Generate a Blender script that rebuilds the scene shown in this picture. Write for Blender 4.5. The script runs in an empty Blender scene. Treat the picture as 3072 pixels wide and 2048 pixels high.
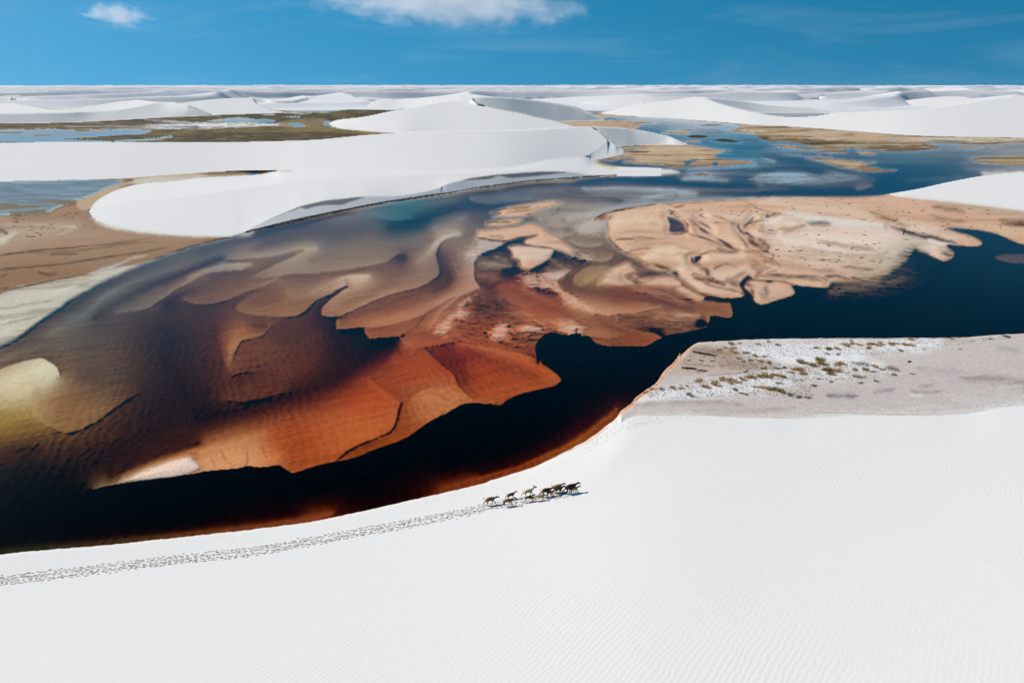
import bpy, math, random
import numpy as np

random.seed(7)
RNG = np.random.default_rng(11)
scene = bpy.context.scene
COL = scene.collection

# ------------------------------------------------------------------ camera, sky, sun, exposure
CAM_H = 32.0
FPX = 2048.0                      # focal length in pixels of the 3072 px wide photograph (24 mm on 36 mm)
HORIZON_Y = 257.0
PITCH = math.atan((1024 - HORIZON_Y) / FPX)
cam_data = bpy.data.cameras.new('camera')
cam_data.lens = 24.0
cam_data.sensor_width = 36.0
cam_data.clip_start = 0.5
cam_data.clip_end = 60000
cam = bpy.data.objects.new('camera', cam_data)
COL.objects.link(cam)
cam.location = (0, 0, CAM_H)
cam.rotation_euler = (math.pi / 2 - PITCH, 0, 0)
scene.camera = cam

SUN_DIR = np.array([-0.66, 0.36, 0.66]); SUN_DIR = SUN_DIR / np.linalg.norm(SUN_DIR)
SUN_EL = math.asin(SUN_DIR[2])
SUN_AZ = math.atan2(SUN_DIR[0], SUN_DIR[1])       # clockwise from +Y

world = bpy.data.worlds.new('World')
scene.world = world
world.use_nodes = True
wn, wl = world.node_tree.nodes, world.node_tree.links
wn.clear()
w_out = wn.new('ShaderNodeOutputWorld')
w_bg = wn.new('ShaderNodeBackground')
w_bg.inputs['Strength'].default_value = 0.099
sky = wn.new('ShaderNodeTexSky')
sky.sky_type = 'NISHITA'
sky.sun_disc = False
sky.sun_elevation = SUN_EL
sky.sun_rotation = SUN_AZ
sky.altitude = 200
sky.air_density = 1.0
sky.dust_density = 0.3
sky.ozone_density = 2.5
w_tc = wn.new('ShaderNodeTexCoord')
w_add = wn.new('ShaderNodeVectorMath'); w_add.operation = 'ADD'
w_add.inputs[1].default_value = (0, 0, 0.30)
w_nrm = wn.new('ShaderNodeVectorMath'); w_nrm.operation = 'NORMALIZE'
wl.new(w_tc.outputs['Generated'], w_add.inputs[0])
wl.new(w_add.outputs[0], w_nrm.inputs[0])
wl.new(w_nrm.outputs[0], sky.inputs['Vector'])
w_hsv = wn.new('ShaderNodeHueSaturation')
w_hsv.inputs['Hue'].default_value = 0.478
w_hsv.inputs['Saturation'].default_value = 1.45
w_hsv.inputs['Value'].default_value = 1.0
wl.new(sky.outputs[0], w_hsv.inputs['Color'])
# thin high cirrus streaks, all round the sky
w_map = wn.new('ShaderNodeMapping')
w_map.inputs['Scale'].default_value = (2.2, 2.2, 16.0)
w_map.inputs['Rotation'].default_value = (0.05, 0.05, 0)
wl.new(w_tc.outputs['Generated'], w_map.inputs['Vector'])
w_noise = wn.new('ShaderNodeTexNoise')
w_noise.inputs['Scale'].default_value = 1.6
w_noise.inputs['Detail'].default_value = 7
w_noise.inputs['Roughness'].default_value = 0.62
w_noise.inputs['Distortion'].default_value = 0.6
wl.new(w_map.outputs[0], w_noise.inputs['Vector'])
w_ramp = wn.new('ShaderNodeMapRange')
w_ramp.inputs['From Min'].default_value = 0.50
w_ramp.inputs['From Max'].default_value = 0.80
w_ramp.inputs['To Max'].default_value = 0.10
wl.new(w_noise.outputs['Fac'], w_ramp.inputs['Value'])
w_mix = wn.new('ShaderNodeMix'); w_mix.data_type = 'RGBA'
w_mix.inputs['B'].default_value = (6.5, 8.2, 9.5, 1)
wl.new(w_ramp.outputs[0], w_mix.inputs['Factor'])
wl.new(w_hsv.outputs[0], w_mix.inputs['A'])
wl.new(w_mix.outputs['Result'], w_bg.inputs['Color'])
wl.new(w_bg.outputs[0], w_out.inputs['Surface'])

sun_data = bpy.data.lights.new('sun', 'SUN')
sun_data.energy = 4.45
sun_data.angle = math.radians(0.5)
sun_data.color = (1.0, 0.93, 0.855)
sun = bpy.data.objects.new('sun', sun_data)
COL.objects.link(sun)
from mathutils import Vector
sun.rotation_euler = Vector(SUN_DIR.tolist()).to_track_quat('Z', 'Y').to_euler()
sun.location = (-200, 60, 180)

scene.view_settings.view_transform = 'Standard'
scene.view_settings.look = 'None'
scene.view_settings.exposure = 0.0
scene.view_settings.gamma = 1.0
scene.view_settings.use_curve_mapping = False
scene.render.engine = 'CYCLES'
cy = scene.cycles
cy.max_bounces = 8
cy.diffuse_bounces = 2
cy.glossy_bounces = 2
cy.transmission_bounces = 4
cy.transparent_max_bounces = 12
cy.volume_bounces = 1
cy.volume_max_steps = 256
cy.caustics_reflective = False
cy.caustics_refractive = False

# ------------------------------------------------------------------ survey frames (crop origin x, y, enlargement)
ORG = {
    'P': (0, 0, 1.0), 'A': (0, 600, 3), 'B': (600, 560, 3), 'C': (1300, 560, 3), 'D': (2000, 560, 3),
    'E': (0, 1000, 3), 'F': (600, 960, 3), 'G': (1300, 960, 3), 'H': (1700, 320, 3), 'I': (2288, 280, 3),
    'J': (0, 240, 3), 'K': (600, 240, 3), 'L': (1200, 240, 3), 'Z': (1536, 0, 1.53125), 'Q': (0, 450, 2.297),
    'V': (1900, 1000, 2.007), 'R': (1900, 980, 3.92), 'S': (2400, 980, 3.5), 'X': (1400, 1400, 5.88),
    'T': (0, 1450, 2.352),
}

def px(o, pts):
    ox, oy, s = ORG[o]
    return [(ox + p[0] / s, oy + p[1] / s) for p in pts]

def cat(*parts):
    out = []
    for i in range(0, len(parts), 2):
        out += px(parts[i], parts[i + 1])
    return out

def spline(pts, step=2.0):
    """Catmull-Rom through the points, about one sample per step pixels."""
    p = np.array(pts, float)
    if len(p) < 3:
        q = p
    P = np.vstack([2 * p[0] - p[1], p, 2 * p[-1] - p[-2]])
    out, par = [], []
    for i in range(len(p) - 1):
        a, b, c, d = P[i], P[i + 1], P[i + 2], P[i + 3]
        n = max(2, int(np.hypot(*(c - b)) / step) + 1)
        t = np.linspace(0, 1, n, endpoint=False)[:, None]
        out.append(0.5 * (2 * b + (c - a) * t + (2 * a - 5 * b + 4 * c - d) * t ** 2 + (3 * b - a - 3 * c + d) * t ** 3))
        par.append(i + t[:, 0])
    out.append(p[-1:]); par.append(np.array([len(p) - 1.0]))
    return np.vstack(out), np.concatenate(par)

def lin(c):
    c = np.asarray(c, float) / 255.0
    return np.where(c <= 0.04045, c / 12.92, ((c + 0.055) / 1.055) ** 2.4)

# ------------------------------------------------------------------ the survey raster: rays from the viewpoint to the ground
STEP = 2.6
X0, Y0 = -310.0, 288.0
NX, NY = 1421, 764
XS = X0 + STEP * np.arange(NX)
YS = Y0 + STEP * np.arange(NY)
XX, YY = np.meshgrid(XS, YS)
cp, sp = math.cos(PITCH), math.sin(PITCH)

def rays(X, Y):
    a = (np.asarray(X, float) - 1536) / FPX
    b = (1024 - np.asarray(Y, float)) / FPX
    return a, cp + b * sp, -sp + b * cp          # x, y, z of the direction

def tan_dep(X, Y):
    """fall per metre of y for the ray through a pixel"""
    dx, dy, dz = rays(X, Y)
    return np.maximum(-dz / dy, 1e-4)

TT = tan_dep(XX, YY)

def ground(X, Y, h=0.0):
    dx, dy, dz = rays(X, Y)
    k = (h - CAM_H) / dz
    return k * dx, k * dy, np.zeros_like(k) + h

WX, WY, _ = ground(XX, YY, 0.0)

# ------------------------------------------------------------------ noise
def vnoise(x, y, seed=0):
    xi, yi = np.floor(x).astype(np.int64), np.floor(y).astype(np.int64)
    fx, fy = x - xi, y - yi
    fx = fx * fx * fx * (fx * (fx * 6 - 15) + 10); fy = fy * fy * fy * (fy * (fy * 6 - 15) + 10)
    def h(a, b):
        n = (a * 374761393 + b * 668265263 + seed * 974711) & 0xffffffff
        n = ((n ^ (n >> 13)) * 1274126177) & 0xffffffff
        n = n ^ (n >> 16)
        return (n & 0xffff) / 32767.5 - 1.0
    v00, v10, v01, v11 = h(xi, yi), h(xi + 1, yi), h(xi, yi + 1), h(xi + 1, yi + 1)
    return (v00 * (1 - fx) + v10 * fx) * (1 - fy) + (v01 * (1 - fx) + v11 * fx) * fy

def fbm(x, y, oct=4, seed=0, gain=0.5):
    s, a, t = 0, 1.0, 0
    for i in range(oct):
        s = s + a * vnoise(x, y, seed + i * 17); t += a
        x, y, a = x * 2.03 + 13.7, y * 2.03 + 7.1, a * gain
    return s / t

def smooth(e0, e1, x):
    t = np.clip((x - e0) / (e1 - e0), 0, 1)
    return t * t * (3 - 2 * t)

# ------------------------------------------------------------------ depth of the river bed: traced edges, relaxed between them
seed_v = np.zeros((NY, NX)); seed_n = np.zeros((NY, NX))

def put(P, V):
    i = np.rint((P[:, 0] - X0) / STEP).astype(int); j = np.rint((P[:, 1] - Y0) / STEP).astype(int)
    ok = (i >= 0) & (i < NX) & (j >= 0) & (j < NY)
    np.add.at(seed_v, (j[ok], i[ok]), np.broadcast_to(V, P[:, 0].shape)[ok])
    np.add.at(seed_n, (j[ok], i[ok]), 1)

def vals(v, par, n):
    v = np.atleast_1d(np.array(v, float))
    return np.interp(par / max(n - 1, 1), np.linspace(0, 1, len(v)), v) if len(v) > 1 else np.full_like(par, v[0])

def Ln(o, pts, v):
    P, par = spline(px(o, pts), 1.2)
    put(P, vals(v, par, len(pts)))

def E(o, pts, l, r, off=2.7):
    """a sharp edge: l = tone on the left of the direction of travel as seen, r = on the right"""
    P, par = spline(px(o, pts), 1.2)
    T = np.gradient(P, axis=0); T /= np.linalg.norm(T, axis=1)[:, None] + 1e-9
    N = np.stack([-T[:, 1], T[:, 0]], 1)          # right-hand side (y points down)
    put(P + N * off, vals(r, par, len(pts)))
    put(P - N * off, vals(l, par, len(pts)))

# --- upper left water
Ln('A', [(-1200, 1950), (-400, 1560), (0, 1400), (200, 1290), (420, 1110), (620, 980), (800, 870), (1000, 760), (1250, 640), (1450, 560)], [.7, .8, .95, 1.1, 1.15, 1.15, 1.15, 1.1, 1.0, .95])
Ln('A', [(450, 1200), (620, 1100), (800, 1010), (900, 900), (1080, 790), (1300, 700), (1600, 610), (1850, 520), (2100, 440), (2352, 365)], [.65, .6, .55, .5, .52, .6, .65, .7, .7, .7])
Ln('A', [(850, 1060), (1000, 960), (1200, 850), (1450, 740), (1700, 640), (2000, 530)], [1.2, 1.15, 1.2, 1.3, 1.4, 1.3])
E('A', [(1050, 1022), (1250, 1000), (1350, 970), (1430, 920), (1500, 870), (1600, 800), (1720, 740), (1800, 690), (1900, 655), (2050, 640), (2200, 628)], [.6, .5, .5, .5, .45, .4, .38, .3, .3, .25, .25], [1.05, 1.1, 1.15, 1.15, 1.1, 1.0, .9, .85, .9, .9, .85])
Ln('A', [(1250, 900), (1450, 800)], .75)
Ln('A', [(1700, 690), (1900, 612), (2100, 575), (2260, 578)], [.4, .2, .15, .12])
E('B', [(-150, 1020), (-50, 1060), (100, 1057), (230, 1030), (350, 980), (480, 930), (600, 890), (680, 838), (740, 797)], [.7, .65, .65, .65, .6, .55, .4, .3, .25], [1.3, 1.35, 1.3, 1.25, 1.2, 1.1, .9, .7, .6])
Ln('B', [(0, 960), (250, 900), (450, 830)], .85)
Ln('B', [(100, 800), (300, 770), (450, 760)], 1.1)
Ln('A', [(1500, 945), (1600, 870), (1800, 790), (2100, 700)], [1.7, 1.4, 1.1, .95])
E('B', [(250, 658), (400, 655), (560, 645), (700, 622), (850, 582), (930, 566)], [.35, .33, .3, .28, .22, .2], [1.1, .9, .75, .7, .65, .55])
Ln('B', [(450, 630), (700, 590), (900, 558), (1040, 550)], [.3, .25, .18, .12])
E('B', [(860, 618), (780, 650), (680, 695), (580, 745), (500, 790), (468, 815), (520, 832), (620, 825), (720, 800), (850, 787), (1000, 783), (1200, 770), (1400, 735), (1600, 703), (1700, 668), (1760, 622), (1830, 600)],
  [.5, .5, .5, .5, .55, .6, .55, .45, .35, .4, .42, .45, .42, .45, .5, .6, 1.0], [.85, .85, .9, .95, .9, .8, .85, .8, .75, .95, 1.0, 1.0, 1.0, 1.0, 1.05, 1.3, 1.5])
Ln('B', [(640, 730), (800, 658), (950, 590), (1050, 558)], [.4, .25, .18, .12])
Ln('B', [(1000, 660), (1300, 620), (1500, 640)], .58)
Ln('B', [(500, 560), (700, 490), (1000, 430), (1300, 390), (1550, 370)], [.85, .9, .95, 1.0, 1.0])
Ln('B', [(1200, 560), (1500, 520), (1800, 500), (2000, 440)], [.6, .65, .7, .75])
Ln('B', [(1700, 370), (1900, 330), (2100, 270), (2352, 190)], [1.5, 1.75, 1.8, 1.8])
Ln('C', [(0, 290), (200, 230), (400, 190), (650, 150)], [1.1, 1.2, 1.4, 1.5])
Ln('C', [(0, 370), (150, 330), (280, 270)], .5)
E('B', [(1000, 350), (1150, 305), (1300, 283), (1450, 262), (1560, 268), (1650, 290), (1750, 308), (1900, 300)], [1.2, .9, .6, .5, .5, .55, .6, .8], [.8, .7, .6, .6, .75, 1.0, 1.4, 1.7])
Ln('B', [(1500, 235), (1800, 215), (2100, 170), (2300, 130)], [.55, .65, .85, 1.1])
Ln('B', [(450, 435), (600, 395), (900, 325), (1200, 262), (1380, 220)], [1.2, 1.5, 1.6, 1.5, 1.1])
Ln('B', [(0, 600), (300, 510), (600, 445), (900, 385), (1150, 320)], [1.0, 1.0, 1.05, 1.1, 1.1])
E('B', [(320, 1100), (400, 1140), (550, 1165), (750, 1172), (880, 1160), (950, 1120), (1000, 1070), (1060, 1020), (1150, 980), (1250, 930), (1340, 895)], [.6, .55, .52, .5, .5, .55, .6, .6, .45, .3, .2], [1.05, 1.1, 1.1, 1.15, 1.25, 1.3, 1.3, 1.25, 1.2, 1.1, .9])
E('B', [(320, 1100), (345, 1055), (450, 985), (600, 905)], [1.25, 1.2, 1.1, .9], [.7, .75, .85, .9])
E('B', [(770, 940), (790, 990), (860, 1015), (960, 1010), (1090, 1003)], [.5, .48, .48, .5, .5], .65)
Ln('B', [(1200, 850), (1290, 822), (1400, 797), (1520, 797)], [.35, .12, .08, .1])
Ln('B', [(980, 975), (1150, 895), (1280, 840)], [.35, .28, .2])
Ln('B', [(820, 830), (1000, 812), (1250, 790), (1450, 760), (1650, 720)], [.8, .95, .95, .95, 1.0])
Ln('B', [(500, 1060), (700, 1000)], .85)
E('B', [(1340, 900), (1250, 960), (1180, 1010), (1110, 1080), (1090, 1140), (1110, 1170), (1180, 1178), (1270, 1170), (1350, 1130), (1500, 1060), (1650, 1000), (1800, 950), (1950, 915), (2050, 870), (2130, 820), (2160, 780), (2150, 700), (2130, 620), (2150, 550), (2180, 500), (2250, 460), (2352, 440)],
  [.25, .35, .4, .45, .5, .5, .48, .45, .4, .35, .32, .35, .35, .4, .45, .5, .5, .4, .3, .15, .1, .1], [1.3, 1.5, 1.6, 1.7, 1.7, 1.7, 1.7, 1.2, 1.05, 1.0, 1.0, 1.0, 1.1, 1.2, 1.3, 1.35, 1.35, 1.35, 1.3, .9, .6, .5])
Ln('B', [(1380, 880), (1450, 850), (1530, 805)], [.2, .12, .1])
Ln('B', [(1300, 1060), (1600, 940), (1800, 820), (1850, 740)], [.65, .68, .72, .9])
Ln('B', [(1790, 660), (1830, 625), (1850, 650)], 1.5)
Ln('B', [(1950, 680), (2050, 615), (2120, 530), (2200, 462), (2340, 430)], [.35, .2, .1, .06, .1])
Ln('B', [(1900, 600), (2000, 540), (2100, 470)], .75)
E('B', [(1235, 1185), (1225, 1240), (1230, 1290), (1300, 1290), (1400, 1280), (1470, 1270)], [.65, .62, .55, .5, .45, .4], 2.0)
E('B', [(1470, 1270), (1600, 1268), (1750, 1240), (1900, 1200), (2000, 1160), (2100, 1100), (2200, 1040), (2300, 985)], [.35, .33, .32, .3, .3, .3, .25, .2], [.75, .75, .75, .75, .75, .7, .6, .5])
Ln('B', [(1350, 1170), (1600, 1092), (1900, 995), (2100, 905)], [.9, 1.0, 1.05, 1.1])
Ln('B', [(1500, 1240), (1750, 1190), (2000, 1110), (2200, 1000), (2350, 920)], .33)
E('B', [(1470, 1280), (1490, 1330), (1530, 1375), (1600, 1372), (1780, 1355), (1850, 1320), (1920, 1270)], [.55, .6, .55, .55, .55, .55, .6], [2.2, 2.3, 2.3, 2.3, 2.0, .9, .7])
E('B', [(1790, 1355), (1850, 1420), (1950, 1450), (2050, 1450), (2200, 1420), (2352, 1390)], [.5, .48, .45, .45, .5, .5], [1.6, .6, .55, 1.0, 1.15, 1.15])
Ln('B', [(1850, 1350), (2000, 1320), (2150, 1330)], .7)
Ln('B', [(500, 1250), (800, 1300), (1100, 1350)], [1.15, 1.2, 1.3])
Ln('B', [(1300, 1350), (1500, 1430), (1700, 1420)], [1.8, 2.3, 2.4])
E('E', [(2450, 80), (2340, 140), (2240, 175), (2170, 200), (2140, 250), (2110, 330)], [1.2, 1.15, 1.1, 1.05, 1.0, 1.0], [.7, .55, .45, .4, .45, .6]) if False else None
E('F', [(650, 50), (560, 140), (440, 175), (370, 200), (340, 250), (310, 330), (285, 420)], [1.15, 1.1, 1.1, 1.1, 1.05, 1.0, .9], [.75, .6, .45, .38, .4, .5, .75])
Ln('F', [(400, 60), (320, 150), (280, 250), (265, 400)], [.6, .5, .38, .6])
Ln('F', [(130, 60), (180, 250), (220, 450)], [1.4, 1.3, 1.3])
Ln('A', [(1450, 1150), (1550, 1300), (1500, 1500)], [1.5, 1.6, 1.65])
Ln('A', [(1250, 1130), (1500, 1060), (1700, 1020)], [1.25, 1.35, 1.3])
# --- left water, yellow bar
Ln('E', [(600, 150), (900, 250), (1150, 300)], [.95, .9, 1.1])
Ln('E', [(700, 400), (1000, 420)], [.95, 1.0])
Ln('E', [(0, 240), (200, 160), (500, 100)], [.75, .85, .95])
E('E', [(480, 855), (560, 892), (640, 890), (750, 858), (900, 780), (1000, 700), (1100, 630), (1250, 540)], [.62, .62, .6, .6, .65, .75, .9, 1.2], [1.0, 1.05, 1.1, 1.1, 1.15, 1.2, 1.3, 1.4])
E('E', [(-900, 720), (-400, 510), (-60, 350), (150, 270), (350, 222), (430, 245), (520, 310), (545, 380)], [1.0, 1.0, 1.05, 1.1, 1.1, 1.1, 1.1, 1.0], [.3, .25, .2, .2, .1, .04, .05, .2])
Ln('E', [(-200, 520), (100, 430), (300, 340), (450, 275)], [.15, .04, .04, .03])
Ln('E', [(-300, 640), (150, 560), (400, 450), (500, 400)], [.2, .15, .12, .1])
Ln('E', [(555, 450), (590, 640)], [.5, .62])
E('E', [(330, 480), (290, 600), (330, 740), (420, 830), (480, 845)], [.3, .3, .32, .4, .5], [.2, .25, .4, .65, .9])
Ln('E', [(-300, 760), (0, 700), (200, 690)], [.35, .28, .35])
Ln('E', [(-300, 950), (50, 900), (250, 830)], [.7, .6, .65])
Ln('E', [(-300, 1120), (0, 1100), (300, 1050)], [1.2, 1.25, 1.5])
Ln('E', [(-900, 1500), (100, 1400), (300, 1350)], [1.7, 1.8, 1.9])
Ln('E', [(650, 700), (800, 640), (950, 560)], [.6, .7, .8])
Ln('E', [(1500, 250), (1650, 500), (1500, 800), (1100, 1050), (700, 1250)], [1.6, 1.65, 1.65, 1.7, 1.8])
Ln('E', [(1850, 420), (1950, 650), (2300, 700)], [1.5, 1.6, 1.7])
# --- the big orange bar
Ln('F', [(0, 900), (300, 830), (600, 745), (900, 665), (1200, 560), (1400, 430), (1600, 290), (1750, 220)], [2.0, 1.9, 1.75, 1.65, 1.65, 1.75, 2.1, 2.2])
Ln('E', [(1000, 1290), (1300, 1150), (1600, 1050), (1800, 990)], [1.6, 1.5, 1.5, 1.6])
Ln('E', [(1100, 1285), (1300, 1205), (1500, 1130), (1700, 1065), (1850, 1015)], [.6, .6, .6, .6, .65])
Ln('F', [(50, 1110), (300, 1035), (600, 945), (800, 880), (1100, 780), (1350, 630), (1480, 520)], [.7, .72, .8, .85, .95, .95, .95])
Ln('F', [(0, 1190), (300, 1110), (600, 1010)], [.25, .3, .45])
Ln('F', [(50, 1290), (400, 1260), (700, 1240)], [.12, .16, .25])
Ln('F', [(830, 1080), (850, 1300)], [.65, .72])
Ln('F', [(1100, 1150), (1400, 1030), (1650, 960)], [.52, .42, .42])
Ln('F', [(1000, 950), (1400, 800), (1650, 700)], [.62, .55, .5])
Ln('F', [(1750, 350), (1900, 420), (2150, 480)], [.75, .6, .55])
Ln('F', [(1600, 470), (1800, 590), (2050, 560)], [.8, .72, .6])
E('E', [(840, 1412), (1000, 1375), (1200, 1345), (1500, 1305), (1750, 1270), (1850, 1250), (2000, 1235), (2150, 1222), (2230, 1200), (2300, 1212), (2352, 1215)], [.7, .4, .2, .1, .1, .12, .15, .18, .2, .2, .2], [2.0, 2.4, 2.5, 2.6, 2.7, 2.8, 2.8, 2.8, 2.8, 2.8, 2.8])
E('F', [(540, 1335), (600, 1330), (720, 1325), (800, 1370), (850, 1385), (1000, 1342), (1200, 1290), (1400, 1248), (1600, 1170), (1800, 1100), (1900, 1050), (2000, 970), (2100, 910), (2250, 840), (2352, 780)], [.25, .28, .4, .6, .68, .65, .62, .9, .8, .72, .7, .6, .5, .42, .4], 2.8)
E('F', [(1215, 1283), (1320, 1190), (1450, 1120), (1600, 1060), (1720, 1000), (1770, 900), (1790, 800), (1812, 745)], [.55, .5, .45, .42, .45, .48, .5, .55], [1.0, .98, .95, .92, .95, 1.05, 1.15, 1.1])
E('F', [(1812, 745), (1700, 650), (1600, 585), (1520, 525)], [.5, .52, .58, .7], [.85, .8, .8, .9])
E('F', [(1880, 745), (1930, 680), (1990, 640), (2080, 612)], [.85, .85, .75, .65], [.7, .5, .4, .4])
Ln('F', [(2020, 720), (2200, 720), (2300, 760)], [.38, .3, .33])
Ln('F', [(2000, 850), (2150, 850)], [.5, .42])
Ln('F', [(1880, 800), (1880, 950), (1750, 1060)], [.85, .75, .75])
E('F', [(2030, 262), (2100, 330), (2200, 420), (2280, 480), (2330, 580), (2400, 660), (2470, 720)], [1.15, 1.2, 1.2, 1.15, 1.1, .95, .75], [.62, .58, .55, .55, .5, .45, .45])
Ln('F', [(400, 600), (700, 550), (1000, 400), (1100, 250)], [1.15, 1.1, 1.15, 1.3])
Ln('F', [(450, 300), (600, 320), (800, 300)], [1.05, 1.0, 1.1])
E('F', [(200, 722), (400, 735), (600, 702), (800, 650)], [1.15, 1.1, 1.1, 1.2], [1.45, 1.5, 1.45, 1.4])
E('F', [(300, 500), (400, 475), (550, 470)], [.95, 1.0, 1.1], [1.3, 1.35, 1.2])
# --- deep channel
Ln('G', [(100, 1300), (600, 1100), (1000, 900), (1300, 600), (1700, 450), (2100, 250)], 3.2)
Ln('G', [(700, 900), (300, 1000), (0, 1150)], 3.2)
Ln('F', [(0, 1480), (800, 1500), (1300, 1400), (1800, 1250)], 3.2)
Ln('T', [(-800, 330), (0, 350), (400, 280), (900, 230), (1400, 200)], [1.9, 2.2, 2.9, 3.1, 3.2])
Ln('E', [(300, 1530), (1000, 1480), (1800, 1420)], [2.2, 2.7, 3])
Ln('D', [(300, 1250), (900, 1180), (1500, 1150), (2200, 1150), (3200, 1150), (4200, 1080)], 3.4)
Ln('D', [(1200, 1000), (1700, 1080), (2352, 950), (3300, 850), (4200, 850)], 3.2)
Ln('T', [(-900, 640), (0, 480), (300, 448), (700, 415), (1000, 383), (1300, 352), (1700, 308), (2100, 255), (2352, 205)], [1.2, 1.3, 1.3, 1.3, 1.25, 1.2, 1.1, 1.0, .95])
Ln('G', [(60, 1530), (420, 1418), (750, 1335), (900, 1262), (1050, 1205), (1200, 1140), (1400, 1010), (1560, 890), (1660, 800)], [.95, .9, .85, .8, .8, .8, .85, .9, 1.0])
Ln('G', [(420, 1380), (750, 1290), (1050, 1160), (1350, 980), (1600, 780)], [2.0, 1.9, 1.8, 1.8, 2.0])
Ln('T', [(-900, 560), (0, 440), (700, 370), (1300, 310), (2100, 200)], [1.7, 1.9, 2.1, 2.2, 2.2])
# --- orange lobes of the middle
E('G', [(200, 195), (400, 232), (600, 265), (800, 300), (950, 360), (1000, 405)], [.9, .85, .8, 1.0, 1.6, 2.6], [.4, .4, .42, .5, .55, .6])
E('G', [(-40, 925), (0, 905), (100, 860), (200, 800), (300, 765), (400, 760), (560, 775), (620, 770), (700, 720), (850, 660), (1000, 625), (1100, 600), (1160, 560), (1155, 520), (1100, 470), (1000, 400)], [.4, .4, .4, .4, .4, .5, .62, .65, .68, .65, .65, .65, .6, .58, .58, .6], 2.9)
Ln('G', [(300, 260), (550, 368), (800, 450), (950, 530)], [1.0, 1.0, .95, .9])
Ln('G', [(420, 262), (700, 320), (950, 425), (1100, 535)], [.5, .48, .5, .52])
Ln('G', [(330, 420), (600, 510), (900, 610)], [.85, .75, .62])
Ln('G', [(450, 640), (700, 660)], [.6, .62])
Ln('G', [(120, 255), (210, 340), (300, 500), (360, 620)], [1.1, 1.15, 1.1, .9])
E('G', [(830, 468), (920, 530), (960, 585), (945, 620)], [.6, .62, .65, .7], [.98, .95, .9, .85]) if False else None
Ln('G', [(100, 700), (250, 690)], [.35, .35])
# --- braided middle (frame C)
Ln('C', [(340, 330), (365, 400), (250, 460), (80, 540)], [.8, .8, .72, .8])
Ln('C', [(60, 560), (90, 700), (170, 830), (100, 900), (0, 955)], [1.2, 1.3, 1.3, 1.25, 1.15])
Ln('C', [(230, 600), (260, 700), (330, 850), (380, 890)], [.4, .4, .32, .25])
Ln('C', [(400, 905), (250, 965), (50, 1065)], [.2, .22, .25])
Ln('C', [(300, 640), (350, 760), (360, 860)], [.15, .25, .25])
E('C', [(-20, 1290), (60, 1160), (160, 1060), (260, 990), (390, 935)], [.3, .3, .3, .25, .25], [.6, .55, .6, .8, .95])
E('C', [(640, 520), (560, 560), (450, 600), (385, 660), (370, 740), (385, 850), (425, 905)], [1.7, 1.6, 1.5, 1.2, 1.0, 1.2, 1.2], [.08, .06, .06, .06, .15, .22, .22])
Ln('C', [(650, 545), (740, 500), (840, 470)], 2.0)
Ln('C', [(450, 610), (600, 570), (670, 560)], 1.8)
Ln('C', [(430, 690), (560, 705), (700, 715)], [.5, .42, .6])
Ln('C', [(560, 630), (660, 640)], .95)
Ln('C', [(640, 770), (740, 770), (800, 740)], 2.1)
Ln('C', [(430, 830), (580, 830)], [1.15, 1.0])
Ln('C', [(860, 765), (980, 700), (1080, 610), (1150, 570)], 1.9)
Ln('C', [(1150, 600), (1300, 650), (1420, 680)], [1.9, 1.9, 1.7])
Ln('C', [(1050, 650), (1160, 690)], 1.0)
Ln('C', [(940, 935), (1150, 965)], 1.4)
Ln('C', [(380, 1000), (550, 1040), (640, 1140), (450, 1180)], [.95, .95, .95, .8])
Ln('C', [(480, 900), (560, 960)], [1.2, 1.1])
Ln('C', [(600, 890), (800, 960), (1000, 1080), (1200, 1160), (1400, 1260)], [.75, .72, .75, .78, .75])
Ln('C', [(700, 880), (900, 960), (1100, 1060)], [.62, .55, .6])
Ln('C', [(600, 1000), (760, 1110), (1000, 1200), (1280, 1265)], [.55, .4, .35, .3])
Ln('C', [(200, 1250), (350, 1290), (430, 1350)], [.55, .6, .65])
Ln('C', [(300, 1380), (600, 1420), (850, 1480)], [.65, .72, .9])
Ln('C', [(700, 1230), (900, 1280), (1000, 1330)], [.55, .5, .45])
E('C', [(940, 1580), (930, 1440), (975, 1370), (1050, 1325), (1180, 1345), (1270, 1335), (1300, 1310), (1330, 1350), (1400, 1355), (1480, 1420), (1600, 1450)], [1.1, .85, .75, .6, .5, .45, .7, .5, .55, .6, .65], 2.7)
Ln('C', [(1040, 1410), (1250, 1410), (1150, 1520)], 3.0)
E('C', [(1600, 1450), (1750, 1443), (1900, 1447), (2000, 1400), (2065, 1360), (2000, 1320), (1850, 1295), (1700, 1250), (1580, 1215)], [.9, .75, .6, .6, .6, .6, .62, .65, .7], [2.6, 2.8, 2.8, 2.8, 2.6, 2.0, 1.1, .85, .75])
E('C', [(1400, 1352), (1560, 1366), (1640, 1355), (1730, 1335)], [.5, .48, .48, .6], [1.1, .9, .85, .8])
Ln('C', [(1500, 1200), (1600, 1250), (1750, 1310), (1950, 1385)], [.8, .9, .88, .75])
Ln('C', [(1400, 1300), (1600, 1318)], [.5, .45])
Ln('C', [(1100, 1130), (1280, 1200)], [.6, .72])
Ln('C', [(930, 300), (1080, 368), (1180, 405)], [.65, .6, .5])
Ln('C', [(1150, 465), (1250, 545), (1350, 590), (1480, 625)], [.8, .82, .75, .65])
Ln('C', [(1180, 372), (1300, 425), (1500, 480), (1600, 560), (1700, 640)], [.95, .95, .75, .8, .95])
E('C', [(1100, 445), (1180, 452), (1270, 432)], [.32, .3, .4], [.75, .78, .8])
E('C', [(1230, 490), (1300, 530), (1400, 550), (1500, 535), (1550, 508)], [.4, .33, .3, .32, .45], [.75, .8, .85, .9, .9])
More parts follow.
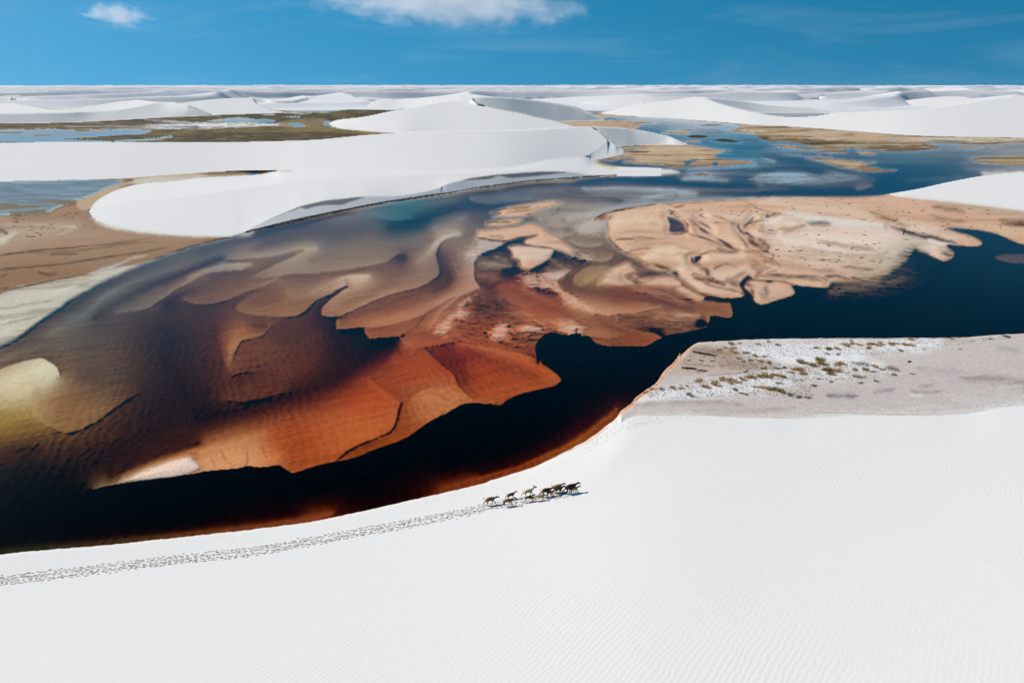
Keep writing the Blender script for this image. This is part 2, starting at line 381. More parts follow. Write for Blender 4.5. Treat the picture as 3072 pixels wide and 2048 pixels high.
E('C', [(1390, 655), (1480, 675), (1560, 675), (1615, 645), (1625, 600)], [.35, .33, .33, .4, .5], [.9, 1.0, 1.05, 1.05, 1.0])
Ln('C', [(1540, 560), (1640, 600), (1730, 640), (1680, 700), (1600, 700)], [.9, 1.0, 1.1, 1.05, .95])
E('C', [(1230, 768), (1150, 820), (1122, 860), (1150, 920), (1220, 965), (1290, 1000)], [1.1, 1.15, 1.1, 1.05, .95, .9], [.05, .04, .05, .06, .08, .1])
E('C', [(1580, 702), (1400, 722), (1300, 780), (1262, 840), (1280, 882), (1345, 897)], [.45, .48, .5, .55, .55, .4], [.95, 1.0, 1.1, 1.1, 1.05, .95])
Ln('C', [(1370, 860), (1500, 790), (1560, 750)], [.25, .28, .35])
Ln('C', [(1300, 930), (1500, 960), (1750, 1000), (2050, 1060), (2352, 1125)], [1.0, .95, .9, .9, .85])
Ln('C', [(1300, 900), (1480, 905), (1700, 930), (1950, 1000), (2200, 1070)], [.85, .75, .75, 1.0, 1.0])
Ln('C', [(1350, 1030), (1500, 1060), (1700, 1060), (1950, 1050)], [.3, .35, .45, .5])
Ln('C', [(1300, 1040), (1450, 1110), (1600, 1130), (1800, 1110)], [.12, .15, .18, .2])
E('C', [(1430, 1132), (1580, 1162), (1640, 1147), (1800, 1142), (1950, 1110), (2070, 1072)], [.15, .15, .15, .18, .2, .3], [.75, .7, .65, .65, .65, .5])
Ln('C', [(1700, 1200), (2000, 1250), (2250, 1300)], [.8, .8, .95])
Ln('C', [(2000, 1150), (2200, 1190), (2352, 1175)], [.45, .4, .4])
Ln('C', [(1850, 1180), (2100, 1230)], [.6, .6])
Ln('C', [(1800, 910), (2000, 960), (2250, 1030)], [.35, .4, .5])
E('D', [(280, 1020), (450, 1037), (580, 1045), (590, 1080), (605, 1140), (575, 1190), (450, 1168), (395, 1160)], [1.2, 2.0, 2.6, 2.7, 2.8, 2.7, 1.5, .7], [.6, .55, .5, .52, .5, .5, .5, .5])
Ln('D', [(200, 1060), (400, 1100), (560, 1150)], [.8, .72, .65])
E('D', [(398, 1168), (385, 1220), (350, 1270), (200, 1312), (0, 1345)], [2.6, 2.7, 2.7, 2.5, 2.2], [.35, .4, .55, .75, .9])
Ln('D', [(100, 1140), (300, 1170)], [.3, .25])
# --- grey shallows at the head of the delta
E('C', [(325, 95), (340, 130), (420, 152), (560, 162), (750, 142), (900, 120)], [.8, .75, .75, .75, .8, .9], [1.7, 1.75, 1.75, 1.7, 1.5, 1.4])
Ln('C', [(600, 70), (1000, 45), (1300, 60)], [.75, .85, .95])
Ln('C', [(350, 60), (800, 10), (1100, -20)], 1.35)
Ln('C', [(600, 178), (900, 135), (1300, 95), (1600, 105), (1700, 130)], [1.4, 1.4, 1.4, 1.4, 1.2])
Ln('C', [(950, 230), (1100, 150), (1300, 150), (1600, 145)], [.35, .38, .4, .5])
Ln('C', [(1000, 255), (1200, 235), (1400, 200)], [.5, .45, .4])
Ln('C', [(1300, 80), (1700, 80), (2000, 70)], [.8, .5, .5])
E('C', [(950, 300), (1000, 345), (1120, 370), (1200, 352)], [.35, .33, .33, .4], [.65, .65, .6, .55])
E('C', [(1190, 290), (1200, 325), (1280, 332), (1400, 290), (1500, 240)], [.35, .32, .35, .38, .3], [.45, .45, .4, .35, .12])
Ln('C', [(1200, 312), (1235, 278), (1340, 262)], [.2, .18, .25])
Ln('C', [(1050, 300), (1120, 310)], .35)
Ln('C', [(1000, 275), (1130, 200)], [.55, .6])
Ln('C', [(1330, 400), (1400, 330), (1500, 310)], [.05, .04, .03])
Ln('C', [(1400, 260), (1550, 200), (1750, 165), (1950, 150)], [.1, .06, .08, .15])
Ln('C', [(1500, 440), (1560, 420)], .6)
E('C', [(1340, 15), (1400, 45), (1600, 55), (1900, 50), (2200, 62)], [.45, .42, .4, .35, .3], [.9, .85, .8, .7, .6])
Ln('H', [(250, 742), (500, 722), (800, 735)], [.45, .5, .75])
Ln('H', [(690, 832), (800, 797), (1000, 780), (1170, 776)], [.12, .06, .06, .12])
Ln('H', [(600, 762), (850, 758), (1100, 765)], [.3, .15, .15])
Ln('H', [(100, 690), (500, 662), (900, 682), (1200, 702), (1500, 716), (1700, 712)], [1.7, 1.9, 2.0, 2.0, 1.9, 1.7])
Ln('H', [(1200, 785), (1600, 790), (2100, 790), (2352, 782)], [1.0, 1.6, 2.1, 2.2])
Ln('H', [(1000, 735), (1500, 755), (2000, 745)], [.95, 1.0, 1.0])
Ln('H', [(0, 765), (200, 800), (440, 842)], [1.2, 1.3, 1.3])
Ln('H', [(800, 852), (1200, 822), (1700, 815)], [.5, .42, .35])
Ln('H', [(1050, 650), (1250, 655), (1450, 672)], [.3, .3, .35])
Ln('H', [(1700, 655), (1850, 610), (2050, 600), (2250, 640)], [.25, .15, .2, .15])
Ln('H', [(1750, 690), (2000, 700), (2200, 690)], [.5, .6, .8])
Ln('H', [(1100, 592), (1400, 565), (1700, 515)], [.3, .35, .2])
Ln('H', [(1350, 640), (1500, 615), (1750, 585), (2000, 575)], [.8, .95, .95, .8])
Ln('H', [(1900, 545), (2100, 560), (2300, 600)], [1.0, 1.4, 1.3])
Ln('H', [(1500, 440), (1700, 410), (1600, 360), (1500, 305), (1350, 240), (1100, 185), (900, 170)], [.6, .6, .6, .65, .6, .5, .4])
Ln('H', [(1750, 462), (1870, 492)], .3)
Ln('H', [(1800, 385), (2100, 402)], [.3, .35])
Ln('H', [(1950, 440), (2300, 482)], [.5, .7])
Ln('H', [(900, 120), (1200, 110), (1500, 150)], [.7, .8, .5])
Ln('H', [(700, 180), (850, 200), (900, 260), (1050, 320)], [.8, .9, .9, 1.0])
Ln('H', [(1200, 265), (1300, 225)], 1.3)
Ln('I', [(0, 560), (300, 600), (500, 650), (900, 735)], [.95, 1.2, 1.1, .8])
Ln('I', [(950, 860), (1080, 800), (1150, 740), (1000, 705)], [1.7, 2.0, 2.0, 1.6])
Ln('I', [(1150, 720), (1500, 690), (1750, 640)], [1.9, 1.8, 1.5])
Ln('I', [(1100, 540), (1400, 560), (1600, 580)], [.6, .75, .9])
Ln('I', [(1000, 580), (1500, 610)], [.6, .85])
Ln('I', [(1300, 780), (1600, 770), (1850, 720)], [1.1, .95, .8])
Ln('I', [(1200, 850), (1500, 820)], [1.8, 1.6])
Ln('I', [(0, 735), (300, 775), (600, 755), (850, 745)], [.15, .18, .25, .4])
Ln('I', [(0, 690), (250, 670), (400, 700)], [1.1, 1.2, .8])
Ln('I', [(0, 815), (500, 842), (900, 800), (1020, 770)], [1.1, 1.1, 1.0, 1.1])
Ln('I', [(850, 868), (1000, 838)], [.5, .55])
Ln('I', [(0, 895), (600, 900), (1080, 880)], 2.2)
Ln('I', [(1800, 630), (1950, 670), (2300, 690), (2900, 690)], [.8, .55, .5, .5])
Ln('I', [(1650, 520), (2000, 530), (2300, 540), (2900, 540)], [.8, .8, .7, .7])
E('I', [(2900, 1560), (2352, 1545), (2200, 1530), (2080, 1480), (2150, 1447), (2352, 1440), (2900, 1440)], [3, 3, 3, 3, 3, 3, 3], [.75, .78, .8, .8, .85, .85, .85])
Ln('I', [(1850, 1250), (2050, 1330), (2352, 1400), (2900, 1500)], [2.4, 2.9, 3.1, 3.2])
Ln('I', [(1800, 1420), (2000, 1450)], 3.0)
Ln('D', [(1480, 950), (1650, 935), (1850, 905), (2050, 850), (2200, 760)], [.8, .85, .85, .85, 1.0])
Ln('D', [(1450, 1020), (1900, 1010), (2200, 930), (2352, 850)], [2.0, 1.9, 1.9, 2.0])
Ln('D', [(800, 900), (700, 1020), (780, 1080), (1000, 1080)], [2.4, 2.4, 2.7, 3])
Ln('D', [(620, 1060), (700, 1200), (650, 1250)], [2.6, 2.2, 2.4])

def relax(v, n, levels=7, iters=70):
    V, N = [v], [n]
    for _ in range(levels):
        a, b = V[-1], N[-1]
        ph, pw = a.shape[0] % 2, a.shape[1] % 2
        a = np.pad(a, ((0, ph), (0, pw))); b = np.pad(b, ((0, ph), (0, pw)))
        V.append(a[::2, ::2] + a[1::2, ::2] + a[::2, 1::2] + a[1::2, 1::2])
        N.append(b[::2, ::2] + b[1::2, ::2] + b[::2, 1::2] + b[1::2, 1::2])
    cur = None
    for a, b in zip(V[::-1], N[::-1]):
        m = b > 0
        s = np.where(m, a / np.maximum(b, 1e-9), 0)
        if cur is None:
            cur = np.where(m, s, s[m].mean())
        else:
            cur = np.repeat(np.repeat(cur, 2, 0), 2, 1)[:a.shape[0], :a.shape[1]]
            cur = np.where(m, s, cur)
        for _ in range(iters):
            p = np.pad(cur, 1, mode='edge')
            cur = np.where(m, s, 0.25 * (p[:-2, 1:-1] + p[2:, 1:-1] + p[1:-1, :-2] + p[1:-1, 2:]))
    return cur

TONE = relax(seed_v, seed_n)

def blur(a, r):
    if r <= 0:
        return a
    k = np.exp(-0.5 * (np.arange(-3 * int(r + 1), 3 * int(r + 1) + 1) / r) ** 2); k /= k.sum()
    n = len(k) // 2
    p = np.pad(a, ((n, n), (0, 0)), mode='edge')
    a = sum(k[i] * p[i:i + a.shape[0]] for i in range(len(k)))
    p = np.pad(a, ((0, 0), (n, n)), mode='edge')
    return sum(k[i] * p[:, i:i + a.shape[1]] for i in range(len(k)))

TONE = blur(TONE, 0.45)
grey_head = np.exp(-(((XX - 1740) / 190) ** 2 + ((YY - 650) / 75) ** 2))
TONE = TONE * (1 - .38 * grey_head)
rust = np.maximum(np.exp(-(((XX - 1060) / 300) ** 2 + ((YY - 1260 + .28 * (XX - 1060)) / 110) ** 2)), np.exp(-(((XX - 1540) / 200) ** 2 + ((YY - 1120) / 80) ** 2)))
TONE = np.where(TONE < 1.0, TONE * (1 - .20 * rust), TONE)

def warp(a, du, dv):
    """sample raster a at (i + du, j + dv)"""
    jj, ii = np.meshgrid(np.arange(NY), np.arange(NX), indexing='ij')
    x = np.clip(ii + du, 0, NX - 1.001); y = np.clip(jj + dv, 0, NY - 1.001)
    xi, yi = x.astype(int), y.astype(int); fx, fy = x - xi, y - yi
    return (a[yi, xi] * (1 - fx) + a[yi, xi + 1] * fx) * (1 - fy) + (a[yi + 1, xi] * (1 - fx) + a[yi + 1, xi + 1] * fx) * fy

def box_of(pts, pad):
    p = np.array(pts)
    i0 = max(0, int((p[:, 0].min() - X0) / STEP) - pad); i1 = min(NX, int((p[:, 0].max() - X0) / STEP) + pad + 2)
    j0 = max(0, int((p[:, 1].min() - Y0) / STEP) - pad); j1 = min(NY, int((p[:, 1].max() - Y0) / STEP) + pad + 2)
    return slice(j0, j1), slice(i0, i1)

def sdf(pts, pad, rough=0.0, seed=3, smoothed=True):
    """signed distance in raster steps to the outline, negative inside; returns window and values"""
    p = np.array(spline(list(pts) + [pts[0]], 9.0)[0] if smoothed else list(pts) + [pts[0]])
    sl = box_of(p, pad)
    x = (XX[sl] - X0) / STEP; y = (YY[sl] - Y0) / STEP
    if rough:
        x = x + rough * fbm(WX[sl] * 0.9, WY[sl] * 0.9, 3, seed); y = y + rough * fbm(WX[sl] * 0.9, WY[sl] * 0.9, 3, seed + 50)
    q = np.stack([(p[:, 0] - X0) / STEP, (p[:, 1] - Y0) / STEP], 1)
    d2 = np.full(x.shape, 1e9); ins = np.zeros(x.shape, bool)
    for (ax, ay), (bx, by) in zip(q[:-1], q[1:]):
        ex, ey = bx - ax, by - ay
        L = ex * ex + ey * ey
        if L < 1e-12:
            continue
        t = np.clip(((x - ax) * ex + (y - ay) * ey) / L, 0, 1)
        d2 = np.minimum(d2, (x - ax - t * ex) ** 2 + (y - ay - t * ey) ** 2)
        c = (ay > y) != (by > y)
        ins ^= c & (x < ex * (y - ay) / (ey if abs(ey) > 1e-12 else 1e-12) + ax)
    d = np.sqrt(d2)
    return sl, np.where(ins, -d, d)

# ------------------------------------------------------------------ dry land in and round the river
LAND = np.full((NY, NX), 60.0)

def land(pts, rough=0.6, pad=26, seed=3, smoothed=True):
    sl, d = sdf(pts, pad, rough, seed, smoothed)
    LAND[sl] = np.minimum(LAND[sl], d)

LEFT_FLAT = px('A', [(-1260, 1950), (-400, 1500), (0, 1310), (150, 1240), (270, 1150), (370, 1075), (430, 1035), (550, 960), (620, 900), (780, 815), (900, 745), (1100, 655), (1300, 570), (1400, 533), (1500, 490), (1700, 425), (1800, 395), (1950, 355), (2110, 326), (2300, 268), (2300, -200), (1500, -280), (-1260, -280)])
land(LEFT_FLAT, .5)
WETLAND = cat('P', [(-430, 365)], 'J', [(0, 386), (600, 379), (1000, 361), (1340, 342), (1900, 317)], 'K', [(560, 240), (900, 235), (1540, 208), (1870, 254)], 'P', [(1400, 300), (1400, 410)], 'K', [(1840, 485)], 'P', [(700, 460), (-430, 460)])
land(WETLAND, .3)
FAR_SHORE = cat('L', [(-1800, 960), (-1100, 1090), (-600, 1060), (850, 955), (1200, 912), (1500, 890), (1700, 876)], 'H', [(400, 628), (540, 622), (640, 628), (900, 612), (1015, 595), (960, 570), (900, 560), (700, 550), (450, 540), (320, 515), (280, 490), (310, 470), (480, 450), (525, 405)], 'H', [(480, 360), (200, 300), (-400, 200)], 'P', [(900, 400)])
# main shore of the white dune, as one strip
land(cat('B', [(0, 520), (270, 457), (500, 396), (700, 346), (900, 299), (1100, 256), (1400, 196), (1700, 141), (2000, 96), (2352, 46)], 'L', [(700, 976), (850, 955), (1200, 912), (1500, 890), (1700, 876), (1950, 862)], 'H', [(400, 628), (540, 622), (640, 628), (900, 612), (1015, 595), (960, 570), (900, 560), (700, 550), (450, 540), (320, 515), (285, 490), (310, 468), (480, 448), (525, 402), (480, 360), (200, 300)], 'P', [(1600, 420), (1000, 470), (700, 560)]), .25)
BARS = {
    'c1': px('C', [(520, 235), (640, 195), (800, 165), (1000, 140), (1100, 135), (1160, 148), (1080, 175), (960, 205), (900, 240), (800, 265), (640, 275), (540, 275), (600, 240)]),
    'c2': px('C', [(480, 330), (540, 310), (650, 295), (790, 292), (800, 310), (740, 340), (620, 357), (500, 357)]),
    'c3': px('C', [(405, 400), (560, 385), (700, 365), (880, 335), (960, 360), (1060, 420), (1130, 455), (1200, 520), (1270, 580), (1230, 600), (1130, 570), (1000, 545), (880, 535), (830, 500), (870, 462), (940, 437), (800, 460), (640, 492), (500, 480), (405, 462)]),
    'c4': px('C', [(680, 545), (740, 530), (860, 535), (1000, 550), (1085, 560), (1065, 620), (1000, 680), (880, 740), (810, 740), (770, 700), (770, 660), (720, 640), (715, 590)]),
    'c5': cat('D', [(-640, 300), (-580, 255), (-450, 210), (-300, 185), (-50, 155), (300, 130), (600, 118), (950, 95), (1400, 95), (1650, 95), (1900, 85), (2020, 70), (2352, 60), (3300, 60), (3800, 300), (3800, 640), (3216, 520), (2964, 420), (2664, 375), (2544, 372), (2544, 385), (2650, 420), (2764, 455), (2839, 500), (2800, 540), (2560, 525), (2520, 535), (2590, 600), (2570, 650), (2500, 670), (2364, 610), (2284, 580), (2240, 560), (2180, 640), (2100, 720), (1980, 800), (1880, 860), (1640, 850), (1480, 860), (1460, 905), (1290, 905), (1150, 885), (1110, 870), (1020, 850), (830, 840), (740, 800), (700, 830), (655, 880), (680, 930), (700, 990), (600, 1005), (460, 990), (300, 940), (200, 880)],
              'C', [(2190, 800), (2100, 782), (1950, 722), (1850, 650), (1750, 605), (1680, 570), (1620, 500), (1570, 450), (1580, 400), (1560, 330), (1590, 270), (1520, 300)]),
    'c6': px('C', [(1490, 880), (1560, 790), (1620, 740), (1740, 690), (1800, 730), (1820, 760), (1740, 790), (1740, 820), (1830, 870), (1700, 885)]),
    'c6b': px('C', [(1810, 800), (1900, 830), (2100, 810), (2200, 830), (2230, 890), (2150, 900), (2000, 890), (1880, 872)]),
    'c6c': px('C', [(2230, 895), (2352, 955), (2440, 1000), (2380, 1015), (2200, 925)]),
    'c7': px('D', [(705, 900), (740, 850), (860, 850), (920, 870), (1000, 850), (1100, 870), (1140, 920), (1150, 975), (1020, 1020), (880, 1062), (800, 1035), (780, 980)]),
    'spit': px('E', [(1080, 1335), (1300, 1232), (1500, 1160), (1690, 1108), (1760, 1150), (1800, 1220), (1600, 1285), (1400, 1312), (1250, 1322)]),
}
for k, p in BARS.items():
    land(p, .7, seed=len(k) + ord(k[-1]))
FRINGE = [
    px('C', [(400, 470), (540, 490), (615, 515), (540, 550), (440, 585), (380, 640), (340, 660), (290, 610), (340, 560), (400, 530)]),
    px('C', [(770, 790), (830, 770), (900, 780), (960, 820), (1060, 860), (1110, 880), (1190, 960), (1290, 1010), (1370, 1070), (1430, 1130), (1340, 1090), (1200, 1050), (1150, 980), (1060, 930), (960, 910), (860, 900), (800, 850)]),
    px('C', [(960, 790), (1000, 760), (1100, 755), (1210, 765), (1130, 845), (1040, 850), (970, 820)]),
    px('C', [(1200, 622), (1270, 590), (1350, 610), (1425, 622), (1400, 665), (1320, 650), (1230, 640)]),
    px('C', [(240, 1060), (300, 1020), (330, 1025), (240, 1080), (320, 1150), (240, 1180), (170, 1190), (160, 1250), (130, 1310), (40, 1325), (20, 1280), (100, 1200), (200, 1140)]),
    px('C', [(540, 1300), (560, 1250), (640, 1240), (680, 1270), (670, 1340), (570, 1380), (520, 1350)]),
    px('C', [(1150, 1230), (1280, 1235), (1360, 1280), (1260, 1310), (1150, 1270)]),
    px('C', [(760, 1280), (850, 1255), (980, 1290), (900, 1310), (800, 1300)]),
    px('C', [(1290, 370), (1400, 310), (1510, 300), (1540, 330), (1540, 380), (1440, 430), (1330, 410)]),
]
FAR_BARS = [
    px('H', [(310, 470), (480, 450), (520, 410), (500, 380), (480, 360), (600, 345), (900, 340), (1100, 345), (1200, 360), (1390, 385), (1480, 395), (1390, 412), (1345, 435), (1360, 465), (1640, 488), (1690, 500), (1600, 520), (1400, 531), (1240, 543), (1050, 541), (990, 558), (870, 530), (760, 522), (620, 512), (510, 502), (530, 490), (600, 480), (605, 466), (480, 470), (400, 488)]),
    px('H', [(-300, 150), (0, 135), (330, 125), (640, 130), (820, 150), (690, 160), (630, 195), (600, 208), (380, 190), (150, 190)]),
    px('H', [(850, 235), (950, 215), (1130, 200), (1150, 208), (1050, 230), (880, 243)]),
    px('H', [(970, 242), (1100, 233), (1080, 250), (980, 254)]),
    px('H', [(1020, 308), (1180, 306), (1200, 318), (1060, 318)]),
    px('I', [(-350, 335), (-220, 320), (-200, 290), (-50, 275), (300, 300), (900, 345), (1300, 370), (2352, 385), (3000, 390), (3000, 470), (2352, 440), (2000, 460), (1700, 450), (1450, 450), (1600, 490), (1400, 515), (1100, 522), (950, 500), (700, 490), (500, 480), (250, 440), (50, 430), (-30, 400), (-90, 370), (-250, 350)]),
    px('I', [(80, 455), (250, 470), (500, 490), (700, 500), (760, 530), (600, 530), (400, 505), (200, 490)]),
    px('I', [(850, 520), (1000, 525), (1010, 552), (900, 548)]),
    px('I', [(400, 585), (600, 590), (850, 610), (1020, 625), (900, 645), (1020, 670), (1100, 688), (1200, 690), (1180, 702), (1000, 708), (850, 692), (700, 662), (560, 622)]),
    px('I', [(1870, 590), (2100, 570), (2352, 560), (3000, 560), (3000, 660), (2352, 655), (2150, 640), (1950, 620)]),
    px('I', [(1760, 470), (1990, 480), (1900, 494), (1780, 484)]),
    px('I', [(2040, 470), (2140, 472), (2100, 482)]),
    px('H', [(-200, 60), (200, 50), (700, 92), (1400, 137), (1700, 162), (1600, 185), (1540, 195), (1560, 172), (1400, 150), (900, 110), (600, 95), (-200, 100)]),
    px('H', [(1140, 610), (1230, 598), (1290, 606), (1210, 622)]),
    px('H', [(1160, 168), (1300, 155), (1420, 168), (1280, 178)]),
]
for n, p in enumerate(FAR_BARS):
    land(p, .9, seed=40 + n)
ISLETS = [px('H', [(1075, 267), (1150, 254), (1240, 258), (1285, 272), (1200, 286), (1100, 280)]), px('H', [(1300, 305), (1380, 289), (1470, 293), (1570, 318), (1450, 322)]), px('I', [(508, 552), (560, 548), (612, 558), (600, 566), (520, 562)])]
for n, p in enumerate(ISLETS):
    land(p, .3, seed=70 + n)
land(px('I', [(1990, 748), (1975, 715), (2010, 706), (2352, 697), (2900, 690), (2900, 780), (2352, 740)]), .3)

POOLS = [
    (px('C', [(385, 292), (420, 270), (500, 282), (420, 298)]), 1.5), (px('C', [(495, 268), (520, 235), (605, 230), (605, 248), (540, 272)]), 1.7), (px('C', [(385, 348), (430, 325), (505, 345), (420, 358)]), 1.5),
    (px('D', [(-5, 268), (60, 275), (130, 310), (165, 350), (177, 400), (140, 415), (50, 415), (20, 400), (25, 340)]), 1.8), (px('D', [(0, 215), (40, 205), (65, 240), (40, 258), (20, 250), (40, 230)]), 1.4),
    (px('D', [(275, 262), (322, 240), (327, 262), (300, 270)]), 1.5), (px('D', [(265, 308), (310, 315), (370, 345), (404, 372), (370, 372)]), 1.6), (px('D', [(283, 368), (330, 370), (395, 425), (370, 427), (308, 400)]), 1.8),
    (px('D', [(425, 455), (500, 475), (570, 515), (620, 550), (645, 572), (600, 568), (540, 543), (495, 502)]), 1.7), (px('D', [(688, 350), (740, 310), (775, 268), (787, 290), (750, 332), (715, 364), (690, 364)]), 1.7),
    (px('D', [(688, 410), (730, 406), (790, 450), (800, 472), (760, 464), (710, 432)]), 1.5), (px('D', [(763, 182), (810, 179), (832, 196), (960, 230), (993, 238), (950, 272), (885, 287), (905, 248), (930, 256), (960, 241), (850, 212)]), 1.7),
    (px('D', [(893, 385), (950, 384), (988, 398), (930, 402)]), 1.6), (px('D', [(213, 640), (300, 620), (322, 640), (270, 692), (240, 702)]), 1.9), (px('D', [(650, 872), (730, 800), (785, 830), (760, 852), (700, 885)]), 2.4),
    (px('D', [(1465, 862), (1600, 850), (1575, 892), (1478, 897)]), 2.2), (px('C', [(1515, 318), (1560, 278), (1622, 258), (1592, 287), (1567, 320), (1578, 372), (1542, 384), (1548, 340)]), 1.8),
    (px('C', [(2318, 650), (2356, 638), (2356, 702), (2323, 682)]), 1.8), (px('C', [(2105, 780), (2195, 763), (2195, 797)]), 2.0), (px('C', [(1725, 792), (1810, 758), (1817, 770), (1750, 802), (1765, 822), (1855, 862), (1830, 874), (1738, 832)]), 1.5),
    (px('C', [(2045, 900), (2160, 898), (2205, 942), (2120, 932)]), 1.9), (px('D', [(80, 800), (150, 838), (300, 938), (440, 998), (462, 1016), (370, 1003), (200, 922), (108, 842)]), 1.2),
    (px('I', [(1145, 1193), (1250, 1218), (1500, 1288), (1800, 1360), (1600, 1325), (1350, 1272)]), .7), (px('D', [(630, 345), (650, 340), (655, 375), (690, 400), (670, 405), (640, 380)]), 1.0),
    (px('H', [(1040, 490), (1190, 470), (1130, 508), (1080, 540), (1062, 515)]), 1.0), (px('H', [(1300, 508), (1355, 495), (1365, 528), (1320, 532)]), 1.1), (px('H', [(590, 152), (650, 150), (630, 168), (600, 162)]), .8),
    (px('H', [(500, 372), (610, 368), (660, 385), (560, 402), (525, 398)]), .9),
    (px('I', [(920, 445), (970, 448), (960, 458)]), .8), (px('I', [(1110, 412), (1240, 425), (1250, 436), (1130, 430)]), .7), (px('I', [(1700, 1215), (1760, 1208)] + [(1800, 1215), (1780, 1235), (1700, 1228)]), 2.4),
    # ponds left
    (px('Q', [(-420, 212), (0, 214), (400, 207), (800, 203), (845, 225), (820, 240), (740, 260), (660, 300), (620, 315), (540, 345), (440, 380), (370, 405), (300, 435), (0, 452), (-420, 480)]), .42),
    (px('J', [(-600, 455), (-100, 448), (400, 442), (700, 452), (1000, 448), (1350, 450), (1300, 482), (1180, 490), (900, 508), (700, 520), (560, 532), (700, 542), (900, 545), (1000, 562), (600, 572), (-600, 576)]), .10),
    (px('J', [(1020, 548), (1400, 520), (1550, 505), (1500, 530), (1250, 552), (1080, 566)]), .10),
    (px('J', [(1830, 378), (2000, 350), (2150, 340), (2250, 350), (2400, 372), (2150, 384)]), .10), (px('K', [(420, 370), (560, 355), (670, 365), (650, 384), (480, 382)]), .10),
    (px('K', [(780, 400), (860, 385), (950, 420), (840, 418)]), .10), (px('K', [(1098, 402), (1130, 376), (1170, 372), (1160, 395), (1190, 415), (1290, 440), (1200, 430)]), .10),
    (px('K', [(690, 268), (900, 262), (1000, 270), (1100, 280), (1180, 292), (950, 290), (820, 280)]), .10), (px('K', [(1000, 262), (1230, 270), (1240, 282), (1050, 280)]), .10), (px('K', [(560, 315), (680, 310), (640, 322)]), .10), (px('K', [(750, 330), (900, 325), (880, 338)]), .10),
    (px('Z', [(1108, 519), (1340, 518), (1570, 519), (1400, 545), (1210, 545)]), 1.0), (px('Z', [(1325, 490), (1420, 471), (1705, 473), (1760, 486), (1800, 493), (1600, 516), (1440, 513)]), .8),
    (px('L', [(1690, 274), (1900, 270), (2010, 276), (1900, 290), (1730, 296)]), .8),
]

SPIT = px('H', [(300, 540), (640, 552), (900, 560), (960, 570), (1018, 595), (900, 613), (640, 629), (300, 640)])
# fine break-up of the bed: streaks along the current and a gentle wander of every edge
wu = 0.9 * fbm(WX * .55, WY * .30, 3, 5) ; wv = 0.8 * fbm(WX * .30, WY * .55, 3, 6)
TONE = warp(TONE, wu, wv)
slant = WX * 0.86 + WY * 0.5; cross = -WX * 0.5 + WY * 0.86
near = smooth(260, 60, WY)
st = fbm(slant * .35, cross * 1.9, 4, 21)
TONE = TONE * (1 + 0.24 * st * near * smooth(1.35, .75, TONE) + 0.07 * fbm(WX * 2.2, WY * 2.2, 2, 31) * near)
TONE = TONE * (1 + .15 * smooth(190, 330, WY) * smooth(.5, 1.1, TONE))
far_streak = fbm(WX * .022, WY * .10, 4, 44)
TONE = np.maximum(TONE + smooth(150, 260, WY) * 0.75 * far_streak * (TONE < 1.6), .02)
# rough eroded bed in the red centre of the delta
sl, d = sdf(px('C', [(380, 1000), (600, 960), (760, 1080), (1000, 1180), (1280, 1230), (1250, 1330), (1000, 1360), (940, 1480), (700, 1460), (420, 1380), (180, 1290), (170, 1200), (330, 1160)]), 20)
TONE[sl] = np.maximum(TONE[sl] + smooth(4, -10, d) * (0.6 * fbm(WX[sl] * .5 + WY[sl] * .2, WY[sl] * 1.6, 5, 61, .7) + .10), .03)
for pts in ([(1640, 1150), (1900, 1120), (2200, 1180), (2400, 1200), (2300, 1330), (1900, 1290), (1700, 1220)], [(390, 620), (660, 560), (720, 640), (760, 720), (560, 750), (400, 730)], [(1030, 640), (1150, 600), (1300, 690), (1160, 760), (980, 740)]):
    sl, d = sdf(px('C', pts), 14)
    TONE[sl] = np.maximum(TONE[sl] + smooth(3, -6, d) * 0.38 * fbm(WX[sl] * .8 - WY[sl] * .35, WY[sl] * 1.2 + WX[sl] * .9, 4, 63, .65), .03)
sl, d = sdf(px('D', [(1430, 900), (1640, 850), (1900, 850), (2200, 600), (2360, 650), (2330, 850), (2000, 1010), (1700, 1030), (1450, 990)]), 14)
TONE[sl] = np.maximum(TONE[sl] + smooth(3, -6, d) * 0.75 * fbm(WX[sl] * .5 + WY[sl] * .3, WY[sl] * .7, 4, 67, .7), .03)

TONE = TONE + 1.15 * np.maximum(0, TONE - 1.0) ** 1.3
EW1 = fbm(WX * .8, WY * .8, 3, 331); EW2 = fbm(WX * .8, WY * .8, 3, 333); EW3 = fbm(WX * 1.3, WY * 1.3, 3, 335)
def etch(o, pts, width, delta, wob=1.2):
    """a small channel (delta > 0) or bank (delta < 0) along a traced line"""
    P = spline(px(o, pts), 5)[0]; w = width / 3.0
    sl = box_of(P, int(w / STEP * 3) + 4)
    gx, gy = XX[sl] + wob * 3 * EW1[sl], YY[sl] + wob * 2.2 * EW2[sl]
    d2 = np.full(gx.shape, 1e9); n = len(P) - 1
    for i in range(n):
        (ax, ay), (bx, by) = P[i], P[i + 1]
        ex, ey = bx - ax, by - ay
        t = np.clip(((gx - ax) * ex + (gy - ay) * ey) / (ex * ex + ey * ey + 1e-9), 0, 1)
        tp = .4 + .6 * min(1, 5 * min(i + .5, n - i - .5) / n)
        d2 = np.minimum(d2, ((gx - ax - t * ex) ** 2 + (gy - ay - t * ey) ** 2) / tp ** 2)
    m = np.exp(-d2 / (w * w)) * np.clip(.8 + .9 * EW3[sl], 0, 1.3)
    TONE[sl] = np.maximum(TONE[sl] + delta * m * (1 if delta > 0 else np.minimum(1, TONE[sl] + .15)), .02)
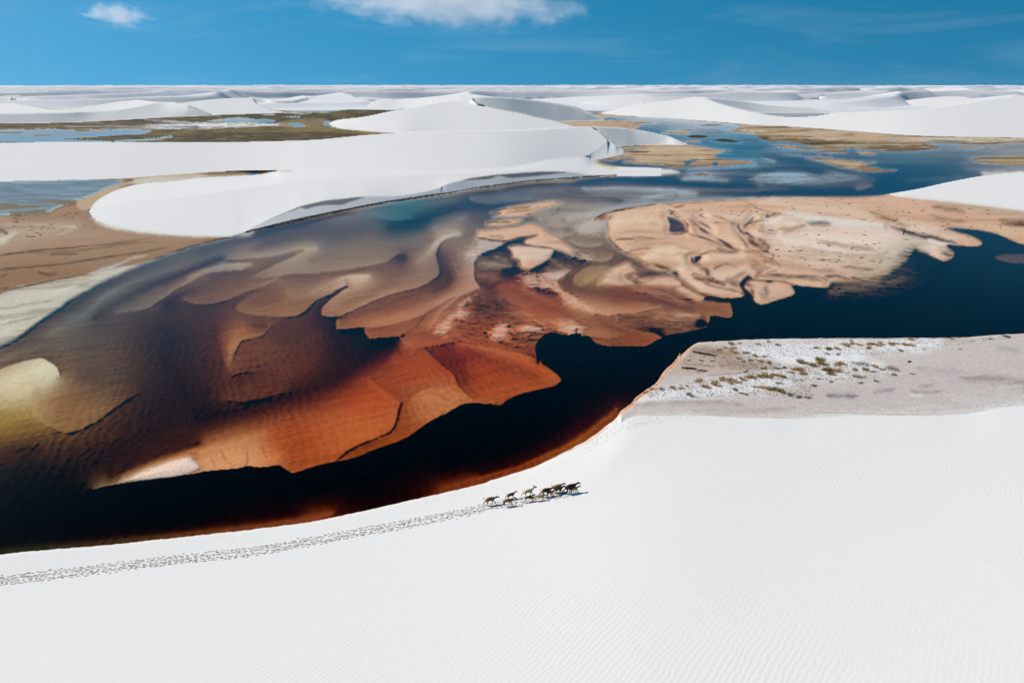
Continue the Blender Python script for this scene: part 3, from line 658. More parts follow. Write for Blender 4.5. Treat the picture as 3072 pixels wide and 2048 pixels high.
for o_, pts, w, dl in [
    ('C', [(400, 560), (470, 590), (540, 560), (610, 545)], 16, -.5), ('C', [(390, 600), (460, 620), (520, 600)], 10, .6), ('C', [(380, 640), (440, 650), (500, 640)], 10, -.5), ('C', [(400, 690), (520, 690), (640, 720), (740, 725)], 20, -.35),
    ('C', [(480, 650), (560, 660), (640, 690)], 9, .4), ('C', [(520, 610), (600, 640), (690, 680)], 9, -.4), ('C', [(380, 755), (480, 760), (600, 760)], 14, .5), ('C', [(400, 800), (500, 820), (600, 830)], 22, -.3), ('C', [(430, 870), (520, 900), (600, 870)], 22, .5),
    ('C', [(320, 1010), (400, 985), (480, 1010)], 12, -.35), ('C', [(300, 1060), (400, 1060), (520, 1100)], 16, .45), ('C', [(360, 1110), (440, 1120), (560, 1160)], 12, .35), ('C', [(380, 970), (400, 980)], 10, -.6), ('C', [(620, 1010), (700, 1060), (800, 1100)], 20, .4),
    ('C', [(200, 1200), (330, 1230), (420, 1240)], 7, .45), ('C', [(190, 1230), (320, 1262), (430, 1270)], 7, -.3), ('C', [(210, 1262), (330, 1295), (440, 1310)], 7, .45), ('C', [(220, 1300), (340, 1330), (450, 1345)], 7, .45), ('C', [(260, 1340), (380, 1372), (500, 1392)], 8, .4), ('C', [(230, 1285), (340, 1312), (440, 1328)], 6, -.25), ('C', [(180, 1290), (300, 1380), (480, 1440), (700, 1465)], 12, -.3),
    ('C', [(430, 1240), (470, 1290), (500, 1340)], 10, -.4), ('C', [(390, 1160), (430, 1230), (450, 1290)], 12, .4), ('C', [(470, 1320), (500, 1350), (520, 1330)], 14, 1.2), ('C', [(560, 1180), (640, 1200), (720, 1230)], 8, -.3), ('C', [(640, 1150), (740, 1190), (860, 1230)], 10, .35), ('C', [(700, 1280), (760, 1330), (800, 1360)], 10, -.4), ('C', [(740, 1240), (850, 1240), (1000, 1260)], 8, .5), ('C', [(750, 1310), (860, 1325), (1000, 1330)], 7, .5), ('C', [(700, 1370), (820, 1390), (960, 1380)], 9, .5), ('C', [(720, 1410), (820, 1420), (940, 1420)], 9, -.35), ('C', [(600, 1400), (720, 1440), (900, 1460)], 8, .5), ('C', [(780, 1340), (880, 1355), (980, 1350)], 8, -.35),
    ('C', [(820, 1130), (960, 1220), (1060, 1300)], 14, -.3), ('C', [(1000, 1190), (1130, 1240), (1280, 1290)], 12, -.35), ('C', [(930, 1230), (1060, 1290), (1200, 1330)], 8, .35), ('C', [(1120, 1215), (1250, 1240), (1350, 1275)], 7, -.3), ('C', [(1150, 1260), (1250, 1280), (1330, 1300)], 6, .3), ('C', [(1290, 1290), (1300, 1330)], 10, 1.2),
    ('C', [(850, 920), (960, 935), (1080, 960), (1160, 1010)], 12, .7), ('C', [(860, 890), (960, 890), (1080, 900)], 10, -.5), ('C', [(1060, 880), (1130, 950), (1200, 1000), (1290, 1030)], 12, -.4), ('C', [(1190, 1030), (1300, 1060), (1400, 1120)], 8, .35), ('C', [(1210, 1045), (1250, 1060)], 8, -.4),
    ('C', [(960, 740), (1000, 790), (960, 830)], 9, -.5), ('C', [(1040, 660), (1120, 700), (1200, 740)], 10, -.4), ('C', [(1060, 620), (1140, 650), (1230, 700)], 8, .5), ('C', [(1000, 860), (1080, 870), (1130, 850)], 10, .7), ('C', [(940, 770), (930, 830), (980, 880)], 12, .8), ('C', [(760, 760), (850, 745)], 10, .6),
    ('C', [(1500, 880), (1640, 910), (1820, 950), (2010, 985)], 9, .4), ('C', [(1560, 895), (1720, 930), (1900, 950)], 8, -.3), ('C', [(1850, 930), (1960, 960), (2020, 975)], 7, -.35), ('C', [(2010, 975), (2200, 1010), (2352, 1020)], 7, .5), ('C', [(1900, 890), (2050, 930), (2200, 990), (2352, 1050)], 10, .35), ('C', [(1950, 1000), (2150, 1060), (2352, 1110)], 10, .25),
    ('C', [(1640, 1150), (1660, 1190), (1640, 1210)], 9, -.4), ('C', [(1660, 1165), (1800, 1180), (1960, 1170)], 9, .4), ('C', [(1700, 1230), (1900, 1260), (2150, 1290)], 7, -.25), ('C', [(1780, 1190), (1950, 1220), (2200, 1250)], 7, .25), ('C', [(1990, 1120), (2150, 1150), (2352, 1160)], 10, -.3), ('C', [(2060, 1150), (2200, 1180), (2352, 1190)], 7, .3), ('C', [(2000, 1200), (2180, 1225), (2352, 1225)], 7, .3),
    ('C', [(60, 560), (40, 640), (60, 760), (60, 830)], 10, .25), ('C', [(150, 600), (190, 700), (260, 820)], 10, -.25), ('C', [(220, 560), (330, 545), (380, 480)], 10, -.3), ('C', [(220, 550), (300, 560), (330, 580)], 8, .3),
    ('C', [(1160, 250), (1180, 310), (1240, 335), (1340, 320)], 8, .2), ('C', [(1060, 260), (1120, 230), (1130, 190)], 9, .25), ('C', [(960, 280), (980, 320), (1040, 350)], 9, -.2), ('C', [(1340, 260), (1440, 250), (1540, 225)], 9, -.25), ('C', [(1400, 300), (1500, 260)], 7, .2), ('C', [(1190, 170), (1300, 180), (1480, 170)], 9, -.15), ('C', [(1130, 200), (1250, 220), (1350, 220)], 8, .15),
    ('B', [(1290, 822), (1340, 850), (1310, 880)], 12, .25), ('B', [(1050, 960), (1160, 905), (1270, 850)], 9, .18), ('B', [(1350, 830), (1440, 815), (1520, 800)], 12, -.2), ('B', [(760, 800), (830, 780), (960, 782)], 10, -.25), ('B', [(2180, 470), (2260, 440), (2352, 410)], 14, -.3), ('B', [(2090, 550), (2150, 480)], 12, -.25), ('B', [(2120, 1200), (2200, 1150), (2240, 1180)], 12, -.3), ('B', [(1950, 1280), (1980, 1220), (2050, 1150)], 12, .25),
    ('H', [(700, 130), (900, 135), (1020, 128)], 5, -.6), ('H', [(900, 160), (1100, 170), (1300, 165)], 5, -.4), ('H', [(720, 205), (800, 225), (870, 250)], 5, .5), ('H', [(1350, 185), (1450, 200), (1540, 190)], 6, -.5), ('H', [(1380, 262), (1480, 268), (1600, 285)], 6, -.5), ('H', [(1180, 330), (1300, 345), (1420, 352)], 5, -.4), ('H', [(1000, 335), (1150, 330)], 5, -.4), ('H', [(1600, 330), (1760, 345), (1950, 350)], 6, .5),
    ('H', [(1760, 385), (1900, 375), (2050, 385), (2200, 402)], 6, -.7), ('H', [(1950, 430), (2100, 440), (2300, 462)], 6, -.6), ('H', [(2000, 460), (2200, 480), (2352, 500)], 5, .4), ('H', [(1750, 450), (1800, 475), (1880, 495)], 7, -.6), ('H', [(1680, 510), (1800, 520), (1950, 540)], 5, .6), ('H', [(1400, 560), (1560, 540), (1760, 530)], 7, -.5), ('H', [(1300, 590), (1450, 575), (1640, 560)], 5, .5), ('H', [(1050, 580), (1150, 565), (1280, 560)], 6, -.5), ('H', [(1000, 640), (1100, 655), (1250, 650)], 6, -.4), ('H', [(1200, 640), (1330, 630), (1450, 655)], 7, -.5),
    ('H', [(1640, 660), (1740, 625), (1880, 605), (2020, 610)], 9, -.7), ('H', [(1800, 650), (1960, 625), (2120, 640)], 8, -.6), ('H', [(1900, 680), (2080, 660), (2250, 665)], 7, -.5), ('H', [(1750, 690), (1900, 700), (2050, 690)], 6, .5), ('H', [(2150, 610), (2280, 640), (2352, 660)], 6, .5), ('H', [(2100, 720), (2250, 705), (2352, 700)], 6, -.4), ('H', [(1720, 575), (1860, 570), (2000, 585)], 6, -.4), ('H', [(700, 650), (900, 640), (1000, 650)], 5, -.4),
    ('I', [(150, 640), (350, 640), (560, 690), (800, 740)], 7, -.5), ('I', [(300, 680), (500, 720), (750, 770)], 6, .5), ('I', [(200, 790), (400, 800), (650, 790), (900, 760)], 8, -.5), ('I', [(80, 850), (350, 860), (700, 850)], 6, -.35), ('I', [(400, 830), (650, 820), (850, 800)], 5, .4), ('I', [(1040, 640), (1200, 650), (1400, 655)], 6, -.4), ('I', [(1250, 655), (1450, 670), (1620, 684)], 5, .7), ('I', [(1100, 575), (1300, 570), (1500, 590)], 6, -.4), ('I', [(600, 575), (850, 590), (1000, 600)], 5, -.4), ('I', [(1000, 540), (1250, 545), (1500, 535)], 5, -.4), ('I', [(1650, 600), (1800, 640), (1900, 660)], 6, -.4), ('I', [(1300, 740), (1500, 720), (1750, 700)], 8, -.3), ('I', [(100, 500), (300, 515), (520, 530)], 5, -.5), ('I', [(620, 540), (800, 560), (1000, 560)], 5, -.4), ('I', [(1850, 640), (2100, 650), (2352, 645)], 5, .5), ('I', [(1830, 690), (2100, 685), (2352, 680)], 6, -.4), ('I', [(0, 590), (120, 605)], 6, -.5), ('I', [(1950, 520), (2150, 530), (2352, 520)], 5, -.4), ('I', [(1120, 730), (1180, 790), (1100, 850)], 12, .5),
    ('C', [(1350, 45), (1600, 58), (1900, 52), (2250, 66)], 7, -.35), ('C', [(1880, 100), (1980, 80), (2150, 66), (2352, 62)], 9, -.4), ('C', [(1700, 95), (1900, 110), (2100, 118)], 7, .3), ('C', [(1330, 95), (1500, 82), (1700, 85)], 6, -.25),
    ('G', [(0, 640), (200, 660), (360, 720)], 14, -.15), ('G', [(60, 700), (220, 720), (330, 750)], 8, .14), ('G', [(120, 820), (60, 860)], 10, .2), ('G', [(20, 720), (140, 790)], 8, .12), ('F', [(2100, 640), (2200, 700), (2320, 770)], 10, .12), ('F', [(2060, 660), (2180, 740)], 8, -.1), ('F', [(1500, 540), (1600, 620), (1750, 720)], 10, -.12), ('F', [(1540, 690), (1680, 730), (1790, 745)], 7, .1), ('F', [(1560, 780), (1700, 780), (1790, 760)], 7, .1),
    ('F', [(200, 1180), (260, 1280), (330, 1330)], 12, .14), ('F', [(420, 1150), (440, 1230), (430, 1320)], 12, .14), ('F', [(560, 1120), (600, 1230), (640, 1320)], 12, .12), ('F', [(100, 1230), (150, 1330)], 12, .12), ('F', [(300, 1200), (360, 1300)], 12, -.1), ('F', [(660, 1160), (740, 1240), (760, 1320)], 14, -.1),
]:
    etch(o_, pts, w, dl)
# wind and current ripples pressed into the shallow bed
rip = np.sin((WX * .93 + WY * .36 + .9 * fbm(WX * .35, WY * .35, 2, 341)) * 2 * np.pi / .95) * smooth(115, 75, WY)
TONE = np.maximum(TONE * (1 + .07 * rip * (.5 + .9 * fbm(WX * .12, WY * .12, 2, 343))), .02)
for n, p in enumerate(FRINGE):
    sl, d = sdf(p, 18, 4.0, 90 + n)
    f = fbm(WX[sl] * 1.1 + WY[sl] * .25, WY[sl] * 2.2 - WX[sl] * .4, 4, 190 + n, .65)
    m = smooth(7.0, -4.0, d + 7.0 * f) * .9
    TONE[sl] = TONE[sl] * (1 - m) + .03 * m
edge = smooth(-0.3, 4.5, LAND)
TONE = TONE * edge
H = np.zeros((NY, NX))
path = 1 / np.sin(np.arctan(TT)) + 1 / SUN_DIR[2]
DEPTH = 1.28 * TONE / path
H = np.where(LAND > 0, -DEPTH - 0.006, 0.02 + 0.30 * (1 - np.exp(LAND / 9.0)))
landness = (LAND <= 0)
relief = 0.05 * fbm(WX * .16, WY * .28, 4, 71) + 0.03 * fbm(WX * .7, WY * 1.1, 3, 73)
H = np.where(landness, np.maximum(H + relief * np.minimum(1, -LAND / 6), .012), H)
POOL = np.full((NY, NX), 60.0)
REG0 = np.zeros((NY, NX), int); EMERGED = np.zeros((NY, NX), bool)
for n, (p, t) in enumerate(POOLS):
    sl, d = sdf(p, 10, .5, 140 + n)
    POOL[sl] = np.minimum(POOL[sl], d)
    dep = 1.45 * t / path[sl] * smooth(0.2, -3.5, d) * np.clip(1 + 1.1 * fbm(WX[sl] * .10, WY[sl] * .28, 4, 160 + n, .65), .15, 2) + .004
    emerge = fbm(WX[sl] * .022, WY[sl] * .07, 4, 180 + n, .62) < (.27 if (p[0][1] < 640 and p[0][0] < 1400) else 9)
    H[sl] = np.where((d > 0.2) & landness[sl] & (REG0[sl] == 0), np.minimum(H[sl], .012 + np.maximum(H[sl] - .012, 0) * smooth(0, 9, d)), H[sl])
    EMERGED[sl] |= (d < .2) & landness[sl] & ~emerge
    H[sl] = np.where((d < 0.2) & landness[sl] & emerge, -dep, np.where((d < .2) & landness[sl], .02, H[sl]))

# ------------------------------------------------------------------ colours of the ground (sand, with mirrored sky blue put into the far bed)
def paint_seeds():
    S = [('A', 700, 1000, (167, 179, 178)), ('A', 1400, 620, (167, 175, 182)), ('A', 900, 800, (172, 184, 187)), ('A', 300, 1250, (205, 205, 180)), ('A', 800, 1200, (174, 174, 170)), ('A', 1900, 480, (167, 175, 182)), ('B', 600, 430, (165, 165, 180)),
         ('E', 150, 480, (250, 232, 180)), ('E', 400, 330, (250, 236, 195)), ('E', 100, 850, (225, 190, 80)), ('E', 50, 1000, (200, 165, 50)), ('E', 200, 1350, (120, 170, 160)), ('T', 0, 300, (110, 165, 155)), ('E', 900, 300, (185, 171, 156)), ('E', 600, 650, (225, 180, 115)),
         ('E', 1500, 600, (173, 146, 139)), ('A', 1500, 1250, (185, 166, 162)), ('A', 1750, 720, (214, 184, 150)), ('A', 1850, 900, (202, 161, 131)),
         ('B', 500, 640, (225, 195, 150)), ('B', 900, 600, (222, 198, 155)), ('B', 1400, 620, (220, 198, 160)), ('B', 700, 470, (190, 170, 165)), ('B', 1200, 430, (185, 175, 175)), ('B', 300, 950, (220, 172, 125)), ('B', 700, 1100, (232, 178, 122)), ('B', 1900, 280, (100, 190, 205)),
         ('B', 1400, 850, (245, 205, 170)), ('B', 1500, 1000, (240, 188, 150)), ('B', 1700, 1200, (245, 166, 112)), ('B', 2200, 480, (240, 215, 180)), ('B', 1700, 1300, (235, 148, 92)), ('B', 350, 1350, (240, 166, 100)), ('B', 800, 1300, (204, 150, 112)),
         ('F', 300, 1200, (255, 180, 120)), ('F', 900, 1100, (252, 124, 51)), ('F', 1400, 1000, (255, 133, 64)), ('F', 1500, 700, (252, 117, 43)), ('F', 2150, 720, (255, 162, 102)), ('F', 1900, 420, (248, 115, 41)), ('F', 600, 550, (205, 132, 92)), ('F', 1100, 400, (205, 128, 88)), ('F', 1600, 1200, (235, 126, 40)),
         ('G', 500, 500, (250, 118, 43)), ('G', 900, 450, (252, 127, 54)), ('G', 200, 350, (236, 97, 33)), ('G', 700, 1300, (225, 117, 48)), ('G', 1200, 1100, (235, 144, 64)),
         ('C', 300, 800, (240, 185, 150)), ('C', 150, 700, (200, 165, 145)), ('C', 500, 660, (200, 180, 155)), ('C', 700, 900, (232, 126, 67)), ('C', 1000, 1100, (242, 135, 73)), ('C', 500, 1300, (246, 144, 86)), ('C', 900, 1270, (240, 153, 104)), ('C', 1300, 1250, (245, 171, 124)),
         ('C', 1300, 300, (236, 216, 186)), ('C', 1100, 200, (234, 214, 186)), ('C', 1400, 480, (226, 200, 166)), ('C', 1500, 640, (224, 196, 156)), ('C', 1400, 820, (225, 185, 125)), ('C', 1500, 1090, (242, 175, 132)), ('C', 1700, 980, (220, 139, 88)), ('C', 1900, 1240, (225, 162, 120)), ('C', 1900, 1400, (235, 139, 76)), ('C', 600, 100, (175, 180, 190)),
         ('D', 450, 1110, (235, 165, 110)), ('D', 200, 1220, (235, 185, 155)), ('D', 1700, 930, (200, 185, 165)), ('D', 1000, 1150, (120, 170, 160)), ('I', 2250, 1490, (185, 175, 175)),
         ('H', 900, 790, (228, 228, 228)), ('H', 500, 740, (215, 210, 205)), ('H', 1900, 620, (215, 232, 240)), ('H', 1300, 650, (215, 220, 225)), ('H', 1500, 400, (120, 205, 245)), ('H', 1000, 170, (150, 210, 245)), ('I', 500, 750, (215, 228, 236)), ('I', 1100, 800, (90, 185, 215)), ('I', 1500, 560, (130, 200, 240)), ('I', 950, 850, (225, 205, 200)), ('I', 2200, 680, (215, 210, 205))]  # far bed tinted blue to stand for the mirrored sky
    num = np.zeros((NY, NX, 3)); den = np.zeros((NY, NX, 1))
    for o, x, y, c in S:
        (sx, sy), = px(o, [(x, y)])
        q = ((XX - sx) / 60) ** 2 + ((YY - sy) / 36) ** 2 + 0.35
        w = (1 / q ** 1.7)[..., None]
        num += w * lin(c); den += w
    return num / den

ALB = 0.86                         # photograph brightness of a lit surface -> albedo
RGB = paint_seeds()

_SDF = {}
def sdf_cached(pts, pad, rough, seed):
    key = (tuple(pts), pad, rough, seed)
    if key not in _SDF:
        _SDF[key] = sdf(pts, pad, rough, seed)
    return _SDF[key]

def paint(pts, c, feather=1.5, amt=1.0, rough=1.0, seed=5, mod=None):
    sl, d = sdf_cached(pts, int(feather * 2) + 4, rough, seed)
    m = smooth(feather, -feather, d) * amt
    if mod is not None:
        m = m * np.clip(mod[sl], 0, 1)
    RGB[sl] = RGB[sl] * (1 - m[..., None]) + lin(c) * m[..., None]

def stroke(pts, c, width, amt=1.0, mod=None):
    """a stain or painted relief shading along a line; width in pixels of the survey"""
    P = spline(pts, 6)[0]
    sl = box_of(P, int(width / STEP * 2) + 3)
    wob = min(3.2, .7 * width)
    gx = XX[sl] + wob * WOB1[sl]; gy = YY[sl] + wob * WOB2[sl]
    d2 = np.full(gx.shape, 1e9); n = len(P) - 1
    for i in range(n):
        (ax, ay), (bx, by) = P[i], P[i + 1]
        ex, ey = bx - ax, by - ay
        t = np.clip(((gx - ax) * ex + (gy - ay) * ey) / (ex * ex + ey * ey + 1e-9), 0, 1)
        taper = 0.35 + 0.65 * min(1.0, 6.0 * min(i + .5, n - i - .5) / n)
        d2 = np.minimum(d2, ((gx - ax - t * ex) ** 2 + (gy - ay - t * ey) ** 2) / taper ** 2)
    m = np.exp(-d2 / (width * width)) * amt * np.clip(.92 + .8 * WOB3[sl], 0, 1.2)
    m = np.minimum(m, 1)
    if mod is not None:
        m = m * np.clip(mod[sl], 0, 1)
    RGB[sl] = RGB[sl] * (1 - m[..., None]) + lin(c) * m[..., None]

streak = fbm(WX * .06, WY * .22, 4, 81)
patch = fbm(WX * .035, WY * .05, 4, 83)
fine = fbm(WX * .5, WY * .9, 3, 87)
WOB1 = fbm(XX / 22, YY / 14, 3, 301); WOB2 = fbm(XX / 22, YY / 14, 3, 303); WOB3 = fbm(XX / 30, YY / 9, 4, 305, .65)
TAN, TAN2, PALE = (230, 184, 152), (204, 154, 118), (242, 220, 198)
for k, p in BARS.items():
    paint(p, TAN if k != 'spit' else (250, 215, 190), 1.2, 1.0, .6)
    if k != 'spit':
        paint(p, TAN2, 1.2, .8, .6, mod=smooth(-.05, .55, streak))
        paint(p, PALE, 1.2, .45, .6, mod=smooth(.1, .6, -patch))
for p in FRINGE:
    paint(p, (250, 214, 190), 3.5, .8, 4.0, mod=.7 + 1.2 * fine)
for p in FAR_BARS:
    paint(p, (206, 174, 138), .8, 1.0, .8)
    paint(p, (140, 112, 82), .8, .75, .8, mod=smooth(.0, .45, fbm(WX * .012, WY * .06, 4, 91)))
paint(SPIT, (242, 235, 226), 1.0, 1.0, .5)
# right bar: pale wind-blown belly, olive and brown stains, dark weed at its tip
paint(px('D', [(900, 400), (1250, 360), (1900, 350), (2200, 440), (2500, 520), (2350, 620), (2050, 720), (1700, 720), (1300, 660), (1000, 560)]), (246, 224, 204), 22, .8, 2)
paint(px('D', [(1700, 700), (2000, 560), (2200, 500), (2330, 480), (2300, 560), (2150, 660), (1950, 800), (1700, 820)]), (176, 166, 134), 16, .75, 2, mod=.7 + .6 * streak)
paint(px('D', [(1880, 860), (1640, 850), (1700, 830), (1900, 800), (2020, 740), (2100, 620), (2200, 555), (2270, 560), (2360, 620), (2340, 760), (2150, 850)]), (58, 50, 42), 7, .92, 3, mod=.8 + .9 * fine)
paint(px('D', [(2480, 560), (2580, 560), (2590, 640), (2520, 660), (2470, 610)]), (70, 60, 50), 6, .85, 3, mod=.7 + .9 * fine)
for pts, c, w, a in [
    ([(1400, 500), (1700, 540), (1850, 560)], (170, 140, 112), 9, .6), ([(1560, 715), (1700, 725), (1850, 745)], (120, 100, 70), 6, .7), ([(1100, 590), (1400, 610), (1700, 640), (2000, 640)], (196, 166, 134), 10, .6),
    ([(1000, 700), (1300, 745), (1600, 780)], (190, 150, 124), 9, .6), ([(1320, 745), (1500, 755)], (150, 120, 95), 4, .6), ([(850, 800), (1000, 810), (1250, 820), (1400, 850)], (86, 74, 52), 6, .6), ([(1420, 800), (1560, 810), (1640, 830)], (70, 60, 45), 5, .7),
    ([(1000, 385), (1150, 375), (1250, 345)], (140, 110, 80), 6, .7), ([(860, 310), (930, 300), (990, 255), (1040, 230)], (120, 92, 64), 5, .7), ([(740, 330), (850, 305)], (110, 75, 45), 4, .7),
    ([(640, 340), (660, 390), (700, 430)], (40, 22, 12), 4, .9), ([(690, 375), (740, 370), (790, 350)], (150, 105, 65), 7, .6), ([(740, 470), (800, 520), (860, 560), (910, 590)], (74, 42, 22), 10, .9), ([(820, 470), (900, 520), (910, 550)], (80, 50, 28), 8, .7),
    ([(180, 400), (210, 430), (330, 460), (440, 500)], (70, 45, 25), 3, .85), ([(460, 560), (540, 590), (620, 585), (650, 570)], (92, 54, 30), 8, .85), ([(300, 615), (400, 580), (460, 590)], (100, 66, 40), 3, .8),
    ([(230, 650), (300, 720), (350, 740), (380, 800), (420, 830)], (92, 46, 24), 9, .85), ([(230, 790), (300, 840), (440, 855), (530, 885)], (98, 52, 30), 7, .85), ([(330, 860), (420, 900), (560, 930), (680, 960)], (104, 60, 36), 5, .7), ([(680, 890), (690, 990)], (90, 50, 30), 4, .7),
    ([(540, 830), (620, 870), (660, 880)], (110, 95, 70), 9, .7), ([(430, 740), (480, 710), (560, 700)], (160, 125, 96), 7, .7), ([(770, 720), (830, 760), (800, 810)], (120, 72, 42), 9, .7), ([(880, 660), (950, 700), (870, 740)], (150, 100, 72), 9, .6), ([(900, 590), (960, 620), (940, 660)], (92, 66, 48), 3, .8),
    ([(0, 740), (80, 770), (100, 800)], (96, 66, 22), 7, .9), ([(700, 850), (760, 900), (780, 980)], (120, 72, 48), 8, .75), ([(830, 960), (900, 990), (890, 900)], (110, 105, 95), 9, .6), ([(800, 1030), (880, 1058), (1000, 1025), (1140, 975)], (200, 170, 140), 4, .6),
    ([(20, 420), (120, 425), (180, 400), (180, 340), (150, 300)], (88, 52, 26), 4, .8), ([(0, 160), (100, 190), (160, 165)], (150, 110, 75), 3, .6), ([(60, 205), (100, 250), (140, 280)], (170, 125, 90), 3, .6),
    ([(1840, 230), (1900, 260), (2000, 295), (2100, 330), (2200, 350)], (150, 122, 84), 8, .8), ([(2020, 360), (2100, 385), (2200, 420), (2400, 460), (2600, 510)], (104, 66, 34), 8, .9), ([(2350, 480), (2500, 520), (2700, 545)], (250, 232, 214), 6, .7), ([(2100, 300), (2250, 350), (2450, 375)], (240, 216, 184), 9, .5),
    ([(2400, 180), (2560, 205), (2680, 230)], (140, 112, 76), 10, .7), ([(2350, 255), (2500, 290), (2700, 320)], (150, 122, 90), 6, .6), ([(3000, 300), (3216, 320), (3600, 340)], (110, 84, 50), 12, .7), ([(3020, 330), (3216, 345), (3600, 360)], (70, 48, 26), 7, .8), ([(2300, 100), (2700, 170), (3100, 230), (3500, 280)], (186, 168, 140), 14, .6), ([(2800, 350), (3000, 400), (3300, 480)], (216, 192, 148), 16, .6),
]:
    stroke(px('D', pts), c, w, a)
for pts, c, w, a in [
    ([(1800, 700), (1900, 690), (2050, 720), (2150, 765)], (130, 94, 40), 8, .75), ([(2000, 700), (2120, 760)], (84, 62, 22), 6, .8), ([(1570, 460), (1620, 510), (1690, 570), (1740, 605)], (52, 32, 20), 3, .85), ([(1640, 480), (1700, 465), (1800, 470)], (80, 56, 40), 3, .7), ([(1730, 600), (1800, 570), (1960, 550)], (110, 80, 56), 4, .6),
    ([(1450, 290), (1500, 265), (1600, 228), (1800, 188), (2000, 158)], (64, 42, 26), 3.4, .85), ([(1500, 285), (1560, 265)], (150, 90, 40), 6, .7), ([(400, 462), (540, 480), (640, 490), (760, 468), (940, 437)], (66, 42, 24), 3.4, .9), ([(500, 440), (620, 455), (560, 475)], (150, 105, 70), 5, .6),
    ([(690, 545), (740, 530), (860, 530), (1000, 547), (1080, 560)], (60, 42, 26), 2.6, .8), ([(715, 590), (720, 640), (770, 665), (800, 725), (880, 742), (1000, 685)], (150, 110, 62), 4, .8), ([(520, 235), (640, 200), (780, 195), (880, 175)], (110, 76, 48), 3, .7), ([(650, 240), (760, 220), (900, 205)], (130, 94, 62), 3, .6), ([(480, 330), (560, 318), (700, 320)], (110, 76, 46), 3, .7),
    ([(1820, 850), (1900, 790), (2050, 780), (2130, 800)], (110, 96, 84), 9, .8), ([(1800, 870), (1900, 860), (2000, 820)], (150, 125, 85), 5, .6), ([(1600, 760), (1650, 830), (1740, 870)], (200, 165, 140), 8, .6), ([(980, 800), (1060, 850), (1130, 840)], (170, 125, 70), 5, .7), ([(970, 760), (1080, 740), (1180, 740)], (140, 115, 90), 5, .7),
    ([(1900, 640), (2050, 590), (2200, 580)], (246, 220, 180), 12, .7), ([(1650, 300), (1800, 320), (1950, 350)], (242, 208, 170), 16, .5), ([(1750, 520), (1900, 480), (2100, 470)], (190, 150, 120), 6, .5), ([(1640, 540), (1700, 600)], (50, 30, 18), 3, .7),
    ([(2100, 220), (2150, 240), (2200, 290), (2260, 330), (2280, 400)], (150, 110, 78), 5, .6), ([(2170, 190), (2250, 165)], (90, 66, 46), 2.4, .8),
]:
    stroke(px('C', pts), c, w, a)
for pts, c, w, a in [  # bar relief: cream ridges with brown shading painted beside them
    ([(-500, 330), (-300, 300), (-100, 310), (20, 350)], (246, 214, 176), 14, .6), ([(-420, 250), (-200, 225), (100, 200)], (240, 206, 170), 9, .5), ([(-480, 420), (-250, 400), (-60, 420)], (196, 150, 116), 5, .6), ([(-440, 480), (-250, 455), (-100, 470)], (120, 86, 62), 2.5, .7), ([(-300, 540), (-120, 510), (60, 520), (200, 560)], (190, 146, 112), 6, .6), ([(-100, 570), (60, 560), (180, 590)], (244, 216, 178), 10, .6), ([(0, 640), (120, 660), (200, 720)], (246, 218, 178), 10, .6),
    ([(200, 300), (260, 330), (330, 400), (420, 440)], (148, 106, 74), 3.5, .7), ([(330, 300), (400, 340), (440, 420), (520, 470)], (236, 200, 162), 7, .6), ([(420, 260), (520, 300), (620, 340)], (176, 130, 96), 4, .6), ([(600, 360), (560, 420), (620, 500), (700, 560)], (238, 204, 168), 8, .6), ([(640, 420), (700, 500), (740, 560), (840, 590)], (132, 92, 62), 3.5, .7), ([(440, 500), (560, 540), (680, 580), (800, 600), (900, 650)], (170, 122, 92), 4.5, .7), ([(330, 640), (460, 620), (620, 620), (760, 650)], (244, 212, 180), 10, .6), ([(420, 750), (470, 715), (560, 700), (640, 730)], (128, 100, 78), 3, .8), ([(400, 800), (520, 790), (640, 760), (720, 700)], (242, 206, 172), 9, .6), ([(560, 830), (640, 800), (700, 770)], (150, 112, 80), 4, .6),
    ([(240, 770), (330, 820), (430, 850), (560, 860), (660, 890)], (120, 72, 44), 4, .7), ([(260, 890), (420, 920), (600, 960), (690, 975)], (238, 196, 160), 5, .6), ([(720, 640), (800, 680), (860, 740), (820, 800)], (176, 126, 94), 5, .7), ([(850, 620), (960, 660), (1020, 730), (900, 780)], (150, 108, 80), 3, .7), ([(900, 700), (1000, 740), (1020, 770)], (240, 206, 178), 6, .6), ([(1000, 470), (1250, 520), (1600, 600)], (250, 228, 206), 9, .6), ([(1050, 620), (1400, 660), (1800, 690)], (188, 152, 126), 5, .6), ([(1200, 420), (1500, 470), (1900, 520)], (252, 232, 212), 10, .5), ([(1350, 480), (1600, 530), (1900, 580)], (186, 150, 124), 5, .6), ([(1100, 540), (1350, 570), (1700, 620), (2000, 600)], (204, 170, 142), 6, .6), ([(900, 790), (1100, 800), (1350, 810), (1450, 840)], (70, 60, 42), 4, .7), ([(1650, 810), (1800, 850), (1880, 862)], (60, 52, 40), 2.5, .8), ([(1150, 880), (1250, 862), (1400, 880)], (236, 198, 160), 6, .6),
    ([(700, 230), (860, 250), (980, 290)], (238, 204, 164), 8, .5), ([(860, 330), (1000, 300), (1150, 330)], (244, 226, 202), 12, .7), ([(820, 400), (1000, 420), (1200, 370)], (178, 142, 108), 5, .6), ([(1000, 120), (1300, 150), (1700, 170), (2100, 200)], (214, 176, 136), 8, .5), ([(1100, 190), (1500, 220), (1900, 260)], (238, 204, 166), 8, .5),
]:
    stroke(px('D', pts), c, w, a)
paint(px('D', [(1040, 232), (1100, 222), (1300, 245), (1500, 275), (1720, 300), (1960, 350), (1700, 358), (1480, 348), (1280, 335), (1250, 300), (1150, 270)]), (236, 226, 212), 3, .85, 1)
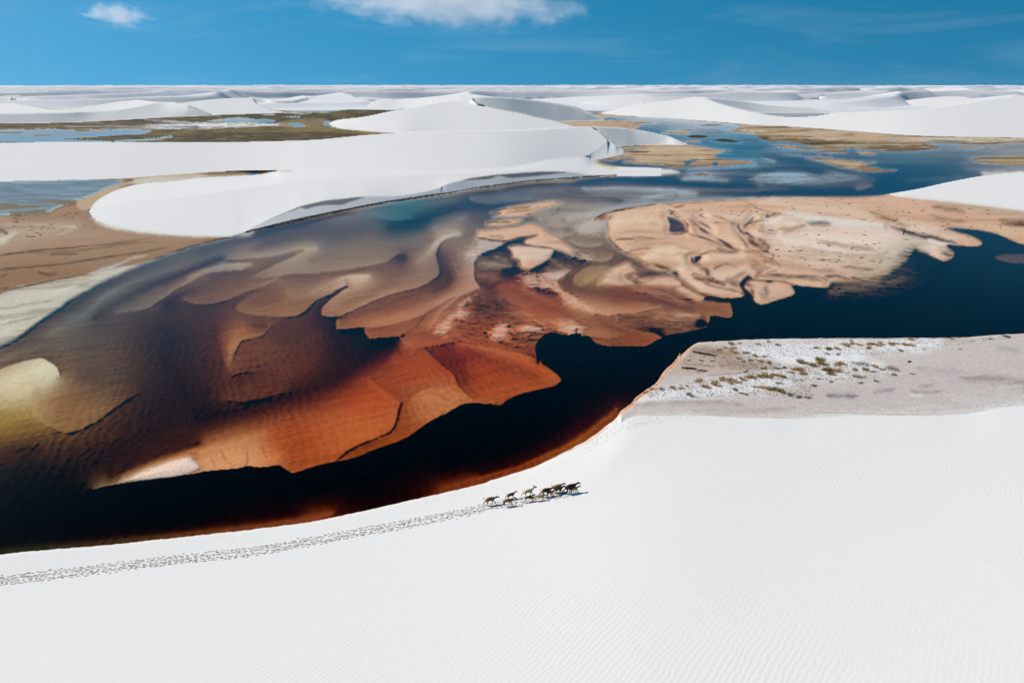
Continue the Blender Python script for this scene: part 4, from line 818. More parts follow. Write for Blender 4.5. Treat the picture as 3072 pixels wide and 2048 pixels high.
paint(px('D', [(1260, 318), (1400, 312), (1490, 335), (1420, 352), (1300, 345)]), (70, 60, 40), 3, .8, 2)
# far green islets and grassy belt
for p in ISLETS[:2]:
    paint(p, (78, 66, 28), .8, 1, .3)
paint(ISLETS[2], (66, 46, 40), .8, 1, .3)
paint(px('I', [(-70, 362), (60, 372), (200, 384), (60, 395), (100, 410), (300, 400), (500, 410), (800, 432), (860, 450), (1050, 455), (1200, 470), (1100, 490), (900, 486), (700, 488), (500, 476), (250, 440), (50, 430), (-40, 400)]), (72, 60, 14), 2.5, .95, 1.5, mod=.75 + 1.2 * fbm(WX * .02, WY * .08, 4, 95))
paint(px('I', [(950, 470), (1300, 470), (1600, 488), (1400, 512), (1100, 520), (960, 500)]), (112, 86, 56), 3, .8, 1.5)
paint(px('I', [(-200, 318), (0, 325), (100, 345), (0, 356), (-200, 340)]), (230, 214, 170), 2, .8, 1.5, mod=.6 + fine)
paint(px('I', [(1300, 405), (1500, 395), (2352, 410), (3000, 415), (3000, 440), (2352, 432), (1900, 440), (1500, 430)]), (230, 222, 196), 2.5, .85, 1.5, mod=.75 + 1.0 * fbm(WX * .03, WY * .1, 3, 96))
paint(px('I', [(1200, 380), (2352, 392), (3000, 395), (3000, 408), (2000, 402), (1300, 392)]), (130, 112, 72), 2, .8, 1, mod=.7 + streak)
paint(px('I', [(1560, 440), (2100, 440), (2352, 430), (3000, 440), (3000, 470), (2000, 462)]), (92, 80, 44), 2, .75, 1, mod=.6 + streak)
paint(px('I', [(1870, 590), (2100, 572), (2352, 562), (3000, 560), (3000, 660), (2352, 655), (2150, 640)]), (176, 152, 112), 3, .8, 1)
paint(px('H', [(-300, 150), (0, 130), (330, 125), (640, 130), (690, 160), (600, 208), (150, 190)]), (198, 166, 134), 2, .7, 1)
stroke(px('H', [(480, 360), (560, 350), (640, 345), (900, 340), (1080, 343)]), (92, 74, 48), 4, .9)
stroke(px('H', [(525, 400), (620, 405), (740, 398)]), (52, 40, 28), 4, .9)
stroke(px('H', [(310, 470), (400, 455), (500, 420)]), (110, 92, 60), 4, .8)
stroke(px('H', [(260, 480), (300, 512), (430, 542), (600, 550)]), (214, 178, 124), 8, .9)
# left flats
LF2 = px('A', [(-1260, 1400), (0, 838), (300, 760), (700, 690), (840, 655), (1000, 620), (1300, 560), (1500, 490), (1700, 425), (2100, 326), (2300, 200), (1500, -100), (-1260, -250)])
paint(LEFT_FLAT, (214, 204, 182), 2, 1, 1)
paint(LEFT_FLAT, (150, 138, 116), 2, .55, 1, mod=smooth(.1, .5, fbm(WX * .10 + WY * .05, WY * .35 - WX * .1, 4, 101)))
paint(LF2, (162, 126, 94), 1.5, 1, 1)
paint(px('A', [(-1260, 700), (0, 300), (500, 250), (900, 250), (1300, 300), (1700, 330), (1300, 345), (700, 400), (0, 480), (-1260, 900)]), (186, 152, 124), 22, .8, 2)
paint(px('A', [(-1260, 1390), (0, 838), (400, 740), (800, 650), (500, 600), (0, 620), (-1260, 900)]), (142, 100, 66), 14, .8, 2, mod=.7 + .6 * streak)
paint(px('A', [(0, 150), (300, 130), (700, 180), (500, 300), (200, 360), (0, 400)]), (204, 178, 152), 16, .7, 4, mod=.6 + patch)
paint(px('A', [(-300, 380), (0, 330), (140, 290), (100, 330), (0, 390)]), (232, 222, 200), 5, .8, 2)
for pts, c, w, a in [
    ([(-600, 600), (0, 498), (200, 470), (420, 445), (640, 430), (800, 410)], (62, 44, 28), 3, .85), ([(800, 410), (950, 400), (1100, 380), (1400, 338)], (84, 62, 42), 2.4, .7), ([(200, 480), (700, 455), (1100, 400), (1400, 375)], (110, 80, 54), 4, .6), ([(450, 490), (700, 484)], (70, 50, 34), 2.5, .8),
    ([(-600, 760), (0, 630), (300, 600), (600, 570), (900, 525), (1200, 480), (1500, 430)], (66, 46, 26), 3, .8), ([(0, 690), (60, 670)], (60, 42, 22), 3, .7), ([(340, 640), (420, 665), (500, 662)], (78, 54, 32), 6, .8), ([(310, 630), (400, 632), (480, 650)], (170, 132, 90), 4, .7),
    ([(-600, 1080), (0, 836), (300, 762), (600, 700), (780, 668)], (58, 38, 20), 2.6, .9), ([(860, 650), (1000, 590), (1120, 552)], (140, 150, 158), 5, .9), ([(800, 660), (1000, 600), (1200, 520), (1330, 500)], (222, 204, 180), 4, .7), ([(0, 250), (300, 250), (600, 250)], (150, 118, 92), 5, .5), ([(500, 250), (680, 245), (540, 310)], (222, 204, 184), 4, .6),
    ([(0, 800), (80, 790)], (60, 42, 26), 3, .8), ([(0, 270), (60, 295)], (96, 80, 52), 6, .8), ([(760, 100), (800, 75), (900, 35), (980, 5)], (72, 58, 46), 3, .8), ([(400, 122), (470, 90), (560, 50), (700, 20), (760, 0)], (116, 78, 44), 6, .8), ([(0, 145), (200, 135), (400, 120)], (110, 84, 56), 4, .8),
    ([(1500, 490), (1700, 428), (1900, 372), (2100, 330), (2300, 272)], (48, 30, 18), 2.6, .9), ([(1400, 530), (1500, 492)], (84, 56, 34), 2.4, .8), ([(0, 1190), (150, 1160), (280, 1120)], (226, 214, 180), 8, .6), ([(100, 960), (300, 930), (480, 900)], (150, 138, 116), 4, .6), ([(50, 1110), (200, 1080), (380, 1030)], (150, 136, 110), 4, .6), ([(400, 880), (520, 830), (700, 760)], (226, 216, 196), 6, .6),
]:
    stroke(px('A', pts), c, w, a)
# shelf round the nose of the white dune, thrown-up white sand
stroke(px('A', [(980, 10), (880, 60), (830, 120), (880, 190), (1000, 235), (1150, 258), (1300, 290)]), (236, 228, 218), 7, .85)
# brown hollow behind the white dune
HOLLOW = cat('J', [(1020, 895), (1500, 855), (2000, 822)], 'K', [(450, 806), (600, 815), (860, 815), (640, 840), (300, 855), (-200, 866), (-600, 905)], 'A', [(800, 90), (700, 0)])
paint(HOLLOW, (196, 166, 130), 2, 1, .6)
paint(px('K', [(0, 838), (150, 822), (450, 812), (610, 822), (560, 845), (300, 852), (100, 856)]), (132, 104, 62), 2, .95, .6)
stroke(px('K', [(430, 838), (520, 835), (605, 826)]), (118, 70, 8), 4, .9)
stroke(px('K', [(640, 815), (760, 822), (840, 820)]), (190, 170, 140), 3, .7)
stroke(px('J', [(1060, 945), (1100, 915), (1200, 900)]), (110, 74, 36), 6, .8)
paint(px('Q', [(-420, 205), (0, 214), (400, 207), (800, 203), (845, 225), (740, 260), (620, 315), (440, 380), (300, 435), (0, 452), (-420, 480)]), (176, 180, 160), 1, 1, .5)
paint(px('Q', [(-420, 205), (0, 214), (400, 207), (800, 203), (845, 225), (740, 260), (620, 315), (440, 380), (300, 435), (0, 452), (-420, 480)]), (66, 76, 66), 1, .9, .5, mod=smooth(-.2, .3, fbm(WX * .18, WY * .35, 4, 401, .7)))
paint(px('Q', [(-420, 240), (0, 250), (220, 218), (300, 214), (0, 275), (-420, 290)]), (84, 74, 54), 1.5, .85, 1.5)
paint(px('Q', [(-420, 205), (0, 212), (280, 210), (160, 235), (0, 250), (-420, 250)]), (120, 118, 104), 1.5, .8, 1)
# wetland in the left distance
wet = fbm(WX * .010, WY * .030, 5, 111, .6)
paint(WETLAND, (92, 78, 56), 1, 1, .4)
paint(WETLAND, (134, 112, 62), 1, .7, .4, mod=smooth(.05, .45, fbm(WX * .02, WY * .05, 4, 115)))
paint(WETLAND, (66, 56, 38), 1, .7, .4, mod=smooth(.05, .45, wet))
paint(px('J', [(1350, 400), (1700, 386), (2352, 388)] + [(2600, 400), (2300, 420), (1900, 436), (1600, 444), (1300, 432)]), (240, 238, 236), 1.5, .95, 1, mod=.75 + 1.6 * fbm(WX * .02, WY * .05, 4, 117))
paint(px('K', [(0, 392), (300, 388), (780, 400), (560, 415), (300, 425), (0, 440)]), (240, 236, 230), 1.2, .95, .8)
paint(px('J', [(1300, 362), (1500, 366), (1700, 376), (1500, 380)]), (226, 220, 214), 1, .9, .6)
paint(px('J', [(600, 400), (900, 395), (1350, 398), (1350, 440), (1000, 448), (600, 430)]), (200, 184, 166), 2, .7, 1, mod=.5 + 1.6 * fbm(WX * .02, WY * .05, 4, 118))
paint(px('K', [(0, 430), (400, 420), (700, 415), (1000, 400), (1150, 420), (1300, 440), (1700, 470), (1830, 480), (1500, 490), (1000, 468), (500, 456), (0, 450)]), (150, 126, 66), 2, .85, 1, mod=.85 + .8 * wet)
paint(px('K', [(680, 385), (900, 350), (1100, 345), (1160, 380), (1100, 400), (1000, 420), (780, 430)]), (170, 142, 108), 2, .6, 1)
paint(px('K', [(0, 462), (700, 470), (1200, 480), (1500, 490), (1300, 515), (800, 530), (0, 560)]), (86, 72, 48), 2, .9, 1, mod=.85 + wet)
stroke(px('K', [(1160, 385), (1200, 415), (1300, 437), (1500, 458), (1700, 472)]), (226, 206, 166), 3.5, .8)
stroke(px('K', [(750, 290), (900, 300), (1000, 298)]), (232, 216, 190), 3, .8)
for n, (p, t) in enumerate(POOLS[-15:-3]):
    paint(p, (214, 222, 212), .4, 1, 1.0, 140 + len(POOLS) - 15 + n)
for n, (p, t) in enumerate(POOLS[-3:]):
    paint(p, (170, 180, 190), .8, .9, 1.0)

RGB[EMERGED] = lin((126, 116, 92))
vg = fbm(WX * .07, WY * .17, 4, 451, .65)
paint(WETLAND, (64, 56, 34), 1, .75, .4, mod=smooth(.12, .4, vg) * (POOL > 0))
paint(WETLAND, (150, 132, 82), 1, .55, .4, mod=smooth(.15, .5, -vg) * (POOL > 0))
for p in FAR_BARS:
    paint(p, (88, 74, 46), .8, .7, .8, mod=smooth(.15, .45, fbm(WX * .03, WY * .17, 4, 453, .65)))
    paint(p, (228, 208, 176), .8, .6, .8, mod=smooth(.2, .5, -fbm(WX * .03, WY * .17, 4, 455, .65)))
# ------------------------------------------------------------------ dunes, raised by slope from their foot lines
WHITE = lin((242, 237, 231))
REGION = np.zeros((NY, NX), int)
DUNE = np.zeros((NY, NX), bool)
YV = YY.copy()                                   # vertex rows, moved onto the dune outlines below

def sm1(v, r):
    if r <= 0 or len(v) < 4:
        return v
    n = int(3 * r + 1)
    k = np.exp(-0.5 * (np.arange(-n, n + 1) / r) ** 2); k /= k.sum()
    a = np.concatenate([2 * v[0] - v[1:n + 1][::-1] if len(v) > n else np.full(n, v[0]), v, 2 * v[-1] - v[-n - 1:-1][::-1] if len(v) > n else np.full(n, v[-1])])
    return np.convolve(a, k, 'valid')

def col_interp(pts, xs):
    P = spline(pts, 4)[0]
    o = np.argsort(P[:, 0], kind='stable')
    return np.interp(xs, P[o, 0], P[o, 1])

def sample_h(X, Y):
    i = np.clip((X - X0) / STEP, 0, NX - 1.01); j = np.clip((Y - Y0) / STEP, 0, NY - 1.01)
    ii, jj = np.rint(i).astype(int), j.astype(int); fy = j - jj
    return H[jj, ii] * (1 - fy) + H[np.minimum(jj + 1, NY - 1), ii] * fy

def curtain(region, curves, colour=WHITE, x0=None, x1=None, soft=0, soft_from=0, hs_r=8, snap=()):
    """curves from the foot (near) to the crest (far): (points, height rule)"""
    global H
    lo = max(min(p[0] for p in c[0]) for c in curves) if x0 is None else x0
    hi = min(max(p[0] for p in c[0]) for c in curves) if x1 is None else x1
    i0, i1 = max(0, int(math.ceil((lo - X0) / STEP))), min(NX - 1, int((hi - X0) / STEP))
    xs = XS[i0:i1 + 1]
    ys, hs, ds = [], [], []
    for k, (pts, rule) in enumerate(curves):
        y = col_interp(pts, xs)
        if k:
            y = np.minimum(y, ys[-1] - 0.02)
        t = tan_dep(xs, y)
        if isinstance(rule, tuple) and rule[0] == 's':
            s = math.tan(math.radians(rule[1]))
            if rule[1] > 15:                      # the slope is measured square to the foot line, not along the ray
                a, dy, dz = rays(xs, ys[-1])
                xp = sm1(ds[-1] * a / dy, 9); dp = sm1(ds[-1], 9)
                gx, gd = np.gradient(xp), np.gradient(dp)
                s = s * np.clip(np.abs(gx) / np.hypot(gx, gd), .16, 1)
            h = sm1((hs[-1] + s * (CAM_H / t - ds[-1])) / (1 + s / t), 2 if rule[1] > 15 else hs_r)
        elif isinstance(rule, tuple) and rule[0] == 'g':
            s = math.tan(math.radians(rule[1]))
            h = (hs[-1] + s * (CAM_H / t - sm1(ds[-1], hs_r))) / (1 + s / t)
        elif isinstance(rule, tuple) and rule[0] == 'PL':
            s = math.tan(math.radians(rule[1])); fp, fh = rule[2]
            hf = sm1(np.interp(XS, [p[0] for p in fp], fh), 30)
            df = sm1((CAM_H - hf) / tan_dep(XS, col_interp(fp, XS)), 20)[i0:i1 + 1]; hf = hf[i0:i1 + 1]
            h = (hf + s * (CAM_H / t - df)) / (1 + s / t)
        elif isinstance(rule, tuple) and rule[0] == 'A2':
            s = math.tan(math.radians(rule[1]))
            v = (hs[-1] + s * (CAM_H / t - ds[-1])) / (1 + s / t)
            fp, fh = rule[3]; sg = math.tan(math.radians(4.6))
            hf = sm1(np.interp(XS, [p[0] for p in fp], fh), 30)[i0:i1 + 1]
            df = sm1((CAM_H - sm1(np.interp(XS, [p[0] for p in fp], fh), 30)) / tan_dep(XS, col_interp(fp, XS)), 20)[i0:i1 + 1]
            h0 = (hf + sg * (CAM_H / t - df)) / (1 + sg / t)
            k0 = int(np.searchsorted(xs, rule[2])) - 1
            fade = np.clip((xs - xs[k0]) / (xs[-1] - xs[k0]), 0, 1)
            h = np.where(xs > xs[k0], (1 - fade) * h0[k0] * 1.0 + fade * v[-1], h0)
            h = np.where(xs > xs[k0], sm1(np.maximum(h, .15), 3), np.maximum(h, .15))
        elif isinstance(rule, tuple) and rule[0] == 'M':
            v = np.interp(xs, [p[0] for p in pts], rule[1])
            h = sm1(np.where(xs > rule[2], sample_h(xs, y), sm1(v, hs_r)), 3)
        elif isinstance(rule, tuple) and rule[0] == 'H':
            h = sm1(sample_h(xs, y), 3)
        elif isinstance(rule, tuple) and rule[0] == 'd':
            h = hs[-1] + rule[1]
        else:
            v = np.atleast_1d(np.array(rule, float))
            h = np.full_like(xs, v[0]) if len(v) == 1 else sm1(np.interp(xs, [p[0] for p in pts], v), hs_r)
        d = (CAM_H - h) / t
        if k:
            d = np.maximum(d, ds[-1] + 0.02)
            h = CAM_H - d * t
        ys.append(y); hs.append(h); ds.append(d)
    sub = np.s_[:, i0:i1 + 1]
    Yg, Tg = YY[sub], TT[sub]
    Hn = np.full(Yg.shape, np.nan)
    soft_ok = np.zeros(Yg.shape, bool)
    for k in range(len(curves) - 1):
        m = (ds[k + 1] - ds[k])
        t = (hs[k + 1] - hs[k]) / m
        h = (hs[k][None] + t[None] * (CAM_H / Tg - ds[k][None])) / (1 + t[None] / Tg)
        sel = (Yg <= ys[k][None] + (0 if k else 1e-6)) & (Yg > ys[k + 1][None])
        Hn = np.where(sel, h, Hn)
        if k >= soft_from:
            soft_ok |= sel
    ok = ~np.isnan(Hn)
    if soft:
        w = soft_ok.astype(float); a = np.where(soft_ok, Hn, 0)
        Hn = np.where(soft_ok, blur(a, soft) / np.maximum(blur(w, soft), 1e-6), Hn)
    sub_h = H[sub]; sub_h[ok] = Hn[ok]; H[sub] = sub_h
    r = REGION[sub]; r[ok] = region; REGION[sub] = r
    du = DUNE[sub]; du[ok] = True; DUNE[sub] = du
    if colour is not None:
        c = RGB[sub]; c[ok] = colour; RGB[sub] = c
    yv = YV[sub]; yv[ok] = Yg[ok]; YV[sub] = yv
    cols = np.arange(i0, i1 + 1)
    for k in range(len(curves)):
        j = np.rint((ys[k] - Y0) / STEP).astype(int)
        g = (j >= 0) & (j < NY)
        if k == len(curves) - 1 or k == 0:
            g &= (ys[0] - ys[-1]) > 1.0
        jj, cc = j[g], cols[g]
        if k not in (0, len(curves) - 1) and k not in snap:
            continue
        YV[jj, cc] = ys[k][g]
        if soft and k == len(curves) - 1 or (soft and soft_from == 0 and k == 0):
            d = 1 if k else -1
            inner = np.clip(np.where(ok[jj, cc - i0], jj, jj + d), 0, NY - 1)
            H[jj, cc] = H[inner, cc]
        else:
            H[jj, cc] = hs[k][g]
        DUNE[jj, cc] = True
        REGION[jj, cc] = region
        if colour is not None:
            RGB[jj, cc] = colour
    return ok

# distance, left
curtain(4, [(px('K', [(440, 262), (560, 245), (900, 235), (1100, 222), (1300, 213), (1560, 209), (1720, 200)]), .3), (px('K', [(440, 165), (560, 172), (700, 190), (830, 185), (980, 155), (1100, 155), (1400, 168), (1720, 184)]), ('s', 30)), (px('K', [(440, 152), (700, 172), (980, 138), (1400, 150), (1720, 172)]), ('d', .6))])
curtain(4, [(px('J', [(-1300, 215), (0, 226), (290, 240), (700, 238), (840, 236)]), .3), (px('J', [(-1300, 150), (0, 155), (100, 157), (250, 175), (500, 200), (700, 218), (840, 234)]), ('s', 30)), (px('J', [(-1300, 140), (0, 145), (250, 163), (500, 190), (840, 229)]), ('d', .4))])
paint(px('J', [(280, 236), (440, 236), (740, 234), (830, 236), (600, 262), (520, 270), (440, 268), (350, 252)]), (74, 60, 54), .8, .95, .3)
curtain(6, [(px('K', [(-330, 326), (-210, 322), (0, 319), (300, 307), (560, 300), (760, 294), (980, 297)]), .3), (px('K', [(-330, 240), (-210, 214), (0, 186), (200, 168), (440, 164), (500, 205), (560, 244), (740, 289), (980, 296)]), ('g', 4.5))])
curtain(5, [(px('J', [(-1300, 395), (0, 386), (600, 379), (1000, 361), (1340, 342), (1640, 324), (1900, 317)]), .3), (px('J', [(-1300, 302), (0, 301), (450, 298), (900, 283), (1150, 258), (1390, 213), (1590, 213), (1700, 240), (1800, 272), (1900, 315)]), ('s', 30)), (px('J', [(-1300, 200), (0, 209), (150, 222), (300, 245), (440, 267), (560, 268), (700, 254), (820, 236), (1000, 206), (1190, 180), (1390, 196), (1590, 206), (1750, 250), (1900, 312)]), ('d', 1.0))])
curtain(7, [(px('K', [(1320, 229), (1450, 246), (1600, 254), (1870, 257), (2352, 300)]), .3), (px('K', [(1320, 226), (1500, 205), (1700, 182), (1860, 168), (2100, 160), (2352, 150)]), ('g', 4.0))])
curtain(7, [(px('Z', [(235, 483), (400, 498), (520, 502), (700, 500), (1050, 470)]), .3), (px('Z', [(235, 481), (400, 462), (560, 440), (750, 432), (900, 430), (1050, 438)]), ('g', 4.5))])
curtain(7, [(px('Z', [(1330, 475), (1400, 473), (1710, 473)]), .3), (px('Z', [(1330, 473), (1390, 455), (1430, 443), (1550, 441), (1660, 446), (1710, 471)]), ('s', 30))])
curtain(7, [(px('Z', [(1695, 484), (1750, 489), (1900, 496), (2160, 505)]), .3), (px('Z', [(1695, 482), (1800, 463), (1950, 446), (2050, 444), (2110, 452), (2160, 470)]), ('g', 5.0))])
# right far dune and its grey lee
curtain(8, [(px('Z', [(868, 520), (1110, 517), (1350, 518), (1570, 520)]), .3), (px('Z', [(868, 449), (950, 455), (1080, 470), (1200, 487), (1330, 494), (1450, 508), (1570, 519)]), ('s', 30))])
curtain(8, [(cat('H', [(315, 62), (700, 92), (1000, 107), (1400, 137), (1700, 162)], 'I', [(300, 298), (900, 343), (1300, 373), (1700, 386), (2352, 396), (3000, 402)]), .25),
            (px('Z', [(405, 521), (600, 481), (760, 462), (870, 449), (960, 480), (1100, 515), (1230, 537), (1370, 538), (1560, 516), (1900, 500), (2050, 481), (2352, 440), (2700, 400)]), ('g', 6.0))], hs_r=25)
# central dune: lee face, then its white back
curtain(9, x0=px('L', [(636, 0)])[0][0], curves=[(px('L', [(600, 395), (1000, 388), (1390, 373), (1600, 366), (1840, 359)]), .3), (px('L', [(600, 172), (630, 170), (700, 159), (850, 157), (1000, 165), (1200, 186), (1400, 215), (1560, 250), (1700, 308), (1840, 357)]), ('s', 30)), (px('L', [(600, 168), (700, 155), (850, 152), (1000, 161), (1200, 180), (1400, 206), (1560, 238), (1700, 296), (1840, 352)]), ('d', .3))])
curtain(9, [(cat('K', [(1165, 393), (1200, 414), (1300, 438), (1500, 457), (1700, 472), (1840, 479)], 'L', [(200, 473), (400, 467), (900, 463), (1300, 446), (1612, 432)]), .3),
            (cat('K', [(1165, 389), (1250, 362), (1400, 346), (1540, 325), (1700, 290), (1880, 257), (2100, 215), (2300, 192)], 'L', [(560, 187), (630, 170), (680, 205), (780, 245), (930, 280), (1100, 310), (1240, 345), (1390, 375), (1500, 405), (1612, 430)]), ('g', 5.6))], hs_r=25)
# white sheet between the wetland and the river, and the two lee faces at its right end
curtain(9, [(cat('L', [(1690, 606), (1850, 601), (2010, 592), (2150, 582), (2352, 577)], 'H', [(980, 343), (1092, 344.5)]), .2), (cat('L', [(1690, 426), (1720, 425), (1900, 432), (2100, 450), (2250, 475), (2352, 497)], 'H', [(920, 272), (1000, 306), (1092, 342)]), ('s', 23))])
FOOT = (cat('J', [(-1300, 935), (0, 907), (500, 897), (1000, 886), (1500, 852), (2000, 820)], 'K', [(600, 813), (900, 818)], 'L', [(0, 820), (900, 800), (1400, 735), (1690, 700), (2100, 670)]), [.1, .1, .1, .1, .1, .2, .3, 1.5, 3.0, 3.2, 2.2, .8, .2])
XSW = px('L', [(1660, 0)])[0][0]
curtain(10, [(cat('J', [(-1300, 935), (0, 907), (500, 897), (1000, 886), (1500, 852), (2000, 820)], 'K', [(600, 813), (900, 818)], 'L', [(0, 820), (900, 800), (1400, 735), (1650, 706), (1690, 691), (1730, 652), (1800, 612), (1872, 547)]), ('PL', 4.6, FOOT)),
             (cat('J', [(-1300, 580), (0, 571), (1000, 566), (1900, 566)], 'K', [(200, 566), (500, 560), (1000, 545), (1300, 520), (1500, 500), (1840, 478)], 'L', [(200, 472), (400, 466), (900, 462), (1300, 445), (1600, 429), (1690, 425), (1720, 427), (1780, 460), (1872, 546)]), ('PL', 4.6, FOOT))])
curtain(10, [(px('L', [(1655, 718), (1730, 713), (1900, 690), (1990, 665), (2022, 641)]), .15), (px('L', [(1655, 704), (1690, 691), (1730, 652), (1800, 612), (1872, 547), (1940, 590), (1975, 602), (2022, 640)]), ('A2', 18, px('L', [(1873, 0)])[0][0], FOOT))])
# white dune along the far bank, with the slumped scarp above the water
curtain(10, [
    (cat('A', [(798, 102), (830, 150), (900, 195), (1050, 245), (1300, 290), (1700, 323), (2000, 329), (2150, 316)], 'B', [(500, 396), (700, 346), (900, 299), (1100, 256), (1400, 196), (1700, 141), (2000, 96), (2300, 52)], 'L', [(700, 976), (850, 955), (1200, 912), (1500, 890), (1700, 876), (1950, 862), (2352, 862)]), .05),
    (cat('A', [(798, 100), (830, 146), (900, 190), (1050, 238), (1300, 283), (1700, 317), (2000, 322), (2150, 304)], 'B', [(400, 408), (520, 342), (640, 284), (800, 222), (900, 178), (1000, 155), (1120, 128), (1300, 110), (1480, 89), (1780, 84), (2000, 51), (2150, 13)], 'L', [(400, 946), (560, 902), (650, 884), (850, 856), (1000, 845), (1200, 830), (1300, 824), (1500, 827), (1700, 853), (1950, 860), (2352, 859)]), ('s', 27)),
    (cat('P', [(267, 631.5), (330, 612), (430, 600), (560, 590), (700, 570), (850, 552), (1000, 535), (1200, 528), (1400, 520), (1600, 510), (1700, 508), (1780, 507), (1984, 515)]), [.06, .9, 1.5, 1.9, 2.3, 2.7, 3.0, 3.2, 3.3, 3.0, 2, .9, .12]),
    (cat('P', [(267, 631), (290, 604), (330, 580), (370, 565), (430, 552), (520, 545), (600, 535), (700, 530), (790, 523), (850, 509), (950, 507), (1100, 508), (1200, 509), (1500, 503), (1667, 476), (1763, 471), (1770, 477), (1780, 485), (1800, 495), (1833, 501), (1984, 505)]), ('H',)),
], hs_r=14, snap=(1,))
# right near dune
curtain(11, [(px('I', [(1148, 913), (1300, 936), (1600, 967), (2000, 1012), (2352, 1056), (3000, 1140)]), .25), (px('I', [(1148, 908), (1400, 865), (1700, 800), (1990, 748), (2100, 735), (2352, 715), (3000, 680)]), ('g', 5.5))], hs_r=14)
# near bank: big white dune in front, grey flat with its low cut edge
EDGE = cat('T', [(-990, 640), (0, 503), (300, 472), (700, 440), (1000, 408), (1300, 378), (1700, 335), (1900, 310), (2100, 285), (2352, 240)], 'X', [(0, 370), (450, 240), (900, 100), (1200, 0)], 'G', [(1050, 1255), (1300, 1130), (1450, 1040), (1550, 960), (1640, 890), (1690, 820), (1780, 750), (1830, 690), (1930, 620), (2010, 560), (2070, 470), (2170, 370), (2220, 290)], 'D', [(90, 1550), (250, 1420), (400, 1395), (800, 1375), (1300, 1365), (2352, 1360)], 'V', [(2000, 22), (2352, 0), (3200, -45)])
EDGE = [tuple(q) for q in spline(EDGE, 7)[0]]
EDGE = [(x, y + 1.6 * float(fbm(np.array([x / 16]), np.array([y / 16]), 3, 77)[0])) for x, y in EDGE]
NE = len(EDGE)
RIM = [(x + (4 if x > 1850 and x < 2060 else 0), y + 5 + (7 if 1850 < x < 2060 else 0)) for x, y in EDGE]
FLAT_EDGE = cat('P', [(-430, 1790), (800, 1625), (1400, 1500), (1650, 1400), (1780, 1330), (1850, 1275)], 'V', [(0, 497), (200, 492), (400, 490), (800, 505), (1000, 509), (1300, 492), (1700, 490), (2000, 480), (2352, 430), (3200, 400)])
curtain(1, [
    ([(-430, 2290), (1500, 2290), (3500, 2290)], [2.4, 4.0, 6.0]),
    ([(x, y + (5 * float(fbm(np.array([x / 40]), np.array([y / 40]), 3, 431)[0]) if x > 1900 else 0)) for x, y in FLAT_EDGE], [.34, .34, .36, .38, .42, .46] + [.50] * 10),
    (RIM, [.10 if x < 1640 else .2 if x < 1860 else .5 for x, y in RIM]),
    (EDGE, .02),
], hs_r=30)
_r1 = (REGION == 1)
_fy = col_interp(FLAT_EDGE, XS)[None]
_w = blur(_r1.astype(float), 0.01)
def blur_x(a, r):
    k = np.exp(-0.5 * (np.arange(-int(3 * r), int(3 * r) + 1) / r) ** 2); k /= k.sum(); n = len(k) // 2
    p = np.pad(a, ((0, 0), (n, n)), mode='edge'); out = np.zeros_like(a)
    for q in range(len(k)):
        out += k[q] * p[:, q:q + a.shape[1]]
    return out
_in = _r1 & (YY > _fy)
_hb = blur_x(np.where(_in, H, 0), 55) / np.maximum(blur_x(_in.astype(float), 55), 1e-6)
_m = smooth(0, 150, YY - _fy) * _in
H = H * (1 - _m) + _hb * _m
curtain(2, [(FLAT_EDGE[5:], .50), (RIM, [.10 if x < 1640 else .2 if x < 1860 else .5 for x, y in RIM]), (EDGE, .02)], colour=lin((214, 200, 190)), x0=1862)
trans = fbm(WX * .12, WY * .5, 4, 411)
stroke([(x, y - 3) for x, y in FLAT_EDGE[6:]], (240, 235, 228), 9, .95, mod=.75 + .9 * trans)
bn = fbm(WX * .25, WY * .5, 4, 131); bn2 = fbm(WX * .8, WY * 1.6, 3, 133)
paint(px('R', [(40, 890), (120, 800), (500, 700), (900, 640), (1300, 560), (1700, 540), (1900, 600), (1900, 700), (1400, 790), (700, 850), (200, 900)]), (246, 242, 238), 7, 1.0, 2, mod=.9 + bn)
paint(px('S', [(-300, 150), (300, 140), (1200, 140), (1500, 150), (1250, 270), (700, 290), (1000, 480), (700, 520), (300, 560), (0, 560), (-300, 520), (-600, 420), (-700, 250)]), (246, 242, 238), 7, 1.0, 3, mod=.85 + bn)
paint(px('R', [(520, 330), (720, 215), (1000, 240), (1350, 330), (1650, 440), (1500, 520), (900, 560), (450, 570), (400, 530)]), (206, 178, 158), 6, .85, 2)
paint(px('R', [(720, 240), (1000, 260), (1250, 340), (1000, 360), (750, 290)]), (150, 120, 100), 5, .7, 2, mod=.7 + bn)
paint(px('R', [(1000, 380), (1350, 400), (1650, 450), (1400, 510), (1000, 440)]), (140, 124, 108), 6, .7, 2, mod=.6 + bn)
for pts, c, w, a in [([(700, 292), (850, 325), (970, 345)], (60, 46, 38), 3, .9), ([(570, 483), (650, 492), (740, 497)], (52, 42, 38), 3, .9), ([(740, 520), (860, 518)], (90, 76, 66), 4, .8), ([(560, 430), (750, 440), (960, 470)], (130, 100, 80), 3, .6), ([(890, 570), (1100, 555), (1300, 535)], (100, 76, 60), 2, .7), ([(1310, 532), (1350, 520)], (50, 38, 30), 2, .9), ([(1500, 500), (1570, 478)], (70, 56, 40), 2.4, .8), ([(30, 930), (300, 900), (800, 880), (1300, 920)], (176, 160, 148), 9, .7), ([(1300, 960), (1700, 920), (1950, 880)], (216, 206, 198), 4, .6), ([(700, 980), (1300, 990), (1900, 960)], (184, 166, 154), 8, .6), ([(800, 1035), (1300, 1060), (1900, 1065)], (190, 170, 152), 2, .6)]:
    stroke(px('R', pts), c, w, a)
